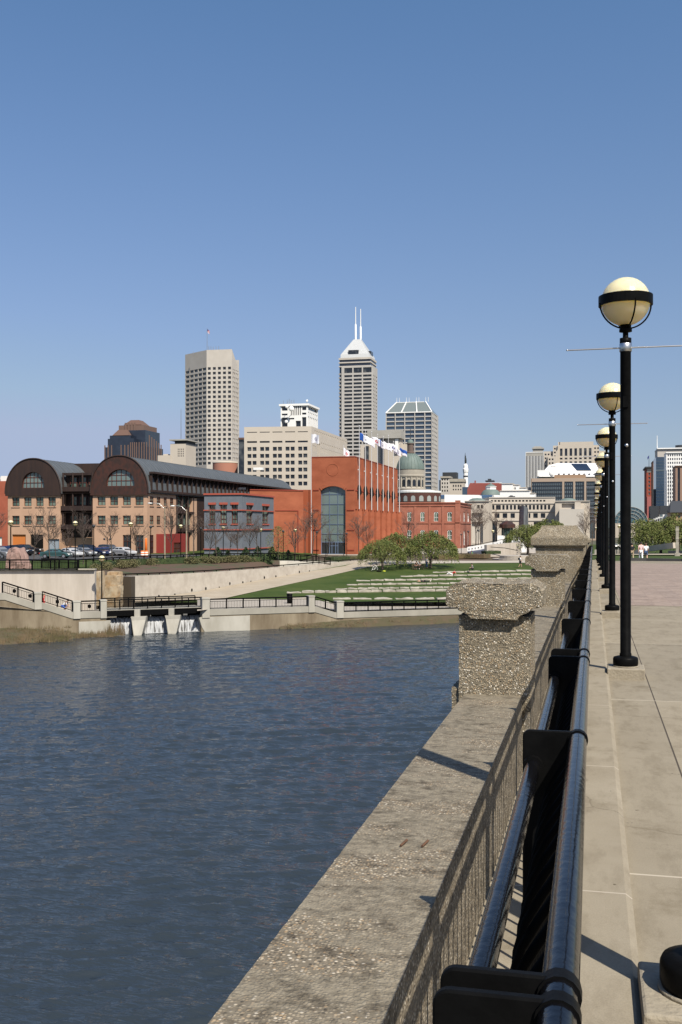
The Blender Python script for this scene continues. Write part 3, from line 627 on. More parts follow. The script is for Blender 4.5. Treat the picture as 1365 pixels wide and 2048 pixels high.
wall_run(wl, [(-160, zw(-160), 5.5), (-60, zw(-60), 6.05), (10, zw(10), 6.15), (68, zw(68), 7.1), (86, zw(86), 7.12), (144, zw(144), 8.1), (213, zw(213), 8.12)])
wpier(wl, 69.5, 83.5, 6.2, 7.75); wpier(wl, 147, 161, 7.1, 8.75); wpier(wl, 201.5, 213.5, 7.05, 8.78)
b = MB()
A, B = C(158, zw(158)), C(222, zw(222)); n = Vector(((B - A).y, -(B - A).x, 0)).normalized() * 0.06
prs = [(A, -0.5), (C(208, zw(208)), -0.5), (C(214, zw(214)), 0.15), (C(219, zw(219)), 0.7), (C(222, zw(222)), 1.45), (A, 1.45)]
b.add([Vector((p.x, p.y, z)) + n for p, z in prs] + [Vector((p.x, p.y, z)) - n * 9 for p, z in prs], [tuple(range(6)), (0, 6, 7, 1), (1, 7, 8, 2), (2, 8, 9, 3), (3, 9, 10, 4), (4, 10, 11, 5), (5, 11, 6, 0)])
b.build('abutment', M_cleanw, wl)
wr = thing('river_wall', 'concrete river wall with railings in front of the lawn, right of the weir', 'river wall', C(650, zw(650), 10.5))
wall_run(wr, [(403, zw(403), 8.25), (630, zw(630), 8.28), (672, zw(672), 9.0), (690, zw(690), 9.0), (1000, zw(1000), 9.1), (1177, zw(1177), 9.1)])
wpier(wr, 404.5, 419.5, 7.15, 9.1); wpier(wr, 617.5, 629, 7.2, 8.9); wpier(wr, 673.5, 687, 7.85, 9.6)
b = MB(); prs = [(C(500, zw(500)), -0.5), (C(500, zw(500)), 1.5), (C(398, zw(398)), 1.5), (C(404, zw(404)), 0.5), (C(411, zw(411)), -0.1), (C(420, zw(420)), -0.5)]
b.add([Vector((p.x, p.y, z)) + n for p, z in prs] + [Vector((p.x, p.y, z)) - n * 9 for p, z in prs], [(5, 4, 3, 2, 1, 0), (1, 7, 6, 0), (2, 8, 7, 1), (3, 9, 8, 2), (4, 10, 9, 3), (5, 11, 10, 4)])
b.build('abutment', M_cleanw, wr)
# ---------------------------------------------------------------- railing panels
def panel(label, A, B, hA, hB, nposts, H=1.0, disc=(), name='railing_panel', pick=0.16, group='black railings of the far bank', thick=1.0):
    """A, B plan points; hA, hB foot heights below the eye."""
    A = Vector((A.x, A.y, CZ - hA)); B = Vector((B.x, B.y, CZ - hB))
    root = thing(name, label, 'railing', (A + B) / 2, group); up = Vector((0, 0, 1))
    b = MB(); b.bar(A + up * H, B + up * H, 0.11 * thick, 0.13 * thick); b.build('top_rail', M_blackmatt, root)
    b = MB(); b.bar(A + up * 0.10, B + up * 0.10, 0.05, 0.06); b.bar(A + up * (H - .22), B + up * (H - .22), 0.05, 0.05); b.build('lower_rail', M_blackmatt, root)
    for i in range(nposts):
        p = A.lerp(B, i / max(1, nposts - 1)); b = MB(); b.bar(p, p + up * H, 0.11 * thick, 0.11 * thick); b.build('post', M_blackmatt, root)
    b = MB(); L = (B - A).length; n = max(2, int(L / (pick or 1)))
    for i in range(1, n): p = A.lerp(B, i / n); b.bar(p + up * 0.10, p + up * (H - .22), 0.022, 0.022)
    if pick: b.build('pickets', M_blackmatt, root)
    for t in disc:
        p = A.lerp(B, t) + up * 0.5; b = MB(); b.ball(p, 0.2, 10, 0, (1, 0.35, 1)); b.build('disc', M_blackmatt, root)
    return root
q = lambda px: C(px, zw(px) + 0.25)
panel('black sloping stair railing at the left edge above the river wall', q(5.5), q(67), 6.12, 7.08, 3, disc=(.38, .9))
panel('black sloping stair railing between two concrete piers, a crouching person behind', q(85), q(145), 7.1, 8.08, 3, disc=(.5,))
panel('short level black railing panel with one disc, left of the weir', q(162), q(200), 8.12, 8.12, 2, disc=(.45,))
panel('long black railing panel right of the weir in front of the lawn corner', q(420), q(616), 8.27, 8.28, 7)
panel('short sloping black railing between two concrete piers below the lawn', q(630), q(672.5), 8.3, 9.0, 3)
panel('long low black railing in front of the row of big pale boulders', q(688), q(1177), 9.02, 9.1, 23)
# upper railings along the terrace
panel('black railing on top of the pale wall at far left before the boulder', C(-160, 105.6), C(155, 105.6), 4.3, 4.32, 8)
panel('short black railing returning from the wall end behind the boulder', C(84, 112), C(156, 106.3), 4.4, 4.33, 5)
panel('long black railing along the terrace above the hedge, in front of the parked cars', C(158, 119.5), C(300, 136), UP - .03, UP - .03, 12, pick=0)
panel('black railing continuing the terrace line in front of the red entrance', C(301, 136), C(430, 144.6), UP - .03, UP - .03, 11, pick=0)
panel('black railing of the terrace in front of the grey block building', C(432, 144.8), C(576, 148.5), UP - .05, UP - .05, 13, pick=0)
panel('black sloping handrail down the ramp beside the white wall', C(577, 149), C(661, 160), UP, 5.75, 8, pick=0.3)
panel('short black level railing behind the ramp near the orange hall', C(540, 160), C(632, 172), 5.3, 5.55, 6, pick=0)
# ---------------------------------------------------------------- pedestrian bridge over the weir
fb = thing('footbridge', 'black steel footbridge with railings crossing the weir', 'footbridge', C(308, 103.4, 8.4))
A, B = C(212, zw(212) + 0.5), C(404, zw(404) + 0.5); A.z = CZ - 8.12; B.z = CZ - 8.08; d = (B - A).normalized(); n2 = Vector((-d.y, d.x, 0))
b = MB(); b.bar(A - Vector((0, 0, .28)), B - Vector((0, 0, .28)), 0.3, 0.55); b.bar(A + n2 * 2.6 - Vector((0, 0, .28)), B + n2 * 2.6 - Vector((0, 0, .28)), 0.3, 0.55); b.build('girder', M_blackmatt, fb)
b = MB(); b.bar(A + n2 * 1.3 + Vector((0, 0, .03)), B + n2 * 1.3 + Vector((0, 0, .03)), 2.9, 0.06); b.build('deck', M_conc, fb)
for o in (0.0, 2.6):
    up = Vector((0, 0, 1)); a0, b0 = A + n2 * o, B + n2 * o; b = MB(); b.bar(a0 + up * 1.02, b0 + up * 1.02, 0.1, 0.11); b.bar(a0 + up * .15, b0 + up * .15, .05, .05); b.bar(a0 + up * .8, b0 + up * .8, .05, .05); b.build('rail', M_blackmatt, fb)
    for i in range(8): p = a0.lerp(b0, i / 7); b = MB(); b.bar(p, p + up, .09, .09); b.build('post', M_blackmatt, fb)
    b = MB()
    for i in range(90): p = a0.lerp(b0, i / 90); b.bar(p + up * .15, p + up * .8, .02, .02)
    b.build('pickets', M_blackmatt, fb)
for px in (252, 320, 392):
    b = MB(); c = C(px, zw(px) + 2.6, 9.0); b.box(c.x - .6, c.y - .8, c.z - .4, c.x + .6, c.y + .8, c.z + .5); b.build('bracket', M_blackmatt, fb)
# ---------------------------------------------------------------- weir
we = thing('weir', 'concrete weir with two tapering piers and three thin waterfalls', 'weir', C(308, 104, 10.5))
b = MB(); A, B = C(200, zw(200) + 1.6), C(420, zw(420) + 1.6); A.z = B.z = 0.55; b.bar(A, B, 0.8, 2.0); b.build('sill', M_dark, we)
for px0, px1 in ((221, 264), (290, 336), (358, 405)):
    b = MB(); N = 40; V = []
    for i in range(N + 1):
        px = px0 + (px1 - px0) * i / N; wv = 0.07 * math.sin(i * 2.1) + 0.05 * math.sin(i * 5.3)
        for k, (bz, zz) in enumerate(((1.3, 1.62), (1.1, 1.5), (0.92 + wv, 1.0), (0.75 + wv, 0.03))): c = C(px, zw(px) + bz); V.append((c.x, c.y, zz))
    b.add(V, [(i * 4 + k, i * 4 + 4 + k, i * 4 + 5 + k, i * 4 + 1 + k) for i in range(N) for k in range(3)], 0, True); b.build('waterfall', M_foam, we)
    b = MB(); V = []
    for i in range(21):
        px = px0 + (px1 - px0) * i / 20
        for bz in (0.85, 0.2 + 0.25 * random.random()): c = C(px, zw(px) + bz); V.append((c.x, c.y, 0.035))
    b.add(V, [(2 * i, 2 * i + 1, 2 * i + 3, 2 * i + 2) for i in range(20)]); b.build('foam', mat('white_foam', (.42, .43, .44), .7), we)
for pc in (277, 345.5):
    b = MB(); z = zw(pc); s = z / F; A = C(pc, z - .3); dx = Vector((0.96, 0.28, 0)); dy = Vector((-0.28, 0.96, 0))
    pf = [(-15, 1.75), (15, 1.75), (14.5, 1.45), (12, 0.75), (9, 0.15), (5, -0.3), (-5, -0.3), (-8, 0.05), (-10, 0.75), (-13, 1.4)]
    n_ = len(pf); fr = [A + dx * (x * s) + Vector((0, 0, zz - A.z)) - dy * (0.5 if zz < 1 else 0.0) for x, zz in pf]; bk_ = [A + dx * (x * s) + dy * 3.2 + Vector((0, 0, zz - A.z)) for x, zz in pf]
    b.add(fr + bk_, [tuple(reversed(range(n_))), tuple(range(n_, 2 * n_))] + [(i, (i + 1) % n_, n_ + (i + 1) % n_, n_ + i) for i in range(n_)])
    b.obox((A.x + dx.x * -.15 + dy.x * .5, A.y + dx.y * -.15 + dy.y * .5, 2.05), dx * 0.26, dy * 0.3, (0, 0, .36)); b.build('pier', M_cleanw, we)
b = MB(); b.add([C(205, zw(205) + 2.0, 9.0), C(415, zw(415) + 2.0, 9.0), C(300, 116, 9.0), C(195, 114, 9.0)], [(0, 1, 2, 3)]); b.build('canal_water', M_water, kind='structure')
# back wall of the weir chamber
b = MB(); A, B = C(205, 108.5), C(410, 111.5); A.z = B.z = CZ - 9.1; b.bar(A, B, 0.4, 1.5); tag(b.build('retaining_wall', M_conc), 'low grey concrete wall behind the weir, under the footbridge', 'wall')
# ---------------------------------------------------------------- pale retaining walls
pw = thing('retaining_wall', 'tall pale ribbed concrete wall behind the stairs at far left', 'wall', C(80, 106, 8.4))
b = MB(); A, B = C(-160, 105.8), C(190, 105.8); dd = (B - A).normalized(); nn = Vector((dd.y, -dd.x, 0))
c = (A + B) / 2; b.obox((c.x - nn.x * .35, c.y - nn.y * .35, CZ - 6.5), dd * ((B - A).length / 2), nn * .35, (0, 0, 2.2)); b.build('wall', M_pale, pw)
b = MB(); b.obox((c.x - nn.x * .3, c.y - nn.y * .3, CZ - 4.27), dd * ((B - A).length / 2 + .05), nn * .42, (0, 0, .05)); b.build('coping', M_quay, pw)
rw = thing('retaining_wall', 'long pale stone wall with small round holes climbing beside the ramp path', 'wall', C(450, 130, 8))
wp = [(240, 115, 5.40), (330, 122.6, 5.55), (420, 130.7, 5.62), (520, 142, 5.62), (640, 157, 5.50), (735, 172, 5.32)]
b = MB(); hd = MB()
for a, c in zip(wp, wp[1:]):
    A, B = C(*a), C(*c); b.add([Vector((A.x, A.y, 1.6)), Vector((B.x, B.y, 1.6)), B, A, Vector((A.x - .3, A.y + .5, 1.6)), Vector((B.x - .3, B.y + .5, 1.6)), B + Vector((-.3, .5, 0)), A + Vector((-.3, .5, 0))], [(0, 1, 2, 3), (3, 2, 6, 7), (5, 4, 7, 6), (0, 3, 7, 4)])
    hd.bar(A + Vector((0, 0, .22)), B + Vector((0, 0, .22)), .14, .12)
    for k in range(4): p = A.lerp(B, (k + .5) / 4); hd.bar(p + Vector((-.05, .1, 0)), p + Vector((-.05, .1, .2)), .08, .08)
b.build('wall', mat('ashlar_wall', (0.38, 0.335, 0.28), .85, col2=(0.47, 0.425, 0.36), scale=.8, detail=3), rw); hd.build('handrail', M_blackmatt, rw)
for px, y in ((318, 1193), (350, 1190), (384, 1180), (412, 1177), (439, 1176), (460, 1167), (486, 1165), (502, 1164), (529, 1155), (552, 1153), (574, 1152), (599, 1144), (619, 1143)):
    for a, c in zip(wp, wp[1:]):
        if a[0] <= px <= c[0]:
            A, B = C(*a), C(*c); dd = (B - A); p = along(A, (dd.x, dd.y), px); dpt = depth(p); nn = Vector((dd.y, -dd.x, 0)).normalized()
            b = MB(); zz = zh(y, dpt); t1 = dd.normalized(); V = []
            for k in range(10): V.append(Vector((p.x, p.y, zz)) + t1 * .15 * math.cos(k * .628) + Vector((0, 0, .19 * math.sin(k * .628))))
            b.add([v + nn * .006 for v in V] + [v + nn * .035 for v in V], [tuple(range(10, 20))] + [(k, (k + 1) % 10, 10 + (k + 1) % 10, 10 + k) for k in range(10)]); b.build('light_hole', M_dark, rw)
            break
# grotto of ochre stone blocks
def rock(b, c, sx, sy, sz, mi=0, seed=0, rough=.12, n=5, rz=0.0, r=.10):
    V = []; fs = []; ca, sa = math.cos(rz), math.sin(rz)
    idx = {}
    def vt(i, j, k):
        if (i, j, k) not in idx:
            p = Vector((i / n * 2 - 1, j / n * 2 - 1, k / n * 2 - 1))
            q = Vector((p.x * (1 - r * (p.y ** 2 + p.z ** 2) / 2), p.y * (1 - r * (p.x ** 2 + p.z ** 2) / 2), p.z * (1 - r * (p.x ** 2 + p.y ** 2) / 2)))
            w = Vector((q.x * sx, q.y * sy, q.z * sz)); s = Vector((seed * 3.1, seed * 1.7, seed)); w += Vector((noise.noise(w * 1.3 + s), noise.noise(w * 1.3 + s * 2), noise.noise(w * 1.3 - s))) * rough * 1.5
            w += Vector((noise.noise(w * 4 + s), noise.noise(w * 4 + s * 2), noise.noise(w * 4 - s))) * rough * .6
            w = Vector((w.x * ca - w.y * sa, w.x * sa + w.y * ca, w.z)); idx[(i, j, k)] = len(V); V.append(w + Vector(c))
        return idx[(i, j, k)]
    for a in range(n):
        for e in range(n):
            for k in (0, n):
                fs += [(vt(a, e, k), vt(a + 1, e, k), vt(a + 1, e + 1, k), vt(a, e + 1, k)), (vt(a, k, e), vt(a + 1, k, e), vt(a + 1, k, e + 1), vt(a, k, e + 1)), (vt(k, a, e), vt(k, a + 1, e), vt(k, a + 1, e + 1), vt(k, a, e + 1))]
    b.add(V, fs, mi)
for i, (px, z, h, sx, sz, lab) in enumerate(((198, 107.5, 6.3, .36, 1.75, 'tall ochre stone block against the end of the pale wall'), (227, 110, 5.6, .80, .55, 'rough ochre stone block, uppermost of the stack in the grotto'), (228, 109.6, 6.85, .74, .72, 'smooth ochre stone block, middle of the stack in the grotto'),
        (227, 109.6, 8.25, .78, .65, 'ochre stone block lowest in the grotto stack behind the footbridge'), (230, 110.6, 4.95, .55, .25, 'small pale cap stone on top of the grotto stack'))):
    b = MB(); c = C(px, z, h); rock(b, c, sx, .7, sz, seed=i + 1, rough=.05, n=7, r=.03); tag(b.build('stone_block', M_tanstone), lab, 'stone block', 'grotto stone blocks')
b = MB(); A = C(211, 112.5); b.box(A.x - 3, A.y, .8, A.x + 3, A.y + 1, CZ - 5.3); tag(b.build('grotto_wall', mat('wet_rock', (.06, .045, .03), .6)), 'dark wet rock wall at the back of the grotto', 'rock wall')
# mulch bank between the wall top and the hedge
graded('mulch_bank', [[(188, 107.5, 5.2), (240, 115.6, 5.42), (330, 123.2, 5.56), (420, 131.4, 5.64), (520, 142.7, 5.64), (560, 148, 5.6)], [(188, 118.1, UP - .02), (240, 130.1, UP - .02), (330, 138.6, UP - .02), (420, 144.1, UP - .02), (530, 149, UP - .02), (560, 156, 5.0)]], M_mulch, 0.03)
# white ramp wall
b = MB(); A, B, D = C(517, 156, 4.95), C(575, 156, 5.95), C(655, 164, 5.75)
for p, q_, hp, hq in ((C(517, 155), C(575, 155.5), 4.98, 5.0), (C(575, 155.5), C(680, 168), 5.0, 5.6)):
    b.add([Vector((p.x, p.y, CZ - 6.4)), Vector((q_.x, q_.y, CZ - 6.4)), Vector((q_.x, q_.y, CZ - hq)), Vector((p.x, p.y, CZ - hp)), Vector((p.x - .1, p.y + .4, CZ - 6.4)), Vector((q_.x - .1, q_.y + .4, CZ - 6.4)), Vector((q_.x - .1, q_.y + .4, CZ - hq)), Vector((p.x - .1, p.y + .4, CZ - hp))], [(0, 1, 2, 3), (3, 2, 6, 7), (5, 4, 7, 6), (1, 5, 6, 2), (0, 3, 7, 4)])
tag(b.build('retaining_wall', mat('white_wall', (.62, .58, .50), .8, col2=(.55, .5, .43), scale=1)), 'short bright white wall below the sloping handrail of the ramp', 'wall')
# boulders and stone ledges of the lawn
for i in range(8):
    px = 665 + 41.5 * i; z = 121.3; h = hl(z) + .30
    b = MB(); rock(b, C(px + 19, z, h), 1.10, .6, .40, seed=i + 20, rough=.07, n=6, rz=.23); tag(b.build('boulder', M_lime), f'big squared pale boulder, {NTH[i]} from the left in the row behind the low railing', 'boulder', 'row of boulders above the quay')
b = MB(); rock(b, C(600, 120.5, hl(120.5) + .15), 1.2, .6, .42, seed=40, rough=.1, rz=.2); tag(b.build('boulder', M_lime), 'pale boulder lying behind the long railing beside the litter bin', 'boulder')
rows = [(127.0, 574, 1150, 25, 1), (131.0, 672, 1175, 23, 2), (135.8, 694, 1175, 24, 3), (141.0, 713, 1177, 23, 4), (146.8, 801, 1177, 27, 5), (152.6, 866, 1177, 30, 6)]
rn = ['front', 'second', 'third', 'fourth', 'fifth', 'rear']
for ri, (z, p0_, p1_, w, _) in enumerate(rows):
    px = p0_; i = 0; dz0 = 0
    while px < p1_:
        ww = w * random.uniform(.8, 1.25); zz = z + (px - p0_) / (p1_ - p0_) * 4.0
        b = MB(); hh = (.17 if ri == 0 else .115) * (1 if i else .6); rock(b, C(px + ww / 2, zz, hl(zz) - hh * .6 + .02), ww / 2 / F * zz * 1.03, .3, hh * random.uniform(.9, 1.2), seed=ri * 31 + i, rough=.06, n=4, rz=TH)
        tag(b.build('ledge_stone', M_lime), f'pale limestone ledge block, {NTH[i]} from the left in the {rn[ri]} terrace row', 'stone block', 'stone ledges of the lawn'); px += ww + 1.0; i += 1
# pink boulder, bin, banks
b = MB(); V = []
c = C(37, 112, 4.4); rock(b, (0, 0, 1.15), 1.2, .9, 1.15, seed=77, rough=.13, n=9)
b.v = [(x * (1.08 - .62 * max(0, z) / 2.3 * (.75 if x < 0 else 1.15)) + c.x, y * (1 - .2 * max(0, z) / 2.3) + c.y, z + c.z - .1) for x, y, z in b.v]
tag(b.build('boulder', mat('pink_granite', (.24, .145, .12), .9, col2=(.32, .21, .175), scale=2.5, bump=.6, bscale=4)), 'large pink granite boulder standing behind the railing at left', 'boulder')
bi = thing('litter_bin', 'black round litter bin behind the long railing at the lawn corner', 'bin', C(579.5, 113.5, 8.3)); c = C(579.5, 113.5, 8.3)
b = MB(); b.lathe(c.x, c.y, [(0, c.z), (.27, c.z), (.3, c.z + .95), (0, c.z + .95)], 14); b.build('body', M_blackmatt, bi); b = MB(); b.lathe(c.x, c.y, [(.33, c.z + .95), (.33, c.z + 1.03), (.2, c.z + 1.12), (0, c.z + 1.12)], 14); b.build('lid', M_blackmatt, bi)
M_bank = mat('river_bank', (.085, .06, .036), .95, col2=(.055, .055, .022), scale=.9, detail=9)
def bankstrip(pa, pb, d0, hmax):
    b = MB(); V = []; N = 60
    for i in range(N + 1):
        px = pa + (pb - pa) * i / N; t = math.sin(math.pi * min(1, (i + 3) / N)) ** .6
        for k, (f, hh) in enumerate(((0, hmax * t + .1 * noise.noise(Vector((i * .7, 0, 0)))), (.4, hmax * t * .75), (.8, .25 * t), (1.0, -.1))): c = C(px, zw(px) - .1 - f * d0 * (t + .12 * noise.noise(Vector((i * .4, 3, 0))))); V.append((c.x, c.y, hh))
    b.add(V, [(i * 4 + k, i * 4 + 4 + k, i * 4 + 5 + k, i * 4 + 1 + k) for i in range(N) for k in range(3)], 0, True); return b
bankstrip(-170, 190, 4.2, 1.1).build('river_bank', M_bank, kind='structure'); bankstrip(560, 1177, 1.6, .75).build('river_bank', M_bank, kind='structure')
M_reed = mat('dry_grass', (.19, .13, .075), .95, col2=(.085, .075, .03), scale=.6)
def tufts(spots, name, label):
    b = MB()
    for (c, h, n, sp) in spots:
        for k in range(n):
            a = random.uniform(0, 6.28); l = random.uniform(.2, 1) * sp; p = Vector(c) + Vector((random.gauss(0, sp * .5), random.gauss(0, sp * .3), 0)); q = p + Vector((math.cos(a) * l * .5, math.sin(a) * l * .5, h * random.uniform(.5, 1.1)))
            w = Vector((CT, ST, 0)) * .018; b.add([p - w, p + w, q], [(0, 1, 2)])
    o = b.build(name, M_reed); o['kind'] = 'stuff'; o['label'] = label; o['category'] = 'grass'; return o
sp = []
for i in range(520):
    px = random.uniform(-20, 232); t = random.random() ** .7; c = C(px, zw(px) - .2 - t * 3.7 * (1 if px < 140 else .25)); c.z = 1.0 * (1 - t) * (1 if px < 140 else .2); sp.append((c, .30 + .4 * (random.random() ** 3), 9, .35))
for i in range(14): c = C(225 + random.uniform(-10, 18), 101.2); c.z = .05; sp.append((c, 1.3, 16, .6))
tufts(sp, 'dry_grass', 'tangled dry grass and reeds on the near river bank')
sp = []
for i in range(300): px = random.uniform(575, 1170); c = C(px, zw(px) - .15 - random.random() * 1.3); c.z = .45 * random.random(); sp.append((c, .3, 8, .35))
tufts(sp, 'dry_grass', 'low grass and litter along the foot of the river wall')
# ---------------------------------------------------------------- near buildings
M_tan = mat('tan_brick', (.43, .268, .175), .9, col2=(.485, .31, .205), scale=.5, detail=8)
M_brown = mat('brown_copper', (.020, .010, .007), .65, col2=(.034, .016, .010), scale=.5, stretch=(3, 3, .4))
M_rustc = mat('rust_copper', (.055, .018, .010), .6, col2=(.030, .014, .009), scale=1.3, detail=1, stretch=(1.2, 1.2, .7))
M_zinc = mat('grey_zinc', (.085, .095, .10), .55, col2=(.12, .13, .135), scale=.5, stretch=(.3, 3, 1), metal=.2)
M_winlite = mat('green_glass', (.045, .075, .06), .12, col2=(.15, .20, .16), scale=.33, detail=2, lo=.45, hi=.55, spec=.6)
M_windark = mat('dark_glass', (.012, .014, .017), .12, col2=(.03, .035, .04), scale=.2, spec=.6)
M_frame = mat('red_brown_frame', (.10, .028, .018), .6)
M_orange = mat('orange_brick', (.245, .064, .027), .9, col2=(.335, .098, .045), scale=.22, stretch=(1, 1, 2), detail=9)
M_orangeD = mat('orange_trim', (.22, .035, .018), .85, col2=(.25, .045, .022), scale=1)
M_greyb = mat('blue_grey_block', (.115, .13, .152), .85, col2=(.145, .16, .182), scale=1.1, detail=9)
M_redtrim = mat('coral_trim', (.36, .075, .045), .8)
M_blueglass = mat('green_grey_glass', (.10, .14, .135), .10, col2=(.145, .19, .18), scale=.12, detail=2, spec=.7)
M_bluefr = mat('blue_frame', (.12, .17, .26), .5)
M_brick = mat('old_red_brick', (.26, .085, .052), .92, col2=(.33, .125, .08), scale=.5, detail=10)
M_brickD = mat('dark_red_brick', (.075, .03, .022), .9)
M_white = mat('white_paint', (.76, .75, .71), .7, col2=(.70, .69, .65), scale=.3)
M_redent = mat('red_entrance', (.22, .025, .02), .7)
M_shut = mat('orange_shutter', (.52, .16, .03), .7)
def win_frames(root, f, w, nx, ny, m, t=.09, k=.16):
    """one mesh of frame and glazing bars in an opening"""
    b = MB(); a, e, c, d = w[:4]
    def bar(u0, u1, v0, v1): p = f.at((u0 + u1) / 2, (v0 + v1) / 2, 0); b.obox(p - Vector((f.d.y, -f.d.x, 0)) * k, Vector((f.d.x, f.d.y, 0)) * (u1 - u0) / 2, Vector((f.d.y, -f.d.x, 0)) * .04, (0, 0, (v1 - v0) / 2))
    bar(a, a + t, c, d); bar(e - t, e, c, d); bar(a + t, e - t, c, c + t); bar(a + t, e - t, d - t, d)
    for i in range(1, nx): u = a + (e - a) * i / nx; bar(u - t * .35, u + t * .35, c + t, d - t)
    for i in range(1, ny): v = c + (d - c) * i / ny; bar(a + t, e - t, v - t * .35, v + t * .35)
    return b
def window(root, f, w, m, mf, nx=2, ny=2, t=.09, dep=.3, sill=None):
    b = MB(); a, e, c, d = w[:4]; n = Vector((f.d.y, -f.d.x, 0))
    b.quad(*[f.at(u, v) - n * dep for u, v in ((a, c), (e, c), (e, d), (a, d))]); o = b.build('window', m, root)
    fr = win_frames(root, f, w, nx, ny, mf, t, dep - .06).build('frame', mf, o)
    if sill:
        b = MB(); p = f.at((a + e) / 2, c - .12) + n * .05; b.obox(p, Vector((f.d.x, f.d.y, 0)) * ((e - a) / 2 + .12), n * .08, (0, 0, .1)); b.build('sill', sill, o)
    return o
def trim(b, f, u0, u1, v0, v1, out=.12):
    n = Vector((f.d.y, -f.d.x, 0)); p = f.at((u0 + u1) / 2, (v0 + v1) / 2) + n * (out / 2 - .02); b.obox(p, Vector((f.d.x, f.d.y, 0)) * (u1 - u0) / 2, n * (out / 2 + .02), (0, 0, (v1 - v0) / 2))
# ---- tan building with two brown barrel gables and the long grey vault
Z1 = 190.0; cr = C(295, Z1); base = CZ - 5.0
tb = thing('office_building', 'tan brick building with two brown copper barrel gables and a long curved grey roof', 'building', (cr.x - 8, cr.y + 10, base))
KIDW = []
def lvl(y): return zh(y, Z1)
crl = along(cr, (1, 0), 186); eave = lvl(986)
SH = along(cr, (0, 1), 352.5); SE = along(cr, (0, 1), 395)
# right block
fF = Face(crl, cr, base, eave); fS = Face(cr, SH, base, eave)
colsF = [(195.5, 211.5), (220.5, 236.5), (246, 262), (271, 287.5)]; rowsF = [(992.5, 1010.5), (1031, 1049)]
wF = fF.wins(colsF, rowsF, 290); gF = fF.wins([(246, 262), (271, 287.5)], [(1070, 1107.5)], 290)
colsS = [(300, 307.5), (314, 321), (328, 334), (340.5, 347)]
wS = fS.wins(colsS, [(992.5, 1010.5), (1031, 1049)], 300); gS = fS.wins([(300, 307.5)], [(1070, 1107)], 300)
b = MB(); facade(b, crl, cr, base, eave, wF + gF, .3); facade(b, cr, SH, base, eave, wS + gS, .12)
wb = SH + Vector((-10.7, 0, 0)); facade(b, SH, wb, base, eave); facade(b, wb, crl, base, eave); b.build('wall', M_tan, tb)
for w in wF: window(tb, fF, w, M_winlite, M_frame, sill=M_tan)
for w in wS: window(tb, fS, w, M_winlite, M_frame, 2, 2, .07, .12, M_tan)
for w in gF: window(tb, fF, w, M_windark, M_frame, 2, 3)
for w in gS: window(tb, fS, w, M_windark, M_frame, 1, 3, .07, .12)
# left block (a little further)
LB = along(crl, (0, 1), 120.7 + 0) if False else None
lA, lB = along(cr, (1, 0), 16.2), along(cr, (1, 0), 120.7)
fL = Face(lA, lB, base, eave); wL = fL.wins([(24.7, 39.5), (48.5, 63.5), (72.5, 87.5), (97, 112)], [(994.5, 1012.5), (1031.5, 1049.5)], 70)
gar = fL.wins([(25, 52)], [(1069, 1112)], 40); dr = fL.wins([(61, 87)], [(1069, 1112)], 70); tdr = fL.wins([(95.5, 119)], [(1078, 1112)], 100)
b = MB(); facade(b, lA, lB, base, eave, wL + gar + dr + tdr, .3); lBb = lB + Vector((0, 14, 0)); lAb = lA + Vector((0, 14, 0)); facade(b, lB, lBb, base, eave); facade(b, lAb, lA, base, eave); facade(b, lBb, lAb, base, eave); b.build('wall', M_tan, tb)
for w in wL: window(tb, fL, w, M_winlite, M_frame, sill=M_tan)
def slabpane(f, w, m, name, dep=.28): bb = MB(); nn_ = Vector((f.d.y, -f.d.x, 0)); bb.quad(*[f.at(u, v) - nn_ * dep for u, v in ((w[0], w[2]), (w[1], w[2]), (w[1], w[3]), (w[0], w[3]))]); return bb.build(name, m, tb)
slabpane(fL, gar[0], M_shut, 'garage_door'); slabpane(fL, dr[0], M_dark, 'doorway'); slabpane(fL, tdr[0], mat('grey_door', (.25, .29, .33), .6), 'service_door')
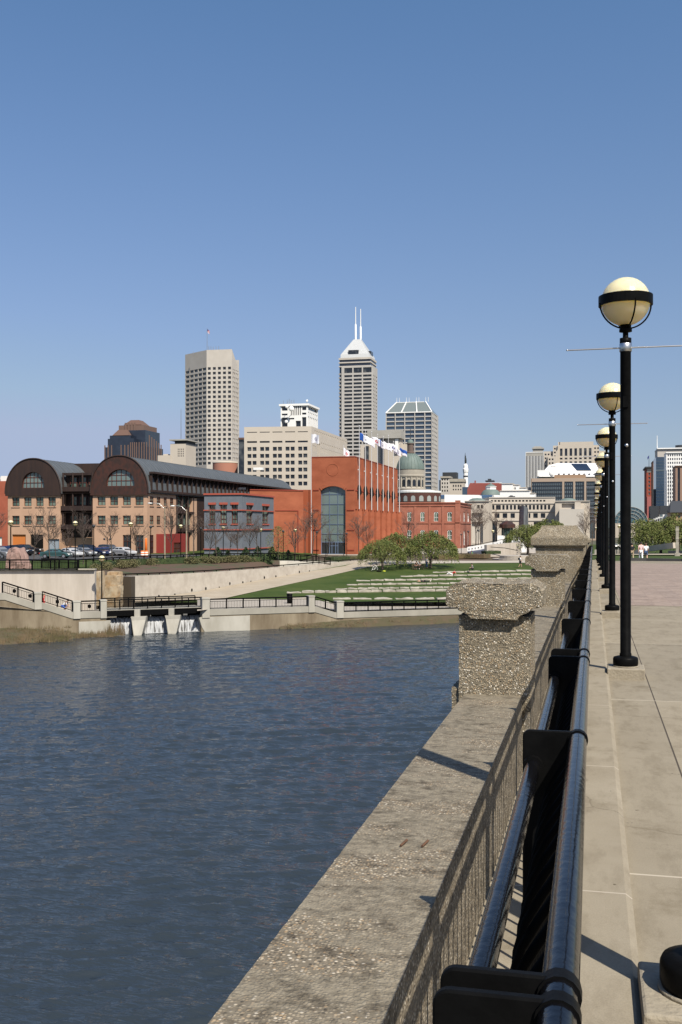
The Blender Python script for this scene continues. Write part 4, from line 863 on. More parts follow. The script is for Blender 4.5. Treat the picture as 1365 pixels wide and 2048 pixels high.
# barrel gables with half-round windows
def barrel(A, B, back, ytop, pxr, yspr, arch, front_m, roof_m, long=False):
    L = (B - A).length; d = (B - A) / L; n = Vector((d.y, -d.x, 0)); c = (A + B) / 2; zt = zh(ytop, Z1); ov = .35; hw = L / 2 + ov
    zs = eave + .0; hgt = zt - zs; N = 28
    prof = [(hw * math.cos(t) * 1.0, zs + hgt * (abs(math.sin(t)) ** .94)) for t in [math.pi * i / N for i in range(N + 1)]]
    prof = [(math.copysign(hw * abs(x / hw) ** .93, x), z) for x, z in prof]
    u2w = lambda x, z, k: c + d * x + Vector((0, 0, z)) - Vector((0, 0, c.z)) + n * k
    # gable front with an arched hole
    za, zb = arch[2], arch[3]; r = (arch[1] - arch[0]) / 2; cx_ = (arch[0] + arch[1]) / 2
    inner = [(cx_ + r * math.cos(t), za + (zb - za) * abs(math.sin(t)) ** .8) for t in [math.pi * i / N for i in range(N + 1)]]
    b = MB(); V = [u2w(x, z, .35) for x, z in prof] + [u2w(x, z, .35) for x, z in inner] + [u2w(x, z, -.15) for x, z in inner]
    b.add(V, [(i, i + 1, N + 2 + i, N + 1 + i) for i in range(N)] + [(N + 1 + i, N + 2 + i, 2 * N + 3 + i, 2 * N + 2 + i) for i in range(N)])
    b.add([u2w(-hw, zs - .35, .35), u2w(hw, zs - .35, .35), u2w(hw, zs, .35), u2w(inner[0][0], za, .35), u2w(inner[-1][0], za, .35), u2w(-hw, zs, .35)], [(0, 1, 2, 3, 4, 5)])
    b.add([u2w(-hw, zs - .35, .35), u2w(hw, zs - .35, .35), u2w(hw, zs - .35, -.2), u2w(-hw, zs - .35, -.2)], [(0, 1, 2, 3)]); b.build('gable', front_m, tb)
    b = MB(); b.tube([u2w(x, z + .05, .38) for x, z in prof], .13, 6); b.build('gable_edge', M_brown, tb)
    b = MB(); b.add([u2w(x, z, -.15) for x, z in inner], [tuple(range(N + 1))]); o = b.build('arched_window', M_blueglass, tb)
    b = MB(); b.tube([u2w(x, z, -.1) for x, z in inner], .12, 5); b.bar(u2w(cx_ - r, za, -.1), u2w(cx_ + r, za, -.1), .12, .15)
    for k in range(1, 6):
        x = cx_ - r + 2 * r * k / 6; zz = za + (zb - za) * (max(0, 1 - ((x - cx_) / r) ** 2)) ** .4; b.bar(u2w(x, za, -.1), u2w(x, zz, -.1), .09, .09)
    for k in (1, 2): z = za + (zb - za) * k / 3; hwid = r * math.sqrt(max(0, 1 - (k / 3) ** 2.5)); b.bar(u2w(cx_ - hwid, z, -.1), u2w(cx_ + hwid, z, -.1), .09, .09)
    b.build('frame', M_frame, o)
    # vault
    b = MB(); M_ = 40 if long else 6
    V = []
    for j in range(M_ + 1):
        k = .3 - (back + .3) * j / M_
        V += [u2w(x, z, k) for x, z in prof]
    n1 = N + 1
    b.add(V, [(j * n1 + i, j * n1 + i + 1, (j + 1) * n1 + i + 1, (j + 1) * n1 + i) for j in range(M_) for i in range(N)], 0, True)
    b.add([u2w(x, z, -back) for x, z in prof], [tuple(range(n1))]); o = b.build('roof', roof_m, tb)
    b = MB()                                                                   # standing seams
    ns = int(back / 1.3)
    for j in range(ns):
        k = -.8 - j * 1.3
        for i in range(2, 13): p, q_ = u2w(*prof[i], k), u2w(*prof[i + 1], k); b.bar(p, q_, .07, .10)
    b.build('seam', roof_m, o)
    return u2w, prof
uw = (185 - 295) / F * Z1
barrel(lA, lB, 14, 914, 70, 986, ((-4.6 * .5), (4.6 * .5), zh(974, Z1), zh(941, Z1)), M_brown, M_zinc)
arF = Face(crl, cr, 0, 1)
cu = (arF.u(214.5) + arF.u(271)) / 2 - arF.L / 2; ru = (arF.u(271) - arF.u(214.5)) / 2
VB = along(cr, (0, 1), 617) if False else None
backL = 96.0
barrel(crl, cr, backL, 911, 243, 986, (cu - ru, cu + ru, zh(972, Z1), zh(938, Z1)), M_rustc, M_zinc, True)
# clerestory band under the vault, on the south side
zt_, zb_ = lvl(944), lvl(983); c0 = cr + Vector((.12, .6, 0)); c1 = cr + Vector((.12, backL, 0)); fC = Face(c0, c1, zb_, zt_)
us = [(.8 + 2.46 * i, .8 + 2.46 * i + 1.55) for i in range(38)]; wC = [(a, e, zb_ + .7, zt_ - .5) for a, e in us]
b = MB(); facade(b, c0, c1, zb_, zt_, wC, .5); trim(b, fC, 0, fC.L, zb_ - .05, zb_ + .35, .5); trim(b, fC, 0, fC.L, zt_ - .25, zt_ + .1, .9); b.build('clerestory', M_brown, tb)
for w in wC: window(tb, fC, w, M_winlite, M_frame, 2, 2, .12, .5)
for i in range(39): b = MB(); trim(b, fC, .35 + 2.46 * i - .1, .35 + 2.46 * i + .14, zb_ + .3, zt_ - .2, .45); b.build('pilaster', M_brown, tb)
b = MB(); facade(b, SE + Vector((-.02, 0, 0)), c1 + Vector((-.14, 0, 0)), base, zb_); b.build('rear_wall', M_brown, tb)
# dark recess between the blocks: frames, balconies and glass
rA, rB = lB + Vector((0, 2.2, 0)), crl + Vector((0, 2.2, 0)); rA = Vector((rA.x, rA.y, 0)); fR = Face(rA, rB, base, lvl(938)); ztop = zh(925, Z1 + 2)
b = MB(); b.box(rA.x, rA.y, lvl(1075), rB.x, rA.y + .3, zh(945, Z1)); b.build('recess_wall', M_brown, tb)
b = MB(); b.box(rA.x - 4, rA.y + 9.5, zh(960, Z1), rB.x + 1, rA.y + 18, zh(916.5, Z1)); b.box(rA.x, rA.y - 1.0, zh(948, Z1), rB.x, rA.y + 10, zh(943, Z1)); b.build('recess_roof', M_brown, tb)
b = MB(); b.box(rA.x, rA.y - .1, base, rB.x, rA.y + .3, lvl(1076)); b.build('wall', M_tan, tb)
for yt, yb in ((951, 975), (991, 1010), (1030, 1049)):
    for i in range(3):
        u0 = fR.L * (.14 + .29 * i); w = (u0, u0 + fR.L * .22, zh(yb, Z1), zh(yt, Z1)); bb = MB(); bb.quad(*[fR.at(u, v, -.35) + Vector((0, -.42, 0)) for u, v in ((w[0], w[2]), (w[1], w[2]), (w[1], w[3]), (w[0], w[3]))]); o = bb.build('window', M_winlite, tb)
        bb = win_frames(tb, fR, w, 2, 2, M_brown, .12, -.12); bb.build('frame', M_frame, o)
for y in (983, 1022, 1060):
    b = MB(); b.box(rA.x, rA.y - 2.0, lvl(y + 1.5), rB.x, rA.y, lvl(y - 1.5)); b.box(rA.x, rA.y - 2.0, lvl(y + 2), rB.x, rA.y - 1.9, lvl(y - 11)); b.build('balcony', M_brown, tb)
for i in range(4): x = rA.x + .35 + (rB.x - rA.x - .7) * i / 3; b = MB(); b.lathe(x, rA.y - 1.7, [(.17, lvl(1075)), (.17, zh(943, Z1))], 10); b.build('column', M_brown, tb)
# brown bays and tan strip further along the south side
b = MB(); b.box(SH.x - 1.2, SH.y, base, SH.x - .6, SH.y + 16, zb_); b.build('recess_wall', M_brown, tb)
for i in range(4): b = MB(); b.lathe(SH.x - .1, SH.y + .5 + 2.9 * i, [(.2, base), (.2, zb_)], 10); b.build('column', M_brown, tb)
for i in range(3):
    for yt, yb in ((992, 1012), (1030, 1050)): b = MB(); zz = SH.y + .9 + 2.9 * i; b.box(SH.x - .7, zz, zh(yb, 200), SH.x - .5, zz + 2.1, zh(yt, 200)); b.build('window', M_winlite, tb)
for y in (1024, 1062): b = MB(); b.box(SH.x - .9, SH.y, zh(y + 2, 200), SH.x + .1, SH.y + 9.4, zh(y - 2, 200)); b.build('balcony', M_brown, tb)
b = MB(); p, q_ = along(SH, (0, 1), 385), along(SH, (0, 1), 394.5); b.box(p.x - .9, p.y, base, p.x - .02, q_.y, zb_ - .6); b.build('wall', M_tan, tb)
# red entrance box at the corner
e0, e1 = along(cr, (0, 1), 313), along(cr, (0, 1), 361); b = MB(); ef = Face(e0 + Vector((1.6, 0, 0)), e1 + Vector((1.6, 0, 0)), base, zh(1068, 196))
ew = ef.wins([(319, 328.5), (348, 362)], [(1086, 1108)], 330); facade(b, ef.A, ef.B, base, ef.z1, ew, .2); facade(b, Vector((e0.x, e0.y, 0)), ef.A, base, ef.z1); b.add([(e0.x, e0.y, ef.z1), (ef.A.x, ef.A.y, ef.z1), (ef.B.x, ef.B.y, ef.z1), (e1.x, e1.y, ef.z1)], [(0, 1, 2, 3)]); facade(b, ef.B, Vector((e1.x, e1.y, 0)), base, ef.z1); b.build('entrance', M_redent, tb)
for w in ew: window(tb, ef, w, M_windark, M_frame, 2, 2, .08, .2)
# ---- red brick building at the left edge
lb = thing('brick_building', 'plain red brick building with pale stripe, cut off by the left edge', 'building', C(-40, 215, 5)); r = rect(-160, 15.5, 215, 12)
shell(lb, r, CZ - 5.2, zh(962, 215), mat('plain_red_brick', (.30, .075, .04), .9, col2=(.36, .10, .055), scale=.5), {0: Face(r[0], r[1], 0, 1).wins([(-12, 4.5)], [(1074, 1098)], 0)}, M_white)
b = MB(); trim(b, Face(r[0], r[1], 0, 1), 0, 17.5, zh(1008, 215), zh(1006, 215), .06); b.build('stone_band', M_white, lb)
b = MB(); x = C(9, 217); b.box(x.x - .8, x.y, zh(962, 215), x.x + .8, x.y + 1.5, zh(951, 215)); b.box(x.x - 3, x.y, zh(962, 215), x.x - 1.2, x.y + 1.5, zh(954, 215)); b.build('roof_vent', M_white, lb)
# ---- grey block with coral trims
gz = CZ - 5.0; g2 = C(484.6, 181); g1 = along(g2, (1, 0), 409); g3 = along(g2, (0, 1), 547.8); gt = zh(988, 181)
gb = thing('block_building', 'blue grey block building with coral red window trims beside the orange wall', 'building', (g2.x - 3, g2.y + 5, gz))
f1, f2 = Face(g1, g2, gz, gt), Face(g2, g3, gz, gt)
w1 = f1.wins([(419, 431), (441, 454), (463.5, 476)], [(1009, 1047.5)], 470); w2 = f2.wins([(493.5, 506), (525, 538)], [(1009, 1047.5)], 490)
w2 = [(a, e, w1[0][2], w1[0][3]) for a, e, _, _ in w2]
b = MB(); facade(b, g1, g2, gz, gt, w1, .35); facade(b, g2, g3, gz, gt, w2, .35); k = Vector((-(g2 - g1).length, 0, 0)); facade(b, g3, g3 + k, gz, gt); facade(b, g3 + k, g1, gz, gt)
b.add([(p.x, p.y, gt) for p in (g1, g2, g3, g3 + k)], [(0, 1, 2, 3)]); b.build('wall', M_greyb, gb)
for f, ws in ((f1, w1), (f2, w2)):
    for w in ws:
        o = window(gb, f, w, M_winlite, M_frame, 2, 4, .14, .35)
        b = MB(); trim(b, f, w[0] - .15, w[1] + .15, w[3] - .02, w[3] + .36, .14); trim(b, f, w[0] - .08, w[1] + .08, w[2] - .2, w[2], .14); b.build('lintel', M_redtrim, o)
    b = MB(); trim(b, f, -.1, f.L + .1, gt - .12, gt + .16, .2); b.build('cornice', M_redtrim, gb)
    for y in (1020.3, 1059.5, 1098.5): b = MB(); trim(b, f, -.1, f.L + .1, zh(y + 1, 181), zh(y - 1, 181), .22); b.build('band', M_redtrim, gb)
# ---- orange link wall
oz = CZ - 6.2; o1, o2 = g3 + Vector((.6, -2, 0)), None
ob = thing('link_building', 'plain orange brick link wall between the grey block and the tall hall', 'building', C(590, 228, 6.2)); ot = 226
r = [C(500, ot - 6), C(607, ot - 2), C(607, ot + 14), C(500, ot + 14)]
shell(ob, r, oz, zh(980.5, ot - 3), M_orange)
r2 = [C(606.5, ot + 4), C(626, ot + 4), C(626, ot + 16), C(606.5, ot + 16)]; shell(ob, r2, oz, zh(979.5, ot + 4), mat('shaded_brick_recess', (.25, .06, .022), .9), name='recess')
fo = Face(r[0], r[1], 0, 1)
b = MB(); trim(b, fo, fo.u(551), fo.u(596.5), zh(1022, ot - 2), zh(1020.5, ot - 2), .12); b.bar(fo.at(fo.u(596), oz, -.1) + Vector((.1, -.1, 0)), fo.at(fo.u(596), zh(1022, ot), -.1) + Vector((.1, -.1, 0)), .22, .2); b.build('band', M_orangeD, ob)
b = MB(); trim(b, fo, 0, fo.L, zh(981.5, ot - 3), zh(979.5, ot - 3), .15); b.build('cornice', M_orangeD, ob)
b = MB()
for i in range(7): p = C(478 + i * 2.2, ot - 3); b.tube([(p.x, p.y, zh(981, ot)), (p.x, p.y, zh(977, ot))], .03, 5)
p, q_ = C(478, ot - 3), C(492, ot - 3); b.bar(Vector((p.x, p.y, zh(977, ot))), Vector((q_.x, q_.y, zh(977, ot))), .05, .05); b.build('roof_rail', M_steel, ob)
# ---- tall orange hall
hz_ = CZ - 6.55; hc = C(710, 230); hl_ = along(hc, (1, 0), 623.3); hb = along(hc, (0, 1), 793); ht = zh(912.5, 230)
hall = thing('exhibition_hall', 'tall orange brick hall with arched glass front and row of buttresses', 'building', (hc.x - 5, hc.y + 20, hz_))
fA, fB = Face(hl_, hc, hz_, ht), Face(hc, hb, hz_, ht)
ua, ub = fA.u(641.5), fA.u(691.5); vs_, vt_ = zh(981, 230), zh(971.8, 230)                 # arch springing and crown
b = MB(); facade(b, hl_, hc, hz_, ht, [(ua, ub, hz_ + .5, vt_ + .01)], .8)
N = 16; arc = [(ua + (ub - ua) * i / N, vs_ + (vt_ - vs_) * math.sin(math.pi * i / N) ** .7) for i in range(N + 1)]
for k0 in range(N): b.quad(fA.at(arc[k0][0], arc[k0][1]), fA.at(arc[k0 + 1][0], arc[k0 + 1][1]), fA.at(arc[k0 + 1][0], vt_ + .01), fA.at(arc[k0][0], vt_ + .01)); b.quad(fA.at(*arc[k0]), fA.at(*arc[k0 + 1]), fA.at(*arc[k0 + 1], -.8), fA.at(*arc[k0], -.8))
bayL = fB.L / 7.25; sw = []
bays = [(711.5, 724), (724, 736.5), (736.5, 748.5), (748.5, 760), (760, 770.5), (770.5, 781), (781, 791)]
for a, e in bays: u0, u1 = fB.u(a), fB.u(e); sw.append((u0 + (u1 - u0) * .30, u0 + (u1 - u0) * .88, hz_ + .5, zh(981, 230)))
facade(b, hc, hb, hz_, ht, sw, 1.6); hbl = hb + Vector((-(hc - hl_).length, 0, 0)); facade(b, hb, hbl, hz_, ht); facade(b, hbl, hl_, hz_, ht); b.add([(p.x, p.y, ht) for p in (hl_, hc, hb, hbl)], [(0, 1, 2, 3)]); b.build('wall', M_orange, hall)
# recess backs: orange brick with a dark arched head
for w in sw:
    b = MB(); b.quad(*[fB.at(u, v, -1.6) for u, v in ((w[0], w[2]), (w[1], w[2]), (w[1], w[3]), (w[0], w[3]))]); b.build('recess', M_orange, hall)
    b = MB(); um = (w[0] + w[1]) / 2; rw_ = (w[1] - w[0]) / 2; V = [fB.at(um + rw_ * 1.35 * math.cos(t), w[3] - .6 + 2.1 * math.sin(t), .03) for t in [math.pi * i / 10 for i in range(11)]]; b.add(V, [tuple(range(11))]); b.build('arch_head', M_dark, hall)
b = MB(); nA = Vector((fA.d.y, -fA.d.x, 0)); V = [fA.at(u, v, -.75) for u, v in arc] + [fA.at(ub, hz_ + .5, -.75), fA.at(ua, hz_ + .5, -.75)]; b.add(V, [tuple(range(len(V)))]); gl = b.build('arched_window', M_blueglass, hall)
b = MB()
def gbar(u0, v0, u1, v1, t=.1): b.bar(fA.at(u0, v0, -.68), fA.at(u1, v1, -.68), t, t)
W_ = ub - ua
for fr_ in (.335, .67): gbar(ua + W_ * fr_, hz_ + .5, ua + W_ * fr_, vs_ + .6)
for y in (988, 1008, 1028.5, 1048.5, 1068): gbar(ua, zh(y, 230), ub, zh(y, 230))
for u in (ua + .06, ub - .06): gbar(u, hz_ + .5, u, vs_)
b.build('frame', M_bluefr, gl)
b = MB(); b.quad(*[fA.at(u, v, -.7) for u, v in ((ua + .1, hz_ + .5), (ub - .1, hz_ + .5), (ub - .1, zh(1084, 230)), (ua + .1, zh(1084, 230)))]); dgl = b.build('door', M_windark, hall)
b = MB(); gbar(ua, zh(1084.5, 230), ub, zh(1084.5, 230), .16); gbar(ua, hz_ + .6, ub, hz_ + .6, .12)
for fr_ in (.0, .335, .43, .58, .67, 1.0): gbar(ua + W_ * fr_, hz_ + .5, ua + W_ * fr_, zh(1084, 230), .11)
gbar(ua + W_ * .335, zh(1092, 230), ua + W_ * .67, zh(1092, 230)); b.build('frame', M_bluefr, dgl)
b = MB(); t_ = [math.pi * i / 12 for i in range(13)]
for (p, q_) in zip(arc, arc[1:]): b.bar(fA.at(p[0], p[1] + .35, .06), fA.at(q_[0], q_[1] + .35, .06), .14, .7)
b.build('arch_surround', M_orange, hall)
b = MB(); cu_, cv_ = fA.u(665.7), zh(939, 230); b.tube([fA.at(cu_ + 1.32 * math.cos(2 * math.pi * i / 32), cv_ + 1.32 * math.sin(2 * math.pi * i / 32), .0) for i in range(33)], .07, 6); b.build('round_relief', M_orange, hall)
for a, e in bays:
    u0, u1 = fB.u(a), fB.u(e); um = u0 + (u1 - u0) * .6; b = MB(); b.tube([fB.at(um + 1.32 * math.cos(2 * math.pi * i / 24), zh(937, 230) + 1.32 * math.sin(2 * math.pi * i / 24), 0) for i in range(25)], .07, 5); b.build('round_relief', M_orange, hall)
for y in (979.5, 1020, 1060, 1100):
    b = MB(); trim(b, fA, fA.u(624), ua - .35, zh(y + .9, 230), zh(y - .7, 230), .14); trim(b, fA, ub + .35, fA.u(709), zh(y + .9, 230), zh(y - .7, 230), .14); b.build('band', M_orangeD, hall)
b = MB(); trim(b, fA, 0, fA.L, ht - .15, ht + .03, .08); trim(b, fB, 0, fB.L, ht - .15, ht + .03, .08); b.build('cornice', M_orangeD, hall)
# buttresses of the side, each with its coursed bands
for i, (a, e) in enumerate(bays + [(791, 800)]):
    u0 = fB.u(a) if i < 7 else fB.L - .1; zt = zh(1018, 230); w_ = 1.15
    b = MB(); p0, p1 = fB.at(u0 + .1, 0, 0), fB.at(u0 + .1 + w_, 0, 0); pr = [p0, fB.at(u0 + .1, 0, .55), fB.at(u0 + .1 + w_ * .8, 0, 1.25), fB.at(u0 + .1 + w_, 0, 1.2), p1]
    b.prism([(p.x, p.y) for p in reversed(pr)][::-1], hz_, zt); b.build('buttress', M_orange, hall)
    for y in (1019, 1060, 1100):
        b = MB(); c = fB.at(u0 + .1 + w_ * .9, zh(y, 230), 1.25); b.box(c.x - .14, c.y - .18, c.z - .14, c.x + .12, c.y + .14, c.z + .14); b.build('corbel', M_orangeD, hall)
    b = MB(); trim(b, fB, u0 - .12, u0 + .12, zh(1018, 230), ht - .3, .35); b.build('pilaster', M_orange, hall)
    b = MB(); c = fB.at(u0, zh(981, 230), .3); b.box(c.x - .2, c.y - .2, c.z - .15, c.x + .15, c.y + .2, c.z + .15); b.build('corbel', M_orangeD, hall)
# pale plinth strip in front of the hall
b = MB(); p, q_ = C(618, 226), C(738, 224.5); b.bar(Vector((p.x, p.y, CZ - 6.3)), Vector((q_.x, q_.y, CZ - 6.3)), 3, .8); tag(b.build('low_wall', M_quay), 'low pale stone strip in front of the orange hall doors', 'wall')
# ---- flagpoles and flags on the buttresses
M_pole = mat('pale_pole', (.50, .50, .50), .45)
M_flags = {k: mat('flag_' + k, c, .8) for k, c in (('white', (.85, .85, .88)), ('blue', (.02, .10, .42)), ('navy', (.03, .04, .20)), ('red', (.5, .03, .04)), ('grey', (.35, .34, .42)))}
def flag(p, L, H, droop, ang, cols, seed):
    """waving cloth: columns x rows, colour picked per cell; real thin folded sheet with thickness"""
    b = MB(); nx, ny = 14, 9; V = []; dx = Vector((math.cos(ang), math.sin(ang), 0)); dn = Vector((-dx.y, dx.x, 0))
    for i in range(nx + 1):
        for j in range(ny + 1):
            s, t = i / nx, j / ny; w = math.sin(s * 7 + seed + t * 1.2) * .16 * s ** .5
            V.append(p + dx * (L * s * (1 - droop * .35)) + dn * w + Vector((0, 0, -H * t - droop * L * s ** 1.2 * .75 + .08 * math.sin(s * 9 + seed))))
    for i in range(nx):
        for j in range(ny): b.f.append((i * (ny + 1) + j, (i + 1) * (ny + 1) + j, (i + 1) * (ny + 1) + j + 1, i * (ny + 1) + j + 1)); b.m.append(cols(i / nx, j / ny)); b.s.append(True)
    b.v = [tuple(v) for v in V]; return b
keys = list(M_flags)
two = lambda a, b_, s0: (lambda s, t: keys.index(a) if s < s0 else (keys.index('grey') if (.58 < s < .78 and .35 < t < .62) else keys.index(b_)))
emb = lambda a, e: (lambda s, t: keys.index(e) if ((s - .5) ** 2 * 2.2 + (t - .5) ** 2) < .05 and ((s - .5) ** 2 * 2.2 + (t - .5) ** 2) > .012 else keys.index(a))
specs = [('blue', two('blue', 'white', .36), 'blue and white banner flag on the tallest front pole'), ('white', lambda s, t: keys.index('navy') if s < .16 and t > .3 else keys.index('white'), 'white flag with navy corner on the second pole from the hall corner'),
         ('white', emb('white', 'red'), 'white flag with red emblem on the third pole'), ('blue', two('blue', 'white', .42), 'blue flag with white end on the fourth pole'),
         ('white', two('white', 'white', .1), 'white flag with grey stripe on the fifth pole'), ('white', emb('white', 'navy'), 'white flag with dark round emblem on the sixth pole'),
         ('grey', two('grey', 'white', .5), 'dull purple and white flag on the seventh pole'), ('blue', lambda s, t: keys.index('blue') if t < .5 else keys.index('white'), 'blue over white flag on the last pole near the dome')]
tops = [853, 862, 865, 870, 874, 872, 884, 889]; fy = [866, 872, 873, 878, 883, 886, 893, 896]
for i in range(8):
    a = (bays + [(791, 800)])[i][0]; u = fB.u(a) if i < 7 else fB.L - .05; p = fB.at(u, 0, .85); zz = zh(1018, 230); dp = depth(p); ztp = zh(tops[i], dp)
    pl = thing('flagpole', f'tall pale flagpole on the brick buttress, {NTH[i]} from the hall corner', 'flagpole', (p.x, p.y, zz), 'flagpoles along the hall')
    b = MB(); b.tube([(p.x, p.y, zz), (p.x, p.y, ztp)], [.12, .06], 10); b.build('pole', M_pole, pl); b = MB(); b.ball((p.x, p.y, ztp + .1), .16, 8); b.build('finial', M_pole, pl); b = MB(); b.box(p.x - .32, p.y - .1, zh(939, 230) - .12, p.x - .1, p.y + .1, zh(939, 230) + .12); b.build('bracket', M_pole, pl)
    fb_ = flag(Vector((p.x + .12, p.y - .05, zh(fy[i], dp))), 2.6, 1.6, .55 + .1 * math.sin(i * 2.3), -.25 + .2 * math.sin(i * 1.7), specs[i][1], i * 1.9)
    o = fb_.build('flag', [M_flags[k] for k in keys]); o.modifiers.new('cloth', 'SOLIDIFY').thickness = .015; tag(o, specs[i][2], 'flag', 'flags over the hall')
# flagpole at the hall's left corner and a short one behind
p = C(623, 229); pl = thing('flagpole', 'thin pale flagpole at the left corner of the orange hall', 'flagpole', (p.x, p.y, hz_)); b = MB(); b.tube([(p.x, p.y, hz_), (p.x, p.y, zh(866, 229))], [.09, .05], 8); b.build('pole', M_pole, pl)
o = flag(Vector((p.x + .1, p.y, zh(868, 229))), 2.1, 1.9, .2, -.3, emb('white', 'grey'), 4).build('flag', [M_flags[k] for k in keys]); tag(o, 'crumpled white flag on the pole at the left hall corner', 'flag')
p = fB.at(fB.u(722), 0, -4); pl = thing('flagpole', 'short flagpole rising behind the hall roof between the first poles', 'flagpole', (p.x, p.y, ht)); b = MB(); b.tube([(p.x, p.y, ht), (p.x, p.y, zh(890, depth(p)))], .07, 8); b.build('pole', M_pole, pl)
o = flag(Vector((p.x + .1, p.y, zh(896, depth(p)))), 1.7, 1.6, .7, -.1, emb('white', 'red'), 7).build('flag', [M_flags[k] for k in keys]); tag(o, 'small white flag with red mark on the short pole behind the hall roof', 'flag')
# ---- old brick factory with arched windows
bz = CZ - 6.6; k2 = C(919.5, 320); k1 = along(k2, (1, 0), 770); k3 = along(k2, (0, 1), 942.5); kt = zh(1004, 320)
br = thing('brick_factory', 'two storey old red brick building with white arched windows behind the willows', 'building', (k2.x - 10, k2.y + 8, bz))
f1, f2 = Face(k1, k2, bz, kt), Face(k2, k3, bz, kt)
cols1 = [(791.5, 796), (815.5, 823), (841.5, 849.5), (868.5, 877), (895.5, 904)]; r1 = [(1024, 1042.5), (1060.5, 1079)]
w1 = f1.wins(cols1, r1, 919); w2 = [(a, e, c, d) for (a, e, c, d) in f2.wins([(919.5 + 1.2, 922.6), (928, 930.5), (936, 938.5)], [(1023.5, 1043), (1062, 1092)], 920)]
b = MB(); facade(b, k1, k2, bz, kt, w1, .3); facade(b, k2, k3, bz, kt, w2, .3); kk = Vector((-(k2 - k1).length, 0, 0)); facade(b, k3, k3 + kk, bz, kt); facade(b, k3 + kk, k1, bz, kt); b.add([(p.x, p.y, kt) for p in (k1, k2, k3, k3 + kk)], [(0, 1, 2, 3)]); b.build('wall', M_brick, br)
def arched(root, f, w, m, mf):
    a, e, c, d = w; um, rr = (a + e) / 2, (e - a) / 2; N = 8; V = [f.at(um + rr * math.cos(t), d - rr + rr * 1.0 * math.sin(t), -.2) for t in [math.pi * i / N for i in range(N + 1)]] + [f.at(a, c, -.2), f.at(e, c, -.2)]
    b = MB(); b.add(V, [tuple(range(len(V)))]); o = b.build('window', m, root)
    b = MB()
    for (p, q_) in zip(V, V[1:] + V[:1]): b.bar(p + Vector((.02, -.08, 0)), q_ + Vector((.02, -.08, 0)), .1, .16)
    b.bar(f.at(um, c, -.12), f.at(um, d, -.12), .07, .07); b.bar(f.at(a, (c + d) / 2 - .2, -.12), f.at(e, (c + d) / 2 - .2, -.12), .07, .1); b.build('frame', mf, o)
    b = MB()                                                                     # brick spandrels closing the square head
    for i in range(N):
        p0_, p1_ = V[i], V[i + 1]; b.quad(p0_ + Vector((0, 0, 0)), p1_, Vector((p1_.x, p1_.y, f.at(0, d).z)), Vector((p0_.x, p0_.y, f.at(0, d).z)))
    b.build('arch_brickwork', M_brick, o)
for w in w1: arched(br, f1, w, M_winlite, M_white)
for w in w2: arched(br, f2, w, M_white, M_white)
for f in (f1, f2):
    for y, o_ in ((1011, .22), (1046, .2), (1005.2, .3)): b = MB(); trim(b, f, -.05, f.L + .05, zh(y + 1, 320), zh(y - 1, 320), o_); b.build('string_course', M_brick, br)
for px in (803, 831, 860, 886.5): b = MB(); u = f1.u(px); trim(b, f1, u - .35, u + .35, bz, zh(1013, 320), .18); b.build('pilaster', M_brick, br)
b = MB(); trim(b, f1, f1.u(911), f1.L + .14, bz, kt + .5, .2); trim(b, f2, -.13, .9, bz, kt + .5, .2); b.build('pilaster', M_brick, br)
M_rhwin = mat('pale_arch_glass', (.30, .32, .30), .4)
rt = thing('roundhouse', 'dark brick roundhouse with pale arched windows under a white flat roof', 'building', C(836, 395, 6)); c = C(836, 395); rr = 46 / F * 395
b = MB(); b.lathe(c.x, c.y, [(rr, GZ), (rr, zh(986, 395))], 40, sm=False); b.build('wall', M_brickD, rt); b = MB(); b.lathe(c.x, c.y, [(rr, zh(987, 395)), (rr * 1.02, zh(986, 395)), (rr * 1.02, zh(982.5, 395)), (rr * .6, zh(980.5, 395)), (0, zh(980.5, 395))], 40, sm=False); b.build('roof', M_white, rt)
for i in range(11):
    a = R(-172 + i * 20) ; b = MB(); w_ = .8; tx = Vector((-math.sin(a), math.cos(a), 0)); cc = Vector((c.x + (rr + .05) * math.cos(a), c.y + (rr + .05) * math.sin(a), zh(1003.5, 395))); V = [cc + tx * w_, cc - tx * w_] + [cc - tx * w_ * math.cos(t) + Vector((0, 0, 1.3 + w_ * math.sin(t))) for t in [math.pi * j / 8 for j in range(9)]]
    b.add(V, [tuple(range(len(V)))]); b.build('window', M_rhwin, rt)
# ---------------------------------------------------------------- the skyline
M_lime1 = mat('pale_stone_cladding', (.45, .41, .36), .9, col2=(.51, .47, .415), scale=.06, detail=3)
M_lime2 = mat('cream_concrete', (.46, .405, .335), .9, col2=(.50, .445, .375), scale=.05)
M_tglass = mat('tower_glass', (.016, .02, .026), .12, col2=(.085, .09, .09), scale=.21, detail=1, lo=.52, hi=.72, spec=.6)
M_bglass = mat('blue_tower_glass', (.028, .05, .085), .12, col2=(.05, .08, .12), scale=.06, detail=1, spec=.7)
M_ggrey = mat('grey_curtain_glass', (.085, .11, .125), .14, col2=(.12, .15, .165), scale=.08, spec=.7)
M_pinkst = mat('rose_granite', (.15, .095, .075), .85)
M_nglass = mat('navy_glass', (.015, .02, .033), .15, col2=(.024, .032, .05), scale=.1, spec=.6)
M_wht = mat('white_cladding', (.78, .77, .74), .7)
M_green = mat('copper_green', (.105, .145, .13), .7, col2=(.145, .185, .165), scale=.25)
M_redwall = mat('dull_red_wall', (.20, .05, .04), .9, col2=(.24, .065, .05), scale=.1)
M_dkgrey = mat('dark_grey_metal', (.03, .034, .04), .6)
M_spand = mat('light_spandrel', (.40, .38, .35), .9, col2=(.44, .42, .39), scale=.05)
M_grst = mat('weathered_stone', (.40, .365, .30), .9, col2=(.30, .27, .22), scale=.12, detail=8)
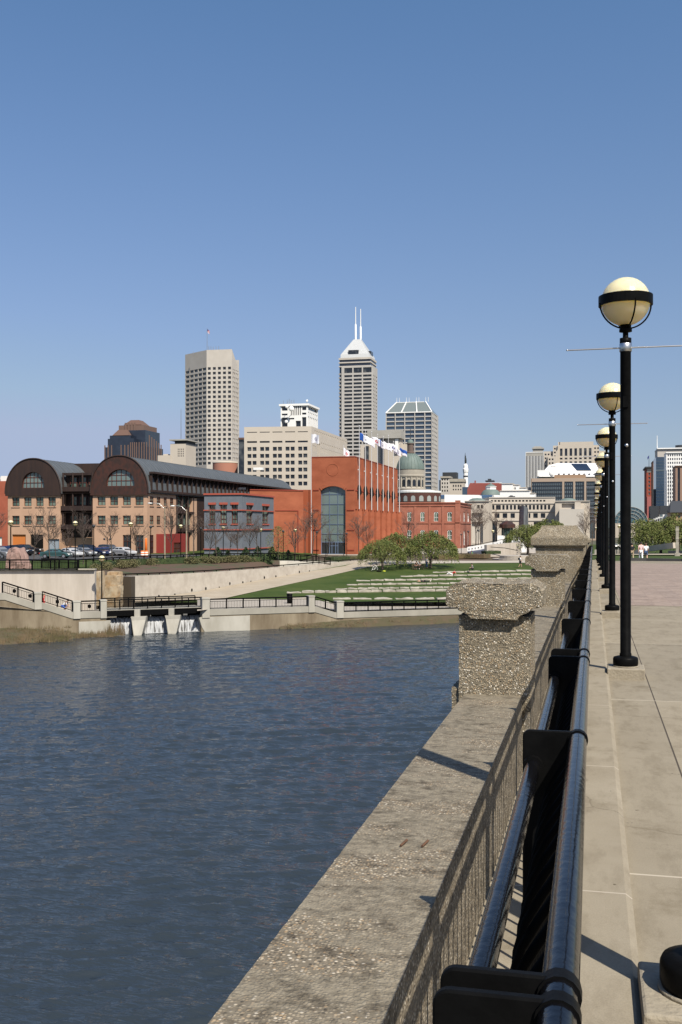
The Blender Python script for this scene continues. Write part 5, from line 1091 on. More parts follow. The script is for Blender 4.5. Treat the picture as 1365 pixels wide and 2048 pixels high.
M_grey = mat('grey_concrete_tower', (.36, .345, .31), .9, col2=(.30, .285, .25), scale=.06, stretch=(1, 1, 3))
M_browns = mat('brown_stone', (.12, .068, .05), .9)
def bld(name, label, px, z): return thing(name, label, 'building' if 'tower' not in name else 'tower', C(px, z, 7.3))
def rows_abs(z, y0, hgt, step, n): return [(zh(y0 + i * step + hgt, z), zh(y0 + i * step, z)) for i in range(n)]
def grid(f, cols, rws): return [(max(.05, f.u(a)), min(f.L - .05, f.u(e)), c, d) for a, e in cols for c, d in rws if f.u(e) > f.u(a)]
def mast(root, p, z0, z1, r, m, name='antenna'): b = MB(); b.tube([(p.x, p.y, z0), (p.x, p.y, z1)], [r, r * .6], 6); return b.build(name, m, root)
# pale polygonal tower with blank crown
t = bld('office_tower', 'tall pale stone tower with blank crown and flag, left of centre', 420, 920)
pts = [C(370.8, 945), C(413.7, 920), C(464.4, 916), C(479, 934)]; bk = Vector((-ST, CT, 0)) * 45; pts += [C(478.5, 975), C(371.5, 985)]
zt = zh(700, 920); z0 = GZ; rw = rows_abs(920, 734.6, 5.4, 9.45, 21)
f0, f1, f2 = Face(pts[0], pts[1], 0, 1), Face(pts[1], pts[2], 0, 1), Face(pts[2], pts[3], 0, 1)
fs = {0: grid(f0, [(372 + 8.35 * i, 379.3 + 8.35 * i) for i in range(5)], rw), 1: grid(f1, [(416 + 10.1 * i, 422 + 10.1 * i) for i in range(5)], rw), 2: grid(f2, [(466.2 + 3.1 * i, 468 + 3.1 * i) for i in range(4)], rw)}
mb = MB(); panes = []
for i in range(6):
    A, B = pts[i], pts[(i + 1) % 6]
    if i in (2,):                                         # chamfered shoulder: the wall stops lower at its right edge
        zl = zh(740, 925); facade(mb, A, B, z0, zl, fs[2], .6, 0, panes); mb.add([(A.x, A.y, zl), (B.x, B.y, zl), (A.x, A.y, zt)], [(0, 1, 2)])
    elif i == 3: facade(mb, A, B, z0, zh(740, 925))
    else: facade(mb, A, B, z0, zt, fs.get(i, ()), .6, 0, panes)
P4 = pts[4]; mb.add([(pts[0].x, pts[0].y, zt), (pts[1].x, pts[1].y, zt), (pts[2].x, pts[2].y, zt), (C(464, 960).x, C(464, 960).y, zt), (pts[5].x, pts[5].y, zt)], [(0, 1, 2, 3, 4)])
zl = zh(740, 925); q2 = C(464, 960); mb.add([(pts[2].x, pts[2].y, zt), (pts[3].x, pts[3].y, zl), (P4.x, P4.y, zl), (q2.x, q2.y, zt)], [(0, 1, 2, 3)])
mb.build('wall', M_lime1, t); emit_panes(t, panes, M_tglass)
for px, y in ((418, 692), (422.5, 692), (427, 693), (432.5, 692), (438, 692), (387, 703), (462, 697)): mast(t, C(px, 930), zt - 2, zh(y, 930), .35, M_steel)
p = C(414.7, 925); fp = mast(t, p, zt, zh(656, 925), .3, M_steel, 'flagpole')
def flagm(): return [M_flags['red'], M_flags['white'], M_flags['navy']]
o = flag(Vector((p.x + .3, p.y, zh(658, 925))), 3.6, 3.0, .9, -.3, lambda s, u: 2 if s < .42 and u < .5 else int(u * 8) % 2, 2).build('flag', flagm()); tag(o, 'small red, white and blue striped flag on top of the pale tower', 'flag')
# dark twin-lobed tower at left
t = bld('office_tower', 'dark navy glass tower with brown hipped roofs behind the barrel gables', 254, 1150); Z = 1150
def tier(pxl, pxr, zd, dep, yt, m, name='tier', yb=None): r = rect(pxl, pxr, zd, dep); b = MB(); b.prism([(p.x, p.y) for p in r], GZ if yb is None else zh(yb, Z), zh(yt, Z)); return r, b.build(name, m, t)
def fins(r, pxs, yt, yb, w=1.0, m=M_pinkst, out=.7):
    f = Face(r[0], r[1], 0, 1)
    for px in pxs: b = MB(); u = f.u(px); trim(b, f, u - w / 2, u + w / 2, zh(yb, Z), zh(yt, Z), out); b.build('pier', m, t)
def hip(pxl, pxr, zd, dep, y0, y1, k, m=M_browns):
    r = rect(pxl, pxr, zd, dep); c = (r[0] + r[2]) / 2; b = MB(); V = [(p.x, p.y, zh(y0, Z)) for p in r] + [(c.x + (p.x - c.x) * k, c.y + (p.y - c.y) * k, zh(y1, Z)) for p in r]; b.add(V, [(0, 1, 5, 4), (1, 2, 6, 5), (2, 3, 7, 6), (3, 0, 4, 7), (4, 5, 6, 7)]); b.build('roof', m, t)
r, _ = tier(209, 297.5, Z, 40, 893, M_nglass); fins(r, (210.5, 217, 224, 243, 250.5, 257), 889, 950); fS_ = Face(r[1], r[2], 0, 1)
for i in range(6): b = MB(); trim(b, fS_, 1 + 6.4 * i, 2.6 + 6.4 * i, GZ, zh(870 + 3 * i, Z), .6); b.build('pier', M_pinkst, t)
r, _ = tier(216, 268, Z + 4, 38, 876, M_nglass); r, _ = tier(220, 262, Z + 8, 30, 869, M_nglass); hip(225, 258, Z + 8, 26, 869, 857, .55)
r, _ = tier(235, 291, Z + 12, 40, 858, M_nglass); r, _ = tier(238, 288, Z + 16, 36, 847, M_pinkst); fins(r, (252, 258, 264, 270), 842, 860, 2.0); hip(247, 282, Z + 18, 26, 846, 835, .45)
r, _ = tier(289, 296, Z + 20, 20, 868, M_nglass)
fins(rect(209, 297.5, Z, 40), (262, 266, 270, 274, 279, 284, 289, 294), 884, 950, .9)
# small pale block with dark slab roof
t = bld('pale_block', 'small pale building with dark overhanging flat roof beside the pale tower', 345, 760); Z = 760
r = rect(341, 372, Z, 20); shell(t, r, GZ, zh(887, Z), M_lime2, {0: grid(Face(r[0], r[1], 0, 1), steps(356, 1.6, 3.4, 4), rows_abs(Z, 897, 3, 4.4, 4))}, M_tglass, .3)
r2 = rect(350, 373, Z + 1, 18); b = MB(); b.prism([(p.x, p.y) for p in r2], zh(887, Z), zh(880, Z)); b.build('penthouse', M_dkgrey, t)
r2 = rect(339, 375, Z - 2, 24); b = MB(); b.prism([(p.x, p.y) for p in r2], zh(881, Z), zh(878.5, Z)); b.build('roof', M_grey, t)
r2 = rect(316, 342, Z + 2, 18); shell(t, r2, GZ, zh(910, Z), M_lime2); b = MB(); b.prism([(p.x, p.y) for p in rect(327, 336, Z + 6, 8)], zh(910, Z), zh(907, Z)); b.build('vent', M_lime2, t)
mast(t, C(362.5, Z), zh(878, Z), zh(818, Z), .3, M_steel)
# reddish drum in front of the pale tower
t = bld('round_building', 'low curved pinkish brick building at the foot of the pale tower', 451, 520); c = C(451, 520); rr = 25 / F * 520; b = MB(); b.lathe(c.x, c.y, [(rr, GZ), (rr, zh(926, 520))], 32); b.build('wall', mat('salmon_brick', (.36, .16, .11), .9), t); b = MB(); b.lathe(c.x, c.y, [(rr * 1.02, zh(926.5, 520)), (rr * 1.02, zh(924, 520)), (0, zh(923, 520))], 32); b.build('roof', M_lime2, t)
t = bld('dark_block', 'narrow dark glass building between the pale tower and the cream block', 483, 620); r = rect(478, 500, 620, 20); shell(t, r, GZ, zh(876, 620), M_tglass); b = MB(); b.prism([(p.x, p.y) for p in rect(477, 500, 619, 21)], zh(879, 620), zh(875, 620)); b.build('parapet', M_browns, t)
# cream block with paired windows
t = bld('cream_block', 'large cream concrete block with paired square windows in front of the white tower', 560, 482); Z = 480
A2 = C(623.5, Z); A1 = C(488.8, 484); A3 = C(694.6, 551); pts = [A1, A2, A3, A3 + Vector((-ST, CT, 0)) * 30 + Vector((-20, 0, 0)), A1 + Vector((-ST, CT, 0)) * 60]
f, g = Face(A1, A2, 0, 1), Face(A2, A3, 0, 1); cols = []
for i in range(5): x = 495.3 + 25.4 * i; cols += [(x, x + 8), (x + 10.2, x + 18.2)]
ws = grid(f, cols, rows_abs(Z, 893, 7.8, 14, 6)); slots = grid(f, [(494.5 + 25.4 * i, 514.5 + 25.4 * i) for i in range(5)], [(zh(884.6, Z), zh(881, Z))]); slots2 = grid(f, [(494.5 + 25.4 * i, 514.5 + 25.4 * i) for i in range(5)], [(zh(864, Z), zh(862.4, Z))])
gw = [(u, u + 1.3, zh(870, 500), zh(869, 500) + .8) for u in [6 + 3.7 * i for i in range(19)]] + [(u, u + .9, zh(906, 500), zh(896, 500)) for u in [3, 5.2, 7.4] + [18 + 2.6 * i for i in range(20)]] + [(10.5, 12.6, zh(935, 500), zh(889, 500)), (13.6, 15.7, zh(935, 500), zh(889, 500))] + [(u, u + 1.3, zh(889, 500), zh(888, 500) + .5) for u in [18 + 3.7 * i for i in range(16)]]
mb = MB(); panes = []; facade(mb, A1, A2, GZ, zh(852.5, Z), ws + slots + slots2, .6, 0, panes); facade(mb, A2, A3, GZ, zh(852.5, Z), gw, .5, 0, panes)
for i in (2, 3, 4): facade(mb, pts[i], pts[(i + 1) % 5], GZ, zh(852.5, Z))
mb.add([(p.x, p.y, zh(852.5, Z)) for p in pts], [(0, 1, 2, 3, 4)]); mb.build('wall', M_lime2, t); emit_panes(t, panes, M_tglass)
b = MB()
for i in range(3): p = C(511 + 5 * i, 440); b.box(p.x - .9, p.y, zh(940, 440), p.x + .9, p.y + 2, zh(935 + i % 2, 440))
tag(b.build('roof_unit', M_wht), 'small white ventilation boxes on the far end of the grey vault', 'roof unit')
# white topped tower with dishes
t = bld('white_tower', 'white framed tower with satellite dishes rising behind the cream block', 600, 750); Z = 750
A2 = C(616, Z); A1 = along(A2, (1, 0), 561.8); A3 = along(A2, (0, 1), 636.5); pts = [A1, A2, A3, A3 + (A1 - A2)]
f, g = Face(A1, A2, 0, 1), Face(A2, A3, 0, 1)
fw = grid(f, [(564, 575.5)], [(zh(820, Z), zh(812, Z)), (zh(829.5, Z), zh(826, Z)), (zh(870, Z), zh(834, Z))]) + grid(f, [(582 + 3.6 * i, 584 + 3.6 * i) for i in range(6)], [(zh(830, Z), zh(811, Z))]) + grid(f, [(592, 602)], [(zh(870, Z), zh(841, Z))]) + grid(f, [(604.5, 613)], [(zh(820, Z), zh(813, Z)), (zh(829, Z), zh(825, Z)), (zh(870, Z), zh(834, Z))]) + grid(f, [(578, 589)], [(zh(838, Z), zh(835, Z))])
gw = grid(g, [(617 + 3.3 * i, 618.8 + 3.3 * i) for i in range(6)], [(zh(827, Z), zh(823, Z)), (zh(870, Z), zh(832, Z))]) + grid(g, [(617, 636)], [(zh(819, Z), zh(812, Z))])
shell(t, pts, GZ, zh(807.5, Z), M_wht, {0: fw, 1: gw}, M_tglass, 1.2)
b = MB(); q_ = [A1 + Vector((-1, -1, 0)), A2 + Vector((1, -1, 0)), A3 + Vector((1, 1, 0)), pts[3] + Vector((-1, 1, 0))]; b.prism([(p.x, p.y) for p in q_], zh(811, Z), zh(807, Z)); b.build('roof_slab', M_wht, t)
for px, y, r_ in ((583, 818, 1.9), (574, 814, 1.3), (573, 844, 1.2)): p = C(px, Z - 2.5); b = MB(); b.ball((p.x, p.y, zh(y, Z)), r_, 14, 0, (1, .35, 1)); b.tube([(p.x, p.y, zh(y, Z)), (p.x, p.y + 3, zh(y, Z) - .5)], .2, 6); b.build('dish', M_wht, t)
for px, y in ((567.5, 799), (575, 797), (579, 795), (583, 798), (588.5, 797)): mast(t, C(px, Z + 6), zh(807, Z), zh(y, Z), .2, M_steel)
b = MB()
for y in (800, 803): p, q_ = C(574, Z + 6), C(589, Z + 6); b.bar(Vector((p.x, p.y, zh(y, Z))), Vector((q_.x, q_.y, zh(y, Z))), .15, .15)
b.build('antenna_frame', M_steel, t); p = C(614.5, Z + 5); mast(t, p, zh(807, Z), zh(801, Z), .3, M_steel); b = MB(); b.ball((p.x, p.y, zh(800, Z)), .9, 10); b.build('radome', M_wht, t)
# the tallest tower, pyramid and twin masts
t = bld('spire_tower', 'tallest tower with banded facade, pale stepped pyramid and twin masts', 715, 1205); Z = 1205
A2 = C(746, Z); A1 = along(A2, (1, 0), 683.5); A3 = along(A2, (0, 1), 755.5); pts = [A1, A2, A3, A3 + (A1 - A2)]
f, g = Face(A1, A2, 0, 1), Face(A2, A3, 0, 1); rw = rows_abs(Z, 748.5, 4.3, 7.5, 25)
fw = grid(f, [(689, 705), (707.5, 724), (726.5, 743.5)], rw + [(zh(744.5, Z), zh(734, Z))]); gw = grid(g, [(747.2, 748.6), (749.8, 751.2), (752.6, 754.4)], rw)
shell(t, pts, GZ, zh(731, Z), M_spand, {0: fw, 1: gw}, M_tglass, .7)
b = MB(); q_ = along(A1, (1, 0), 676.3); b.prism([(q_.x, q_.y + 8), (A1.x, A1.y + 4), (A1.x, A1.y + 30), (q_.x, q_.y + 30)], GZ, zh(732, Z)); b.build('dark_wing', M_nglass, t)
for i in range(26): b = MB(); y = 744 + i * 7.5; b.prism([(A1.x - 3.8, A1.y + 2.5), (A1.x, A1.y + .6), (A1.x, A1.y + 9), (A1.x - 3.8, A1.y + 9)], zh(y + 3, Z), zh(y, Z)); b.build('sill_band', M_lime1, t)
r = rect(679.5, 741, Z + 3, 32); r2 = [r[0], r[1], r[2], r[3]]; b = MB(); b.prism([(p.x, p.y) for p in r2], zh(733, Z), zh(714, Z)); b.build('crown', M_nglass, t)
for y0, y1 in ((717, 713), (724, 721.5), (731.5, 729.5)): b = MB(); b.prism([(p.x + (-.8 if i in (0, 3) else .8), p.y + (-.8 if i < 2 else .8)) for i, p in enumerate(r2)], zh(y0, Z), zh(y1, Z)); b.build('band', M_lime1, t)
c = (r[0] + r[2]) / 2; M_pyr = mat('pale_metal_pyramid', (.60, .61, .61), .6)
b = MB(); prev = None; hw = (r[1].x - r[0].x) / 2; N = 22
for i in range(N + 1):
    s_ = i / N; w = hw * (.92 - .67 * max(0, (s_ - .18) / .82)) if s_ > .18 else hw * .92; z = zh(713 - 40 * s_, Z); zb2 = zh(713 - 40 * (i - 1) / N, Z) if i else z - .5; b.prism([(c.x - w, c.y - w), (c.x + w, c.y - w), (c.x + w, c.y + w), (c.x - w, c.y + w)], zb2, z)
b.build('pyramid', M_pyr, t)
b = MB(); p = C(709, Z - 1); b.box(c.x - 7.5, c.y - hw * .93, zh(706, Z), c.x + 4.5, c.y - hw * .5, zh(698, Z)); b.box(c.x + hw * .5, c.y - 6, zh(706, Z), c.x + hw * .93, c.y + 6, zh(698, Z)); b.build('pyramid_opening', M_tglass, t)
for dx, y0, y1 in ((-2.3, 641, 605.5), (2.9, 646, 610)):
    b = MB(); x = c.x + dx * 1.15; b.tube([(x, c.y, zh(674, Z)), (x, c.y, zh(y0, Z)), (x, c.y, zh(y0, Z))], [1.15, .95, .5], 10); b.tube([(x, c.y, zh(y0, Z)), (x, c.y, zh(y1, Z))], [.55, .4], 8); b.build('mast', M_wht, t)
# glass tower with sloped crown
t = bld('glass_tower', 'blue glass tower with ribbed sloping crown and roof spikes, right of the tallest tower', 825, 1000); Z = 1000
A2 = C(864.5, Z); A1 = along(A2, (1, 0), 772); A3 = along(A2, (0, 1), 877.3); pts = [A1, A2, A3, A3 + (A1 - A2)]
f, g = Face(A1, A2, 0, 1), Face(A2, A3, 0, 1); rw = rows_abs(Z, 825, 6.3, 8.65, 20)
fw = grid(f, [(773.5, 790), (791.8, 809), (810.8, 829), (830.8, 849), (851, 863)], rw); gw = grid(g, [(865.5 + 2.6 * i, 867 + 2.6 * i) for i in range(4)], rw)
shell(t, pts, GZ, zh(823.5, Z), M_spand, {0: fw, 1: gw}, M_bglass, .7)
for px in (772, 791, 809.8, 830, 850, 864.3): b = MB(); u = f.u(px); trim(b, f, max(0, u - .35), min(f.L, u + .35), GZ, zh(823, Z), .5); b.build('rib', M_spand, t)
yy = zh(801, Z); ins = 9.0; k = [p for p in pts]; V = [(p.x, p.y, zh(823.5, Z)) for p in k] + [(k[0].x + ins, k[0].y + ins, yy), (k[1].x - ins, k[1].y + ins, yy), (k[2].x - ins, k[2].y - ins, yy), (k[3].x + ins, k[3].y - ins, yy)]
b = MB(); b.add(V, [(0, 1, 5, 4), (1, 2, 6, 5), (2, 3, 7, 6), (3, 0, 4, 7), (4, 5, 6, 7)]); b.build('crown', mat('green_slope_glass', (.15, .175, .17), .25, spec=.5), t)
for px in (790.5, 811, 831.5, 851):
    b = MB(); top = C(px, Z + ins); u = f.u(px) if False else None; lo = along(A1, (1, 0), 772 + (px - 790.5) / 60.5 * 92); p0 = Vector((lo.x, lo.y - .2, zh(823.5, Z))); p1 = Vector((top.x, k[0].y + ins - .2, yy + .3)); b.bar(p0, p1, .8, .8); b.build('crown_rib', M_wht, t)
    for dx in (0, 2.5): mast(t, Vector((top.x + dx, k[0].y + ins + 1, 0)), yy, zh(791, Z), .22, M_wht, 'spike')
b = MB(); b.bar(Vector((k[0].x + ins, k[0].y + ins - .2, yy)), Vector((k[1].x - ins, k[1].y + ins - .2, yy)), .6, .6); b.bar(Vector((k[0].x, k[0].y - .3, zh(823.5, Z))), Vector((k[1].x, k[1].y - .3, zh(823.5, Z))), .7, .9); b.build('crown_rail', M_wht, t)
# concrete monoliths between
t = bld('concrete_hall', 'blocky grey concrete building with broad slab top and dark vertical slots behind the flags', 765, 820); Z = 820
def blk(pxl, pxr, z, dep, yt, m, name, yb=None): r = rect(pxl, pxr, z, dep); b = MB(); b.prism([(p.x, p.y) for p in r], GZ if yb is None else zh(yb, z), zh(yt, z)); return b.build(name, m, t)
blk(735, 802.5, Z, 16, 859.5, M_grey, 'slab_top', 876); blk(738, 800, Z + 3, 14, 870, M_lime2, 'wall')
blk(761.5, 767.5, Z + 2.6, 3, 876, M_tglass, 'slot_window'); blk(790.5, 797, Z + 2, 3, 877, M_wht, 'white_panel', 907); blk(721, 737, Z + 6, 12, 890, M_lime2, 'wing'); blk(730.5, 737.5, Z + 5, 3, 892, M_tglass, 'slot_window'); blk(797, 815, Z + 8, 14, 888, M_lime2, 'wing')
# domed statehouse
t = bld('domed_building', 'domed stone building with green copper dome and tall lantern', 821, 700); Z = 700; c = C(821.3, Z); s_ = Z / F
b = MB(); b.lathe(c.x, c.y, [(30 * s_, zh(1000, Z)), (30 * s_, zh(981, Z)), (31 * s_, zh(980, Z)), (31 * s_, zh(977, Z)), (27.3 * s_, zh(975, Z)), (27.3 * s_, zh(955, Z)), (29 * s_, zh(954, Z)), (29 * s_, zh(951, Z)), (28.2 * s_, zh(950, Z)), (28.2 * s_, zh(941, Z)), (28.6 * s_, zh(940, Z))], 48, sm=False); b.build('drum', M_grst, t)
for i in range(16):
    a = R(22.5 * i + 3); tx = Vector((-math.sin(a), math.cos(a), 0)); n_ = Vector((math.cos(a), math.sin(a), 0)); cc = Vector((c.x, c.y, 0)) + n_ * (27.5 * s_); w = 1.05; b = MB()
    V = [cc + tx * w + Vector((0, 0, zh(974, Z))), cc - tx * w + Vector((0, 0, zh(974, Z)))] + [cc - tx * w * math.cos(u) + Vector((0, 0, zh(963, Z) + w * math.sin(u))) for u in [math.pi * j / 6 for j in range(7)]]
    b.add(V, [tuple(range(len(V)))]); b.build('window', M_tglass, t)
    a2 = a + R(11.25); b = MB(); p = Vector((c.x, c.y, 0)) + Vector((math.cos(a2), math.sin(a2), 0)) * 27.9 * s_; b.lathe(p.x, p.y, [(.55, zh(975, Z)), (.55, zh(955, Z))], 8); b.build('column', M_grst, t)
b = MB(); b.lathe(c.x, c.y, [(27.8 * s_ * math.cos(u), zh(940.5, Z) + (940.5 - 906) * s_ * math.sin(u)) for u in [R(2 + 80 * j / 14) for j in range(15)]], 48); b.build('dome', M_green, t)
b = MB()
for i in range(24):
    a = R(15 * i); q_ = [(c.x + math.cos(a) * 28 * s_ * math.cos(u), c.y + math.sin(a) * 28 * s_ * math.cos(u), zh(940.5, Z) + 34.7 * s_ * math.sin(u)) for u in [R(2 + 80 * j / 8) for j in range(9)]]; b.tube(q_, .16, 4, caps=False)
b.build('dome_rib', M_green, t)
b = MB(); b.lathe(c.x, c.y, [(8.5 * s_, zh(907, Z)), (8.5 * s_, zh(904, Z)), (6.5 * s_, zh(903, Z)), (6.5 * s_, zh(889, Z)), (8 * s_, zh(888, Z)), (8 * s_, zh(886.5, Z))], 16, sm=False); b.build('lantern', mat('lantern_stone', (.12, .085, .07), .8), t)
b = MB(); b.lathe(c.x, c.y, [(6.8 * s_ * math.cos(u), zh(887, Z) + 8.5 * s_ * math.sin(u)) for u in [R(90 * j / 8) for j in range(9)]], 20); b.build('cupola', M_green, t); mast(t, c, zh(879, Z), zh(858, Z), .28, M_dkgrey, 'finial')
r = rect(700, 850, Z - 14, 60); b = MB(); b.prism([(p.x, p.y) for p in r], GZ, zh(1001, Z)); b.build('wall', M_grst, t)
# column monument
t = bld('monument', 'tall white stone column monument with dark statue on top', 931.5, 1100); Z = 1100; c = C(931.7, Z); s_ = Z / F
b = MB(); b.lathe(c.x, c.y, [(6.8 * s_, GZ), (5.6 * s_, zh(985, Z)), (4.5 * s_, zh(946, Z)), (5.4 * s_, zh(944, Z)), (5.8 * s_, zh(940, Z)), (5.8 * s_, zh(938, Z)), (4.6 * s_, zh(936, Z)), (4.4 * s_, zh(931, Z)), (2.6 * s_, zh(927.5, Z))], 8, sm=False, ph=R(22)); b.build('column', M_wht, t)
b = MB(); b.lathe(c.x, c.y, [(4.8 * s_, zh(954.5, Z)), (4.75 * s_, zh(951.3, Z))], 8, sm=False, ph=R(22)); b.build('bronze_band', M_dkgrey, t)
b = MB(); b.tube([(c.x, c.y, zh(928, Z)), (c.x, c.y, zh(922, Z)), (c.x, c.y, zh(917, Z)), (c.x, c.y, zh(914, Z)), (c.x, c.y, zh(911.5, Z))], [.9, 1.1, .9, .35, .5], 8); b.tube([(c.x - .6, c.y, zh(917, Z)), (c.x - .5, c.y, zh(910, Z)), (c.x - .3, c.y, zh(905.5, Z))], [.5, .3, .15], 6); b.build('statue', mat('dark_bronze', (.02, .026, .024), .6), t)
b = MB()
for dz, w in ((955.5, 2.3), (984, 2.5)): b.box(c.x - 1.0, c.y - (5.6 * s_), zh(dz + 7, Z) if dz > 960 else zh(966, Z), c.x + 1.0, c.y - (4.4 * s_), zh(dz - 1, Z) if dz > 960 else zh(962, Z))
b.build('window', M_tglass, t)
# old blocks around the monument
t = bld('old_block', 'old buff stone office block with many windows left of the column monument', 890, 960); Z = 960
r = rect(882, 900, Z, 14); shell(t, r, GZ, zh(953, Z), M_lime1, {0: grid(Face(r[0], r[1], 0, 1), [(884, 886.5), (889, 891.5), (894, 896.5)], rows_abs(Z, 957, 4, 7.5, 4))}, M_tglass, .5); b = MB(); b.prism([(p.x, p.y) for p in rect(881, 901, Z - 1, 16)], zh(956, Z), zh(952.5, Z)); b.build('cornice', M_grst, t)
t = bld('dark_block', 'dark flat block above the old buff office blocks', 900, 1050); r = rect(885.5, 913.5, 1050, 14); shell(t, r, zh(957, 1050), zh(944.5, 1050), M_dkgrey); b = MB(); b.prism([(p.x, p.y) for p in rect(899, 912, 1050, 12)], GZ, zh(957, 1050)); b.build('shaft', M_tglass, t)
t = bld('old_block', 'low buff stone block with square windows just left of the column monument', 914, 900); Z = 900
r = rect(900, 927, Z, 14); shell(t, r, GZ, zh(958.5, Z), M_lime2, {0: grid(Face(r[0], r[1], 0, 1), steps(906, 2.6, 4.9, 4), [(zh(974, Z), zh(969.5, Z)), (zh(980.5, Z), zh(977.5, Z))])}, M_tglass, .5); b = MB(); b.prism([(p.x, p.y) for p in rect(899, 928, Z - 1, 16)], zh(963.5, Z), zh(957.5, Z)); b.build('cornice', M_grst, t)
t = bld('dark_block', 'thin dark building edge beside the blue glass tower', 881, 1010); r = rect(879, 883, 1010, 12); shell(t, r, GZ, zh(960, 1010), M_nglass)
# red hall behind
t = bld('red_hall', 'dull red windowless wall with black roof gear behind the green copper dome', 970, 560); Z = 560
r = [C(936, Z), C(940, Z), C(1004, Z), C(1004, Z + 15), C(936, Z + 15)]; b = MB(); V = [C(935, Z), C(1004, Z), C(1004, Z + 16), C(935, Z + 16)]
b.add([(p.x, p.y, GZ) for p in V] + [(V[0].x, V[0].y, zh(979, Z)), (V[1].x, V[1].y, zh(966, Z)), (V[2].x, V[2].y, zh(966, Z)), (V[3].x, V[3].y, zh(979, Z)), (C(940.5, Z).x, C(940.5, Z).y, zh(966, Z)), (C(940.5, Z + 16).x, C(940.5, Z + 16).y, zh(966, Z))], [(0, 1, 5, 8, 4), (1, 2, 6, 5), (8, 5, 6, 9), (4, 8, 9, 7), (3, 0, 4, 7), (2, 3, 7, 9, 6)]); b.build('wall', M_redwall, t)
blk(940, 1004, Z - .3, 1, 965.2, M_wht, 'parapet', 966.6); blk(971, 988, Z + 2, 6, 960.5, M_dkgrey, 'roof_gear', 963.5); blk(976, 982, Z + 3, 4, 957.5, M_dkgrey, 'roof_gear', 960.5); blk(949.5, 951.5, Z + 2, 2, 961, M_redwall, 'chimney', 966)
blk(925, 937, Z + 20, 8, 974, M_bglass, 'wing')
t = bld('copper_dome', 'low octagonal green copper dome with white lantern in front of the red wall', 982, 520); Z = 520; c = C(982, Z); s_ = Z / F
b = MB(); b.lathe(c.x, c.y, [(19.5 * s_, zh(1000, Z)), (19.5 * s_, zh(990.5, Z)), (20 * s_, zh(990, Z))], 16, sm=False); b.build('drum', M_wht, t)
b = MB(); b.lathe(c.x, c.y, [(20 * s_, zh(990, Z)), (18 * s_, zh(984.5, Z)), (14 * s_, zh(980.5, Z)), (10 * s_, zh(979, Z))], 16); b.build('dome', M_green, t); b = MB(); b.lathe(c.x, c.y, [(10.5 * s_, zh(979.5, Z)), (10.5 * s_, zh(974.5, Z)), (11.5 * s_, zh(974, Z)), (11.5 * s_, zh(973, Z))], 8, sm=False); b.build('lantern', M_wht, t); b = MB(); b.lathe(c.x, c.y, [(11 * s_, zh(973, Z)), (6 * s_, zh(969.5, Z)), (2.5 * s_, zh(968.5, Z)), (2.3 * s_, zh(966.5, Z)), (0, zh(966, Z))], 8, sm=False); b.build('lantern_roof', M_green, t)
# white blocks
for lab, a, e, z, yt, n in (('large white windowless block behind the long beige building', 1000.5, 1060, 480, 981, 0), ('small white box at the right end of the white blocks', 1059, 1070, 482, 986, 0), ('upper white block with rounded end above the white boxes', 1004, 1026, 520, 967, 0), ('white block with two small windows above the white boxes', 1025, 1038, 522, 969.5, 2), ('cream low block beside the white boxes, near the dark tower', 1036, 1053, 526, 975, 0)):
    t = bld('white_block', lab, (a + e) / 2, z); r = rect(a, e, z, 12); shell(t, r, GZ, zh(yt, z), M_wht, {0: grid(Face(r[0], r[1], 0, 1), [(1028, 1029.6), (1030.6, 1032.2)], [(zh(979, z), zh(974.5, z))])} if n else None, M_tglass, .3); b = MB(); b.prism([(p.x, p.y) for p in rect(a - .4, e + .4, z - .4, 13)], zh(yt + .8, z), zh(yt - .4, z)); b.build('coping', M_lime2, t)
t = bld('white_block', 'long white wall with sloping end between the roundhouse and the green dome', 922, 470); Z = 470
b = MB(); V = [C(889.5, Z), C(960, Z)]; d_ = Vector((0, 12, 0)); pr = [(V[0], GZ), (V[1], GZ), (V[1], zh(1003, Z)), (C(958, Z), zh(990, Z)), (V[0], zh(989.2, Z))]; b.add([(p.x, p.y, z) for p, z in pr] + [(p.x, p.y + 12, z) for p, z in pr], [(0, 1, 2, 3, 4), (9, 8, 7, 6, 5)] + [(i, 5 + i, 5 + (i + 1) % 5, (i + 1) % 5) for i in range(5)]); b.build('wall', M_wht, t)
b = MB(); A, B = C(878, Z + 16), C(984, Z + 16); N = 8; V = []
for p in (A, B): V += [(p.x, p.y + 8 - 8 * math.cos(math.pi * j / N), zh(997, Z) + 10 / F * Z * math.sin(math.pi * j / N) * 1.05) for j in range(N + 1)]
b.add(V, [(j, j + 1, N + 2 + j, N + 1 + j) for j in range(N)] + [tuple(range(N + 1)), tuple(range(2 * N + 1, N, -1))]); b.build('glass_vault', M_bglass, t); b = MB(); b.box(A.x, A.y + .2, GZ, B.x, A.y + 15.8, zh(996.5, Z)); b.build('base', M_lime2, t)
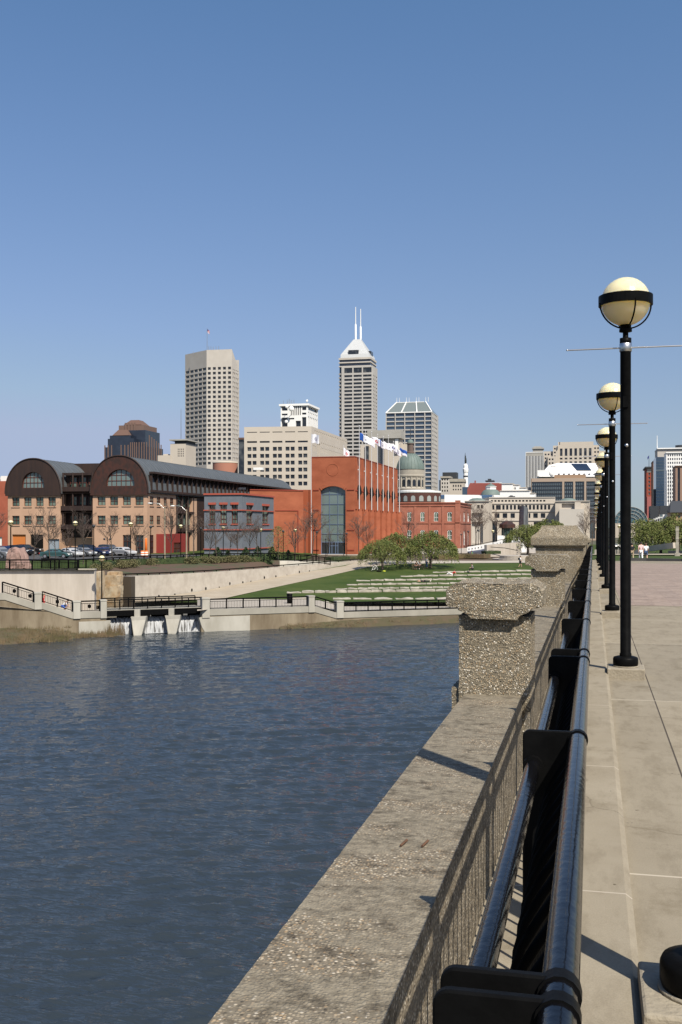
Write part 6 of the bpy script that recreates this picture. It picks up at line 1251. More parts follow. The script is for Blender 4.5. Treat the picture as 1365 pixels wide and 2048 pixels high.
# long beige civic building
t = bld('civic_building', 'long beige stone building with three window rows and green copper domes at its ends', 1050, 420); Z = 420
A = C(978.5, Z); B = C(1111, Z - 4); f = Face(A, B, 0, 1); D_ = Vector((-ST, CT, 0)) * 30; pts = [A, B, B + D_, A + D_]
ws = grid(f, steps(982.2, 4.2, 6.98, 16), [(zh(1003.6, Z), zh(1000.2, Z))]) + grid(f, [(980, 981.8), (985, 989.3), (992.5, 1002)] + steps(1005.2, 4.4, 7.6, 13), [(zh(1019.5, Z), zh(1010.2, Z))]) + grid(f, [(990.2, 999.4), (1005.8, 1015), (1021.6, 1030.2), (1041, 1044), (1057.8, 1061.2), (1067, 1076), (1082, 1091)], [(zh(1036, Z), zh(1026.5, Z))]) + grid(f, [(980, 995), (1004, 1026), (1068, 1084)], [(GZ + 1, zh(1044, Z))])
shell(t, pts, GZ, zh(994.5, Z), M_lime2, {0: ws}, M_tglass, 1.0)
for y in (995, 1007, 1023, 1041): b = MB(); trim(b, f, 0, f.L, zh(y + .8, Z), zh(y - .6, Z), .3); b.build('string_course', M_lime1, t)
def wing(pxl, pxr, z, yt, rec, dome):
    r = rect(pxl, pxr, z, 24); w = grid(Face(r[0], r[1], 0, 1), *rec[0]) if rec else []
    o = shell(t, r, GZ, zh(yt, z), M_lime2, {0: sum([grid(Face(r[0], r[1], 0, 1), c_, w_) for c_, w_ in rec], [])}, M_lime1, 1.2, name='wing', pname='recess_panel')
    b = MB(); b.prism([(p.x, p.y) for p in rect(pxl - .5, pxr + .5, z - .5, 25)], zh(yt + 1.2, z), zh(yt - .3, z)); b.build('coping', M_lime1, t)
    if dome: c = C(dome[0], z + 12); s2 = z / F; b = MB(); b.lathe(c.x, c.y, [(dome[1] * s2, zh(yt, z)), (dome[1] * s2, zh(yt - 1, z)), (dome[1] * .8 * s2, zh(yt - 4.2, z)), (dome[1] * .45 * s2, zh(yt - 6.6, z)), (0, zh(yt - 7.3, z))], 20); b.build('dome', M_green, t)
wing(930, 979, Z - 12, 1001.5, [([(944, 965)], [(zh(1035.5, Z), zh(1026.8, Z))]), ([(944, 966.5)], [(GZ + 1, zh(1044, Z))]), ([(954.6, 960), (962, 966)], [(zh(1018, Z), zh(1011.2, Z))])], (955, 19))
wing(1111, 1180, Z - 14, 1001.5, [([(1124, 1149)], [(zh(1016.5, Z), zh(1008.5, Z)), (zh(1035, Z), zh(1026, Z))])], (1137, 18))
b = MB(); b.prism([(p.x, p.y) for p in rect(1119, 1168, Z - 18, 6)], GZ, zh(1018, Z - 18)); b.build('terrace', M_lime1, t)
for i in range(3): b = MB(); b.prism([(p.x, p.y) for p in rect(1150 + 8 * i, 1162 + 8 * i, Z - 16 + i, 10)], GZ, zh(1006 + 5 * i, Z)); b.build('stepped_wall', M_lime2, t)
b = MB()
for i in range(5): p = C(1018 + i * 2.4, Z + 5); b.box(p.x - .5, p.y, zh(995, Z), p.x + .5, p.y + 2, zh(993 - (i % 3) * 1.5, Z))
b.build('roof_gear', M_dkgrey, t)
# dark ribbed tower and pale stepped tower
t = bld('office_tower', 'dark ribbed glass tower with small roof box right of the white blocks', 1070, 900); Z = 900
r = rect(1051.8, 1087.7, Z, 24); f = Face(r[0], r[1], 0, 1); shell(t, r, GZ, zh(904, Z), M_tglass, None)
for i in range(13): b = MB(); u = f.L * i / 12; trim(b, f, max(0, u - .22), min(f.L, u + .22), GZ, zh(911.5 if 0 < i < 12 else 904, Z), .4); b.build('rib', M_wht, t)
b = MB(); trim(b, f, 0, f.L, zh(911.5, Z), zh(904, Z), .2); b.build('louvre_band', M_grey, t); b = MB(); trim(b, f, 0, f.L, zh(905, Z), zh(903.6, Z), .5); b.build('cornice', M_wht, t)
b = MB(); b.prism([(p.x, p.y) for p in rect(1066, 1086, Z + 5, 10)], zh(904, Z), zh(896, Z)); b.build('roof_box', M_grey, t); b = MB(); b.prism([(p.x, p.y) for p in rect(1064.5, 1087.5, Z + 4, 12)], zh(897, Z), zh(894, Z)); b.prism([(p.x, p.y) for p in rect(1068, 1083, Z + 6, 9)], zh(894, Z), zh(891.5, Z)); b.build('roof_cap', M_grey, t)
t = bld('stepped_tower', 'pale stepped tower with tall dark windows, partly behind the lamps', 1150, 850); Z = 850
r = rect(1116.5, 1187.5, Z, 30); shell(t, r, GZ, zh(883, Z), M_lime2, {0: grid(Face(r[0], r[1], 0, 1), steps(1120.3, 5.2, 9.65, 7), [(zh(911, Z), zh(896, Z))]) + grid(Face(r[0], r[1], 0, 1), steps(1120.3, 5.2, 9.65, 7), rows_abs(Z, 914.5, 3.6, 7.6, 3))}, M_tglass, .6)
for a, e, dz, yt in ((1106.5, 1117, 3, 890.5), (1088, 1107, 6, 901.5), (1096, 1112, 2, 912), (1187, 1199, 3, 889.5), (1198, 1213, 5, 900.5)):
    r = rect(a, e, Z + dz, 24); n_ = max(1, int((e - a) / 6)); shell(t, r, GZ, zh(yt, Z), M_lime2, {0: grid(Face(r[0], r[1], 0, 1), [(a + 2 + 6 * i, a + 5.4 + 6 * i) for i in range(n_) if a + 5.4 + 6 * i < e - .5], rows_abs(Z, yt + 4.5, 3.4, 7.6, 4))}, M_tglass, .6, name='wing')
b = MB(); b.prism([(p.x, p.y) for p in rect(1119, 1120.5, Z - .4, 1)], zh(890, Z), zh(884, Z)); b.build('vent', M_dkgrey, t)
# white sloping roof with solar panel
t = bld('gabled_hall', 'white hall with long sloping roof carrying a dark solar panel', 1140, 640); Z = 640
V = [C(1074, Z), C(1202, Z)]; y0, y1 = 956, 926; b = MB()
lo = [C(1078, Z), C(1203, Z)]; hi = [C(1116, Z + 22), C(1192, Z + 22)]
b.add([(lo[0].x, lo[0].y, zh(953, Z)), (lo[1].x, lo[1].y, zh(953, Z)), (hi[1].x, hi[1].y, zh(926.5, Z + 22)), (hi[0].x, hi[0].y, zh(926, Z + 22))], [(0, 1, 2, 3)]); m0 = C(1098, Z + 20); g0 = C(1084, Z + 14); b.add([(lo[0].x, lo[0].y, zh(953, Z)), (hi[0].x, hi[0].y, zh(926, Z + 22)), (m0.x, m0.y, zh(931, Z + 20)), (C(1090, Z + 18).x, C(1090, Z + 18).y, zh(940, Z + 18))], [(0, 1, 2, 3)])
b.add([(m0.x, m0.y, zh(931, Z + 20)), (hi[0].x, hi[0].y, zh(926, Z + 22)), (hi[1].x, hi[1].y, zh(926.5, Z + 22)), (hi[1].x, hi[1].y + 20, zh(940, Z + 22)), (m0.x, m0.y + 20, zh(940, Z + 20))], [(0, 1, 2, 3, 4)]); b.build('roof', M_wht, t)
b = MB(); b.prism([(p.x, p.y) for p in rect(1074, 1203, Z + 1, 40)], GZ, zh(952, Z)); b.prism([(p.x, p.y) for p in rect(1075, 1100, Z + 1, 30)], zh(952, Z), zh(940, Z)); b.build('wall', M_wht, t)
P0 = lambda s, u: Vector((lo[0].x, lo[0].y, zh(953, Z))).lerp(Vector((lo[1].x, lo[1].y, zh(953, Z))), s).lerp(Vector((hi[0].x, hi[0].y, zh(926, Z + 22))).lerp(Vector((hi[1].x, hi[1].y, zh(926.5, Z + 22))), s), u) + Vector((0, -.25, .25))
b = MB(); b.add([P0(.58, .42), P0(.86, .42), P0(.76, .93), P0(.37, .93)], [(0, 1, 2, 3)]); o = b.build('solar_panel', M_nglass, t)
for i in range(8): b = MB(); p = P0(.30 + .085 * i, .12); b.box(p.x - .6, p.y - .3, p.z - .1, p.x + .6, p.y + .3, p.z + .6); b.build('roof_vent', M_dkgrey, t)
b = MB(); p = C(1107, Z + 17); b.box(p.x - 1.6, p.y - 1.5, zh(934, Z), p.x + 1.6, p.y, zh(929, Z)); b.build('louvre', M_grey, t); b = MB(); p = C(1104, Z - 8); b.ball((p.x, p.y, zh(949, Z)), 1.6, 12, 0, (1, .35, 1)); b.tube([(p.x, p.y + .4, zh(949, Z)), (p.x, p.y + .4, zh(956, Z))], .2, 6); b.build('dish', M_wht, t)
# glass and tan block
t = bld('glass_block', 'wide tan block with grey glass curtain walls behind the beige building', 1130, 560); Z = 560
r = rect(1063, 1196, Z, 30); f = Face(r[0], r[1], 0, 1); shell(t, r, GZ, zh(955.5, Z), mat('tan_concrete', (.36, .28, .215), .9), {0: grid(f, [(1064, 1125), (1129, 1147), (1151, 1169), (1173, 1190.5)], [(GZ + 1, zh(962.5, Z))])}, M_ggrey, .6)
b = MB()
for px in steps(1064.5, .4, 4.1, 31): u = f.u(px[0]); trim(b, f, u - .06, u + .06, GZ, zh(962.5, Z), -.42)
for i in range(10): trim(b, f, .4, f.L - .4, zh(970 + 8 * i, Z), zh(969.5 + 8 * i, Z), -.44)
b.build('mullions', M_dkgrey, t)
b = MB(); b.prism([(p.x, p.y) for p in rect(1109, 1172, Z + 3, 8)], zh(956, Z), zh(948.5, Z)); b.build('roof_box', mat('tan_box', (.30, .20, .13), .9), t)
# hexagonal kiosk and steel sculpture
t = thing('kiosk', 'small glass pavilion with dark hexagonal copper roof at the top of the ramp', 'pavilion', C(1015, 250, 2)); Z = 250; c = C(1015, Z); s_ = Z / F
b = MB(); b.lathe(c.x, c.y, [(16 * s_, zh(1056, Z)), (16.2 * s_, zh(1049, Z)), (14 * s_, zh(1047.5, Z)), (7 * s_, zh(1043.5, Z)), (0, zh(1041.5, Z))], 12, sm=False); b.build('roof', M_rustc, t)
b = MB(); b.lathe(c.x, c.y, [(10.5 * s_, zh(1071, Z)), (10.5 * s_, zh(1055, Z))], 12, sm=False); b.build('glass_wall', M_winlite, t)
for i in range(12): a = R(30 * i); b = MB(); b.lathe(c.x + 10.7 * s_ * math.cos(a), c.y + 10.7 * s_ * math.sin(a), [(.09, zh(1071, Z)), (.09, zh(1055, Z))], 6); b.build('post', M_dkgrey, t)
b = MB(); b.prism([(p.x, p.y) for p in rect(995, 1050, Z - 2, 8)], CZ - 6, zh(1071, Z)); b.build('base_wall', M_wht, t)
p = C(1047, 236); b = MB(); N = 14; V = []
for j in range(N + 1):
    s2 = j / N; z = zh(1075, 236) + (zh(1011, 236) - zh(1075, 236)) * s2; tw = .25 * math.sin(s2 * 3); A_ = C(1037 + 2.5 * s2 * (s2 < .95), 236); B_ = C(1048.5, 234.5); D2 = C(1057.5 - 1.0 * s2, 238)
    V += [(A_.x, A_.y, z), (B_.x, B_.y - tw * 4, z), (D2.x, D2.y, z - (1.2 if j == N else 0)), (B_.x, B_.y + 2.5, z)]
b.add(V, [(4 * j + i, 4 * j + (i + 1) % 4, 4 * j + 4 + (i + 1) % 4, 4 * j + 4 + i) for j in range(N) for i in range(4)] + [(4 * N, 4 * N + 1, 4 * N + 2, 4 * N + 3)])
tag(b.build('sculpture', mat('brushed_sheet', (.20, .205, .21), .5, col2=(.07, .072, .075), scale=.5, metal=.2)), 'tall grey sheet metal sculpture standing before the beige building', 'sculpture')
# curved ramp bridge at the end of the lawn
t = thing('canal_ramp', 'white parapet ramp with small dark slots and dark road climbing to the pavilion', 'ramp', C(980, 205, 6))
rp = [(935, 196, 1094, 1103), (960, 200, 1090, 1099.5), (985, 206, 1085, 1094), (1010, 214, 1080, 1087.5), (1038, 224, 1077, 1083)]
b = MB(); b2 = MB(); rl = MB()
for p, q_ in zip(rp, rp[1:]):
    A, B = C(p[0], p[1]), C(q_[0], q_[1]); Ab, Bb = C(p[0] + 4, p[1] - 7), C(q_[0] + 4, q_[1] - 7)
    b.add([(A.x, A.y, zh(p[3], p[1])), (B.x, B.y, zh(q_[3], q_[1])), (B.x, B.y, zh(q_[2], q_[1])), (A.x, A.y, zh(p[2], p[1])), (A.x, A.y + .4, zh(p[2], p[1])), (B.x, B.y + .4, zh(q_[2], q_[1])), (B.x, B.y + .4, CZ - 7), (A.x, A.y + .4, CZ - 7)], [(0, 1, 2, 3), (3, 2, 5, 4), (4, 5, 6, 7)])
    b2.add([(A.x, A.y, zh(p[3], p[1]) + .01), (B.x, B.y, zh(q_[3], q_[1]) + .01), (Bb.x, Bb.y, zh(q_[3], q_[1]) - .05), (Ab.x, Ab.y, zh(p[3], p[1]) - .05), (Bb.x, Bb.y, CZ - 6.5), (Ab.x, Ab.y, CZ - 6.5)], [(0, 1, 2, 3), (3, 2, 4, 5)])
    rl.bar(Vector((A.x, A.y + .2, zh(p[2] - 2, p[1]))), Vector((B.x, B.y + .2, zh(q_[2] - 2, q_[1]))), .1, .1)
b.build('parapet', M_wht, t); b2.build('roadway', mat('blue_grey_road', (.07, .075, .10), .8), t); rl.build('handrail', M_blackmatt, t)
for i in range(16):
    s2 = (i + .5) / 16 * 4; k_ = min(3, int(s2)); u = s2 - k_; p, q_ = rp[k_], rp[k_ + 1]; px, z, y = p[0] + (q_[0] - p[0]) * u, p[1] + (q_[1] - p[1]) * u, (p[2] + p[3]) / 2 + ((q_[2] + q_[3]) / 2 - (p[2] + p[3]) / 2) * u; c = C(px, z - .1); b = MB(); b.box(c.x - .14, c.y - .06, zh(y + 1, z), c.x + .14, c.y + .06, zh(y - 1, z)); b.build('slot', M_dark, t)
t = thing('retaining_wall', 'pale concrete wall under the ramp with trailing greenery', 'wall', C(1005, 190, 6)); b = MB(); A, B = C(972, 188), C(1040, 194); b.bar(Vector((A.x, A.y, CZ - 5.0)), Vector((B.x, B.y, CZ - 4.6)), .6, 3.6); b.build('wall', M_pale, t)
b = MB(); A, B = C(982, 187), C(1036, 192); rl = [Vector((A.x, A.y, zh(1094, 187))), Vector((C(1010, 189).x, C(1010, 189).y, zh(1096, 189))), Vector((B.x, B.y, zh(1101, 192)))]; b.tube(rl, .06, 6); b.build('handrail', M_blackmatt, t)
b = MB(); c = C(1040, 178); b.lathe(c.x, c.y, [(4.6, CZ - 6), (4.6, zh(1117, 178)), (3.4, zh(1117, 178)), (3.4, zh(1111, 178)), (0, zh(1111, 178))], 32, sm=False); tag(b.build('round_steps', M_quay), 'round pale stone steps at the end of the lawn beside the willow', 'steps')
# right of the bridge: downtown street
t = bld('glass_arcade', 'glass barrel vault with ring ribs spanning the street beyond the bridge', 1263, 700); Z = 700; c = C(1262.5, Z); rr = 32.5 / F * Z; zc = zh(1046.5, Z)
for k_, (r0, dy, m) in enumerate(((rr, 0, M_ggrey),)):
    b = MB(); N = 32; V = [(c.x + r0 * math.cos(math.pi * j / N), c.y, zc + r0 * math.sin(math.pi * j / N)) for j in range(N + 1)]; V2 = [(x, y + 30, z) for x, y, z in V]
    b.add(V + V2, [(j, j + 1, N + 2 + j, N + 1 + j) for j in range(N)] + [tuple(range(N + 1))]); b.build('glass_skin', mat('teal_glass', (.075, .13, .155), .15, spec=.6), t)
for q_ in (1.0, .8, .6, .38): b = MB(); b.tube([(c.x + rr * q_ * math.cos(math.pi * j / 32), c.y - .4, zc + rr * q_ * math.sin(math.pi * j / 32)) for j in range(33)], .15, 6); b.build('ring_rib', M_grey, t)
for j in range(1, 12): a = math.pi * j / 12; b = MB(); b.bar(Vector((c.x + rr * .38 * math.cos(a), c.y - .35, zc + rr * .38 * math.sin(a))), Vector((c.x + rr * math.cos(a), c.y - .35, zc + rr * math.sin(a))), .14, .14); b.build('radial_rib', M_grey, t)
b = MB(); b.box(c.x - rr, c.y, GZ, c.x + rr, c.y + 30, zc); b.build('base', M_lime2, t)
def rrect(pxl, pxr, z, dep): FL = C(pxl, z); FR = along(FL, (1, 0), pxr); return [FL, FR, FR + Vector((0, dep, 0)), FL + Vector((0, dep, 0))]
t = bld('brick_tower', 'narrow tall red brick building with heavy cornice and flag on its roof', 1300, 900); Z = 900
r = rrect(1293.5, 1307.5, Z, 40); f = Face(r[0], r[1], 0, 1); M_rb = mat('deep_red_brick', (.27, .06, .035), .9)
shell(t, r, GZ, zh(936, Z), M_rb, {0: grid(f, [(1297.5, 1300.6), (1302.6, 1305.6)], rows_abs(Z, 946, 5, 7.8, 7))}, M_ggrey, .5)
b = MB(); b.prism([(p.x, p.y) for p in rrect(1290.8, 1307.4, Z - 2, 43)], zh(936.5, Z), zh(933.5, Z)); b.build('cornice', M_dkgrey, t); b = MB(); trim(b, f, .3, f.L, zh(944.5, Z), zh(937, Z), .3); b.build('frieze', M_lime1, t); b = MB(); trim(b, f, .4, f.L, GZ, zh(993, Z), .5); b.build('base_bay', mat('pink_base', (.34, .11, .10), .9), t)
p = Vector((r[0].x + 2.2, r[0].y + 3, 0)); mast(t, p, zh(934, Z), zh(910, Z), .22, M_dkgrey, 'flagpole'); o = flag(Vector((p.x - .2, p.y, zh(911, Z))), 1.6, 2.2, 1.0, math.pi, lambda s, u: 2, 3).build('flag', flagm()); tag(o, 'tiny dark flag on the roof of the narrow red brick building', 'flag')
t = bld('brown_slab', 'plain brown slab building edge between the red brick and dark glass towers', 1311, 860); r = rrect(1306.8, 1318, 860, 30); shell(t, r, GZ, zh(922, 860), mat('plain_brown_brick', (.30, .145, .075), .9)); b = MB(); b.prism([(p.x, p.y) for p in rrect(1306.5, 1318, 859, 31)], zh(923, 860), zh(921.5, 860)); b.build('coping', M_browns, t)
t = bld('dark_block', 'low black building at the foot of the brown slab', 1307, 700); r = rrect(1301, 1318, 700, 20); shell(t, r, GZ, zh(1012, 700), M_dkgrey); b = MB(); b.prism([(p.x, p.y) for p in rrect(1307, 1316, 702, 12)], zh(1012, 700), zh(978, 700)); b.build('upper_block', M_dkgrey, t)
t = bld('glass_tower', 'dark teal glass tower under a pale concrete top at the right edge', 1330, 700); Z = 700
r = rrect(1312.5, 1333, Z, 30); f = Face(r[0], r[1], 0, 1); shell(t, r, GZ, zh(914, Z), M_bglass)
b = MB()
for i in range(22): trim(b, f, 0, f.L, zh(916.5 + 6.5 * i, Z), zh(916 + 6.5 * i, Z), .1)
b.build('floor_line', M_ggrey, t); b = MB(); trim(b, f, 0, f.L, zh(941.5, Z), zh(939.5, Z), .15); b.build('pale_band', M_ggrey, t)
r = rrect(1315.5, 1420, Z + 8, 30); shell(t, r, GZ, zh(895.5, Z), M_lime1, name='pale_top'); b = MB(); b.prism([(p.x, p.y) for p in rrect(1315, 1420, Z + 7, 31)], zh(896.5, Z), zh(894.3, Z)); b.build('parapet', M_wht, t)
p = C(1365, Z + 20); b = MB(); b.lathe(p.x, p.y, [(4.6, zh(894, Z)), (4.6, zh(886, Z)), (0, zh(885.5, Z))], 20, sm=False); b.build('roof_drum', M_dkgrey, t); mast(t, C(1314.6, Z + 12), zh(896, Z), zh(868, Z), .3, M_wht)
t = bld('white_grid_tower', 'white tower with vertical fins and rows of dark windows at the right edge', 1345, 640); Z = 640
r = rrect(1333, 1420, Z, 20); f = Face(r[0], r[1], 0, 1); cols = steps(1335.8, 2.4, 4.45, 17)
shell(t, r, GZ, zh(905.5, Z), M_wht, {0: grid(f, cols, rows_abs(Z, 908.5, 4.4, 7.6, 13))}, M_bglass, .5); b = MB(); b.prism([(p.x, p.y) for p in rrect(1332.6, 1420, Z - .6, 21)], zh(906.3, Z), zh(904.3, Z)); b.build('cornice', M_wht, t)
for i in range(16): b = MB(); u = f.u(1334.8 + 4.45 * i); trim(b, f, u - .25, u + .25, GZ, zh(940, Z), .5); b.build('fin', M_wht, t)
t = bld('brown_tower', 'brown stone building with dark vertical slots in front of the white fins', 1360, 560); Z = 560; r = rrect(1351.5, 1430, Z, 20); shell(t, r, GZ, zh(932, Z), mat('brown_granite', (.27, .175, .13), .9), {0: grid(Face(r[0], r[1], 0, 1), [(1355.8, 1360.6), (1374, 1379)], [(GZ + 5, zh(936, Z))])}, M_tglass, .8)
b = MB(); b.prism([(p.x, p.y) for p in rrect(1351, 1430, Z - .5, 21)], zh(933, Z), zh(931.5, Z)); b.build('coping', M_browns, t)
t = bld('station_building', 'low tan building with tall black metal roof at the right edge', 1355, 420); Z = 420
r = rrect(1342, 1460, Z, 20); shell(t, r, GZ, zh(1024.5, Z), M_tan, {0: grid(Face(r[0], r[1], 0, 1), [(1356.5, 1361.5), (1378, 1384)], [(zh(1036.5, Z), zh(1031.5, Z))])}, M_ggrey, .4)
b = MB(); q_ = rrect(1340.5, 1460, Z - 1, 22); b.add([(q_[0].x, q_[0].y, zh(1025, Z)), (q_[1].x, q_[1].y, zh(1025, Z)), (q_[1].x, q_[1].y + 5, zh(1001.5, Z)), (q_[0].x + .6, q_[0].y + 5, zh(1001.5, Z)), (q_[3].x, q_[3].y, zh(1025, Z)), (q_[2].x, q_[2].y, zh(1025, Z))], [(0, 1, 2, 3), (3, 2, 5, 4), (0, 3, 4)]); b.build('roof', M_dkgrey, t)
t = bld('dark_block', 'small black block beside the station roof above the willow', 1330, 480); r = rrect(1321, 1341, 480, 14); shell(t, r, GZ, zh(1011.5, 480), M_dkgrey); b = MB(); b.box(r[0].x - .2, r[0].y - .3, zh(1034, 480), r[1].x, r[0].y + 4, zh(1029, 480)); b.build('canopy', M_ggrey, t)
t = bld('white_shed', 'small white shed roof beside the willow at right', 1332, 440); r = rrect(1326, 1340.5, 440, 10); shell(t, r, GZ, zh(1034, 440), M_wht); b = MB(); b.box(r[0].x, r[0].y - .3, GZ, r[0].x + 1, r[0].y + .2, zh(1029, 440)); b.build('pillar', M_wht, t)
for i in range(5): c = C(1303 + 4.5 * i, 460 - 14 * i); b = MB(); z = zh(1041 - 1.8 * i, 460 - 14 * i); b.box(c.x - .9, c.y, z - .25, c.x + .9, c.y + 1.5, z); b.tube([(c.x + .7, c.y + .7, GZ), (c.x + .7, c.y + .7, z)], .1, 6); tag(b.build('street_canopy', M_wht), f'small white street canopy, {NTH[i]} from the left in the row above the willow', 'canopy', 'street canopies')
# ---------------------------------------------------------------- trees, hedges, lamps, cars, people
M_bark = mat('bark', (.05, .038, .03), .95, col2=(.085, .066, .052), scale=4)
M_twig = mat('twigs', (.10, .075, .062), .95, col2=(.15, .105, .085), scale=2)
M_willow = mat('willow_leaves', (.082, .118, .022), .8, col2=(.165, .172, .042), scale=.9, detail=4)
M_willow2 = mat('willow_tips', (.13, .115, .035), .8, col2=(.085, .12, .024), scale=1.2)
M_bud = mat('budding_leaves', (.10, .13, .03), .85, col2=(.17, .17, .06), scale=1.1)
M_conif = mat('dark_conifer', (.018, .04, .012), .9, col2=(.035, .06, .018), scale=1.5)
M_hedge = mat('hedge_leaves', (.020, .038, .010), .9, col2=(.045, .065, .016), scale=1.2)
M_olive = mat('olive_shrub', (.085, .085, .030), .9, col2=(.15, .13, .06), scale=1.5)
def leaf(b, p, s, rnd, mi=0):
    a = Vector((rnd.gauss(0, 1), rnd.gauss(0, 1), rnd.gauss(0, 1))).normalized(); c = a.cross(Vector((rnd.gauss(0, 1), rnd.gauss(0, 1), rnd.gauss(0, 1)))).normalized()
    b.add([p - a * s, p + c * s * .45, p + a * s, p - c * s * .45], [(0, 1, 2, 3)], mi)
def bare_tree(seed, H=6.0, spread=.55):
    rnd = random.Random(seed); root = thing('bare_tree', 'x', 'tree', (0, 0, 0)); tr = MB(); tw = MB()
    def grow(p, d, L, r, lv):
        n = 3; pts = [p]; dd = d.copy()
        for i in range(n): dd = (dd + Vector((rnd.gauss(0, .1), rnd.gauss(0, .1), .05))).normalized(); pts.append(pts[-1] + dd * L / n)
        (tr if lv < 2 else tw).tube(pts, [r * (1 - .5 * i / n) for i in range(n + 1)], 5 if lv < 2 else 3, caps=False)
        if lv >= 4: return
        k = {0: 11, 1: 6, 2: 4, 3: 3}[lv]
        for i in range(k):
            s = rnd.uniform(.38 if lv == 0 else .2, 1.0); q = pts[0].lerp(pts[-1], s); j = min(n - 1, int(s * n)); q = pts[j].lerp(pts[j + 1], s * n - j if s < 1 else 1)
            a = rnd.uniform(0, 6.28); t = rnd.uniform(.5, 1.0); side = Vector((math.cos(a), math.sin(a), 0)); nd = (dd * (1 - t * .35) + side * t * spread * 1.5).normalized(); grow(q, nd, L * rnd.uniform(.36, .56) * (1.1 - .35 * s if lv == 0 else 1), r * .44 * (1 - .4 * s) + .0045, lv + 1)
    grow(Vector((0, 0, -.1)), Vector((0, 0, 1)), H * .86, .085, 0)
    tr.build('trunk', M_bark, root); tw.build('crown', M_twig, root); return root
TB = [bare_tree(3), bare_tree(11, 6.0, .45), bare_tree(29, 6.0, .65)]
kids_index()
bt = [(68, 150, 'bare street tree in front of the orange garage door', 1.0), (101, 141, 'bare street tree in front of the pale service door', 1.05), (113, 147, 'smaller bare street tree close to the pale service door', .8), (133, 160, 'thin bare tree behind the teal sedan', .7), (167, 134, 'bare street tree below the dark recess of the tan building', .95),
      (226, 139, 'bare rounded street tree left of the first tall ground floor window', .95), (278, 142, 'bare street tree between the two tall ground floor windows', 1.0), (341, 143, 'bare street tree before the red entrance', 1.1), (387, 147, 'bare street tree before the brown bays', 1.0), (418, 150, 'thin bare tree at the left corner of the grey block', .8), (435, 147, 'bare tree in front of the left windows of the grey block', 1.05), (460, 151, 'thin bare tree in front of the middle of the grey block', .75),
      (477, 150, 'bare tree before the corner of the grey block', .85), (498, 152, 'bare reddish tree before the right windows of the grey block', .9), (517, 150, 'bare tree before the right edge of the grey block', .95), (591, 160, 'bare tree in front of the orange link wall', .95), (611, 190, 'bare tree in the dark gap beside the hall', 1.1), (624, 168, 'tall bare tree at the left edge of the orange hall', 1.3), (654, 207, 'thin bare tree before the glass front of the hall', .9), (688, 204, 'bare tree at the right side of the glass front', .8), (719, 200, 'large bare tree before the hall corner', 1.25), (740, 205, 'bare tree before the hall buttresses', 1.1), (812, 230, 'bare tree at the wall of the red brick factory', 1.3), (-4, 170, 'bare tree at the far left edge', 1.1)]
for i, (px, z, lab, sc) in enumerate(bt):
    h = UP if px < 540 else (5.3 if z < 195 else 6.0); k = TB[i % 3]
    loc = C(px, z, h)
    if i < 3: k.location = loc; k['label'] = lab; k['group'] = 'bare street trees'; k.scale = (sc,) * 3
    else: dup(k, lab, loc, i * 1.3, 'bare street trees', sc)
def willow(seed, R_=4.4, H=6.2, trunk=1.9, low=.9, n=1000):
    rnd = random.Random(seed); root = thing('willow_tree', 'x', 'tree', (0, 0, 0)); tr = MB(); cr_ = MB(); br_ = []
    for i in range(7):
        a = i * .9 + rnd.uniform(-.3, .3); L = R_ * rnd.uniform(.45, .8); p0 = Vector((0, 0, trunk * rnd.uniform(.75, 1.1))); p3 = Vector((math.cos(a) * L, math.sin(a) * L, H * rnd.uniform(.66, .86))); p1 = p0.lerp(p3, .4) + Vector((0, 0, .35)); tr.tube([p0, p1, p3], [.16, .10, .03], 6, caps=False); br_.append((p1, p3))
        for j in range(3): q = p1.lerp(p3, rnd.uniform(.1, .9)); e = q + Vector((rnd.gauss(0, .9), rnd.gauss(0, .9), rnd.uniform(.3, 1.1))); tr.tube([q, e], [.04, .015], 4, caps=False)
    tr.tube([(0, 0, -.2), (.04, .02, trunk * .5), (0, 0, trunk * 1.05)], [.30, .22, .2], 8); tr.build('trunk', M_bark, root)
    lump = [(Vector((rnd.gauss(0, 1), rnd.gauss(0, 1), rnd.uniform(.0, 1))).normalized(), rnd.uniform(.5, 1.12)) for _ in range(34)]
    for i in range(n):
        a = rnd.uniform(0, 6.283); rr = R_ * math.sqrt(rnd.random()) ; d = Vector((math.cos(a) * rr / R_, math.sin(a) * rr / R_, .6)).normalized()
        k = max(lump, key=lambda l: l[0].dot(d))[1]
        if k < .66 and rnd.random() < .6: continue
        z = low + (H - low) * (1 - (rr / R_) ** 2.2 * .55) * (.80 + .2 * k) - rnd.random() ** 2 * 1.2; p = Vector((math.cos(a) * rr * (.85 + .17 * k), math.sin(a) * rr * (.85 + .17 * k), z))
        L = rnd.uniform(.5, 1.3) + 1.7 * (rr / R_) ** 2 * rnd.random() * k; out = Vector((math.cos(a), math.sin(a), 0)) * rnd.uniform(.1, .5); m = int(4 + L * 7)
        for j in range(m):
            s = j / m; q = p + out * s * (1 - .3 * s) + Vector((rnd.gauss(0, .09), rnd.gauss(0, .09), -L * s ** 1.3 + .15 * s))
            if q.z < low * .5: break
            leaf(cr_, q, rnd.uniform(.08, .17), rnd, 1 if rnd.random() < .3 else 0)
    cr_.build('crown', [M_willow, M_willow2], root); return root
WP = [willow(5, 4.4, 6.0, 1.9, .9, 900), willow(18, 4.6, 6.1, 1.8, 1.0, 1150), willow(41, 4.2, 5.8, 1.9, .9, 900)]
kids_index()
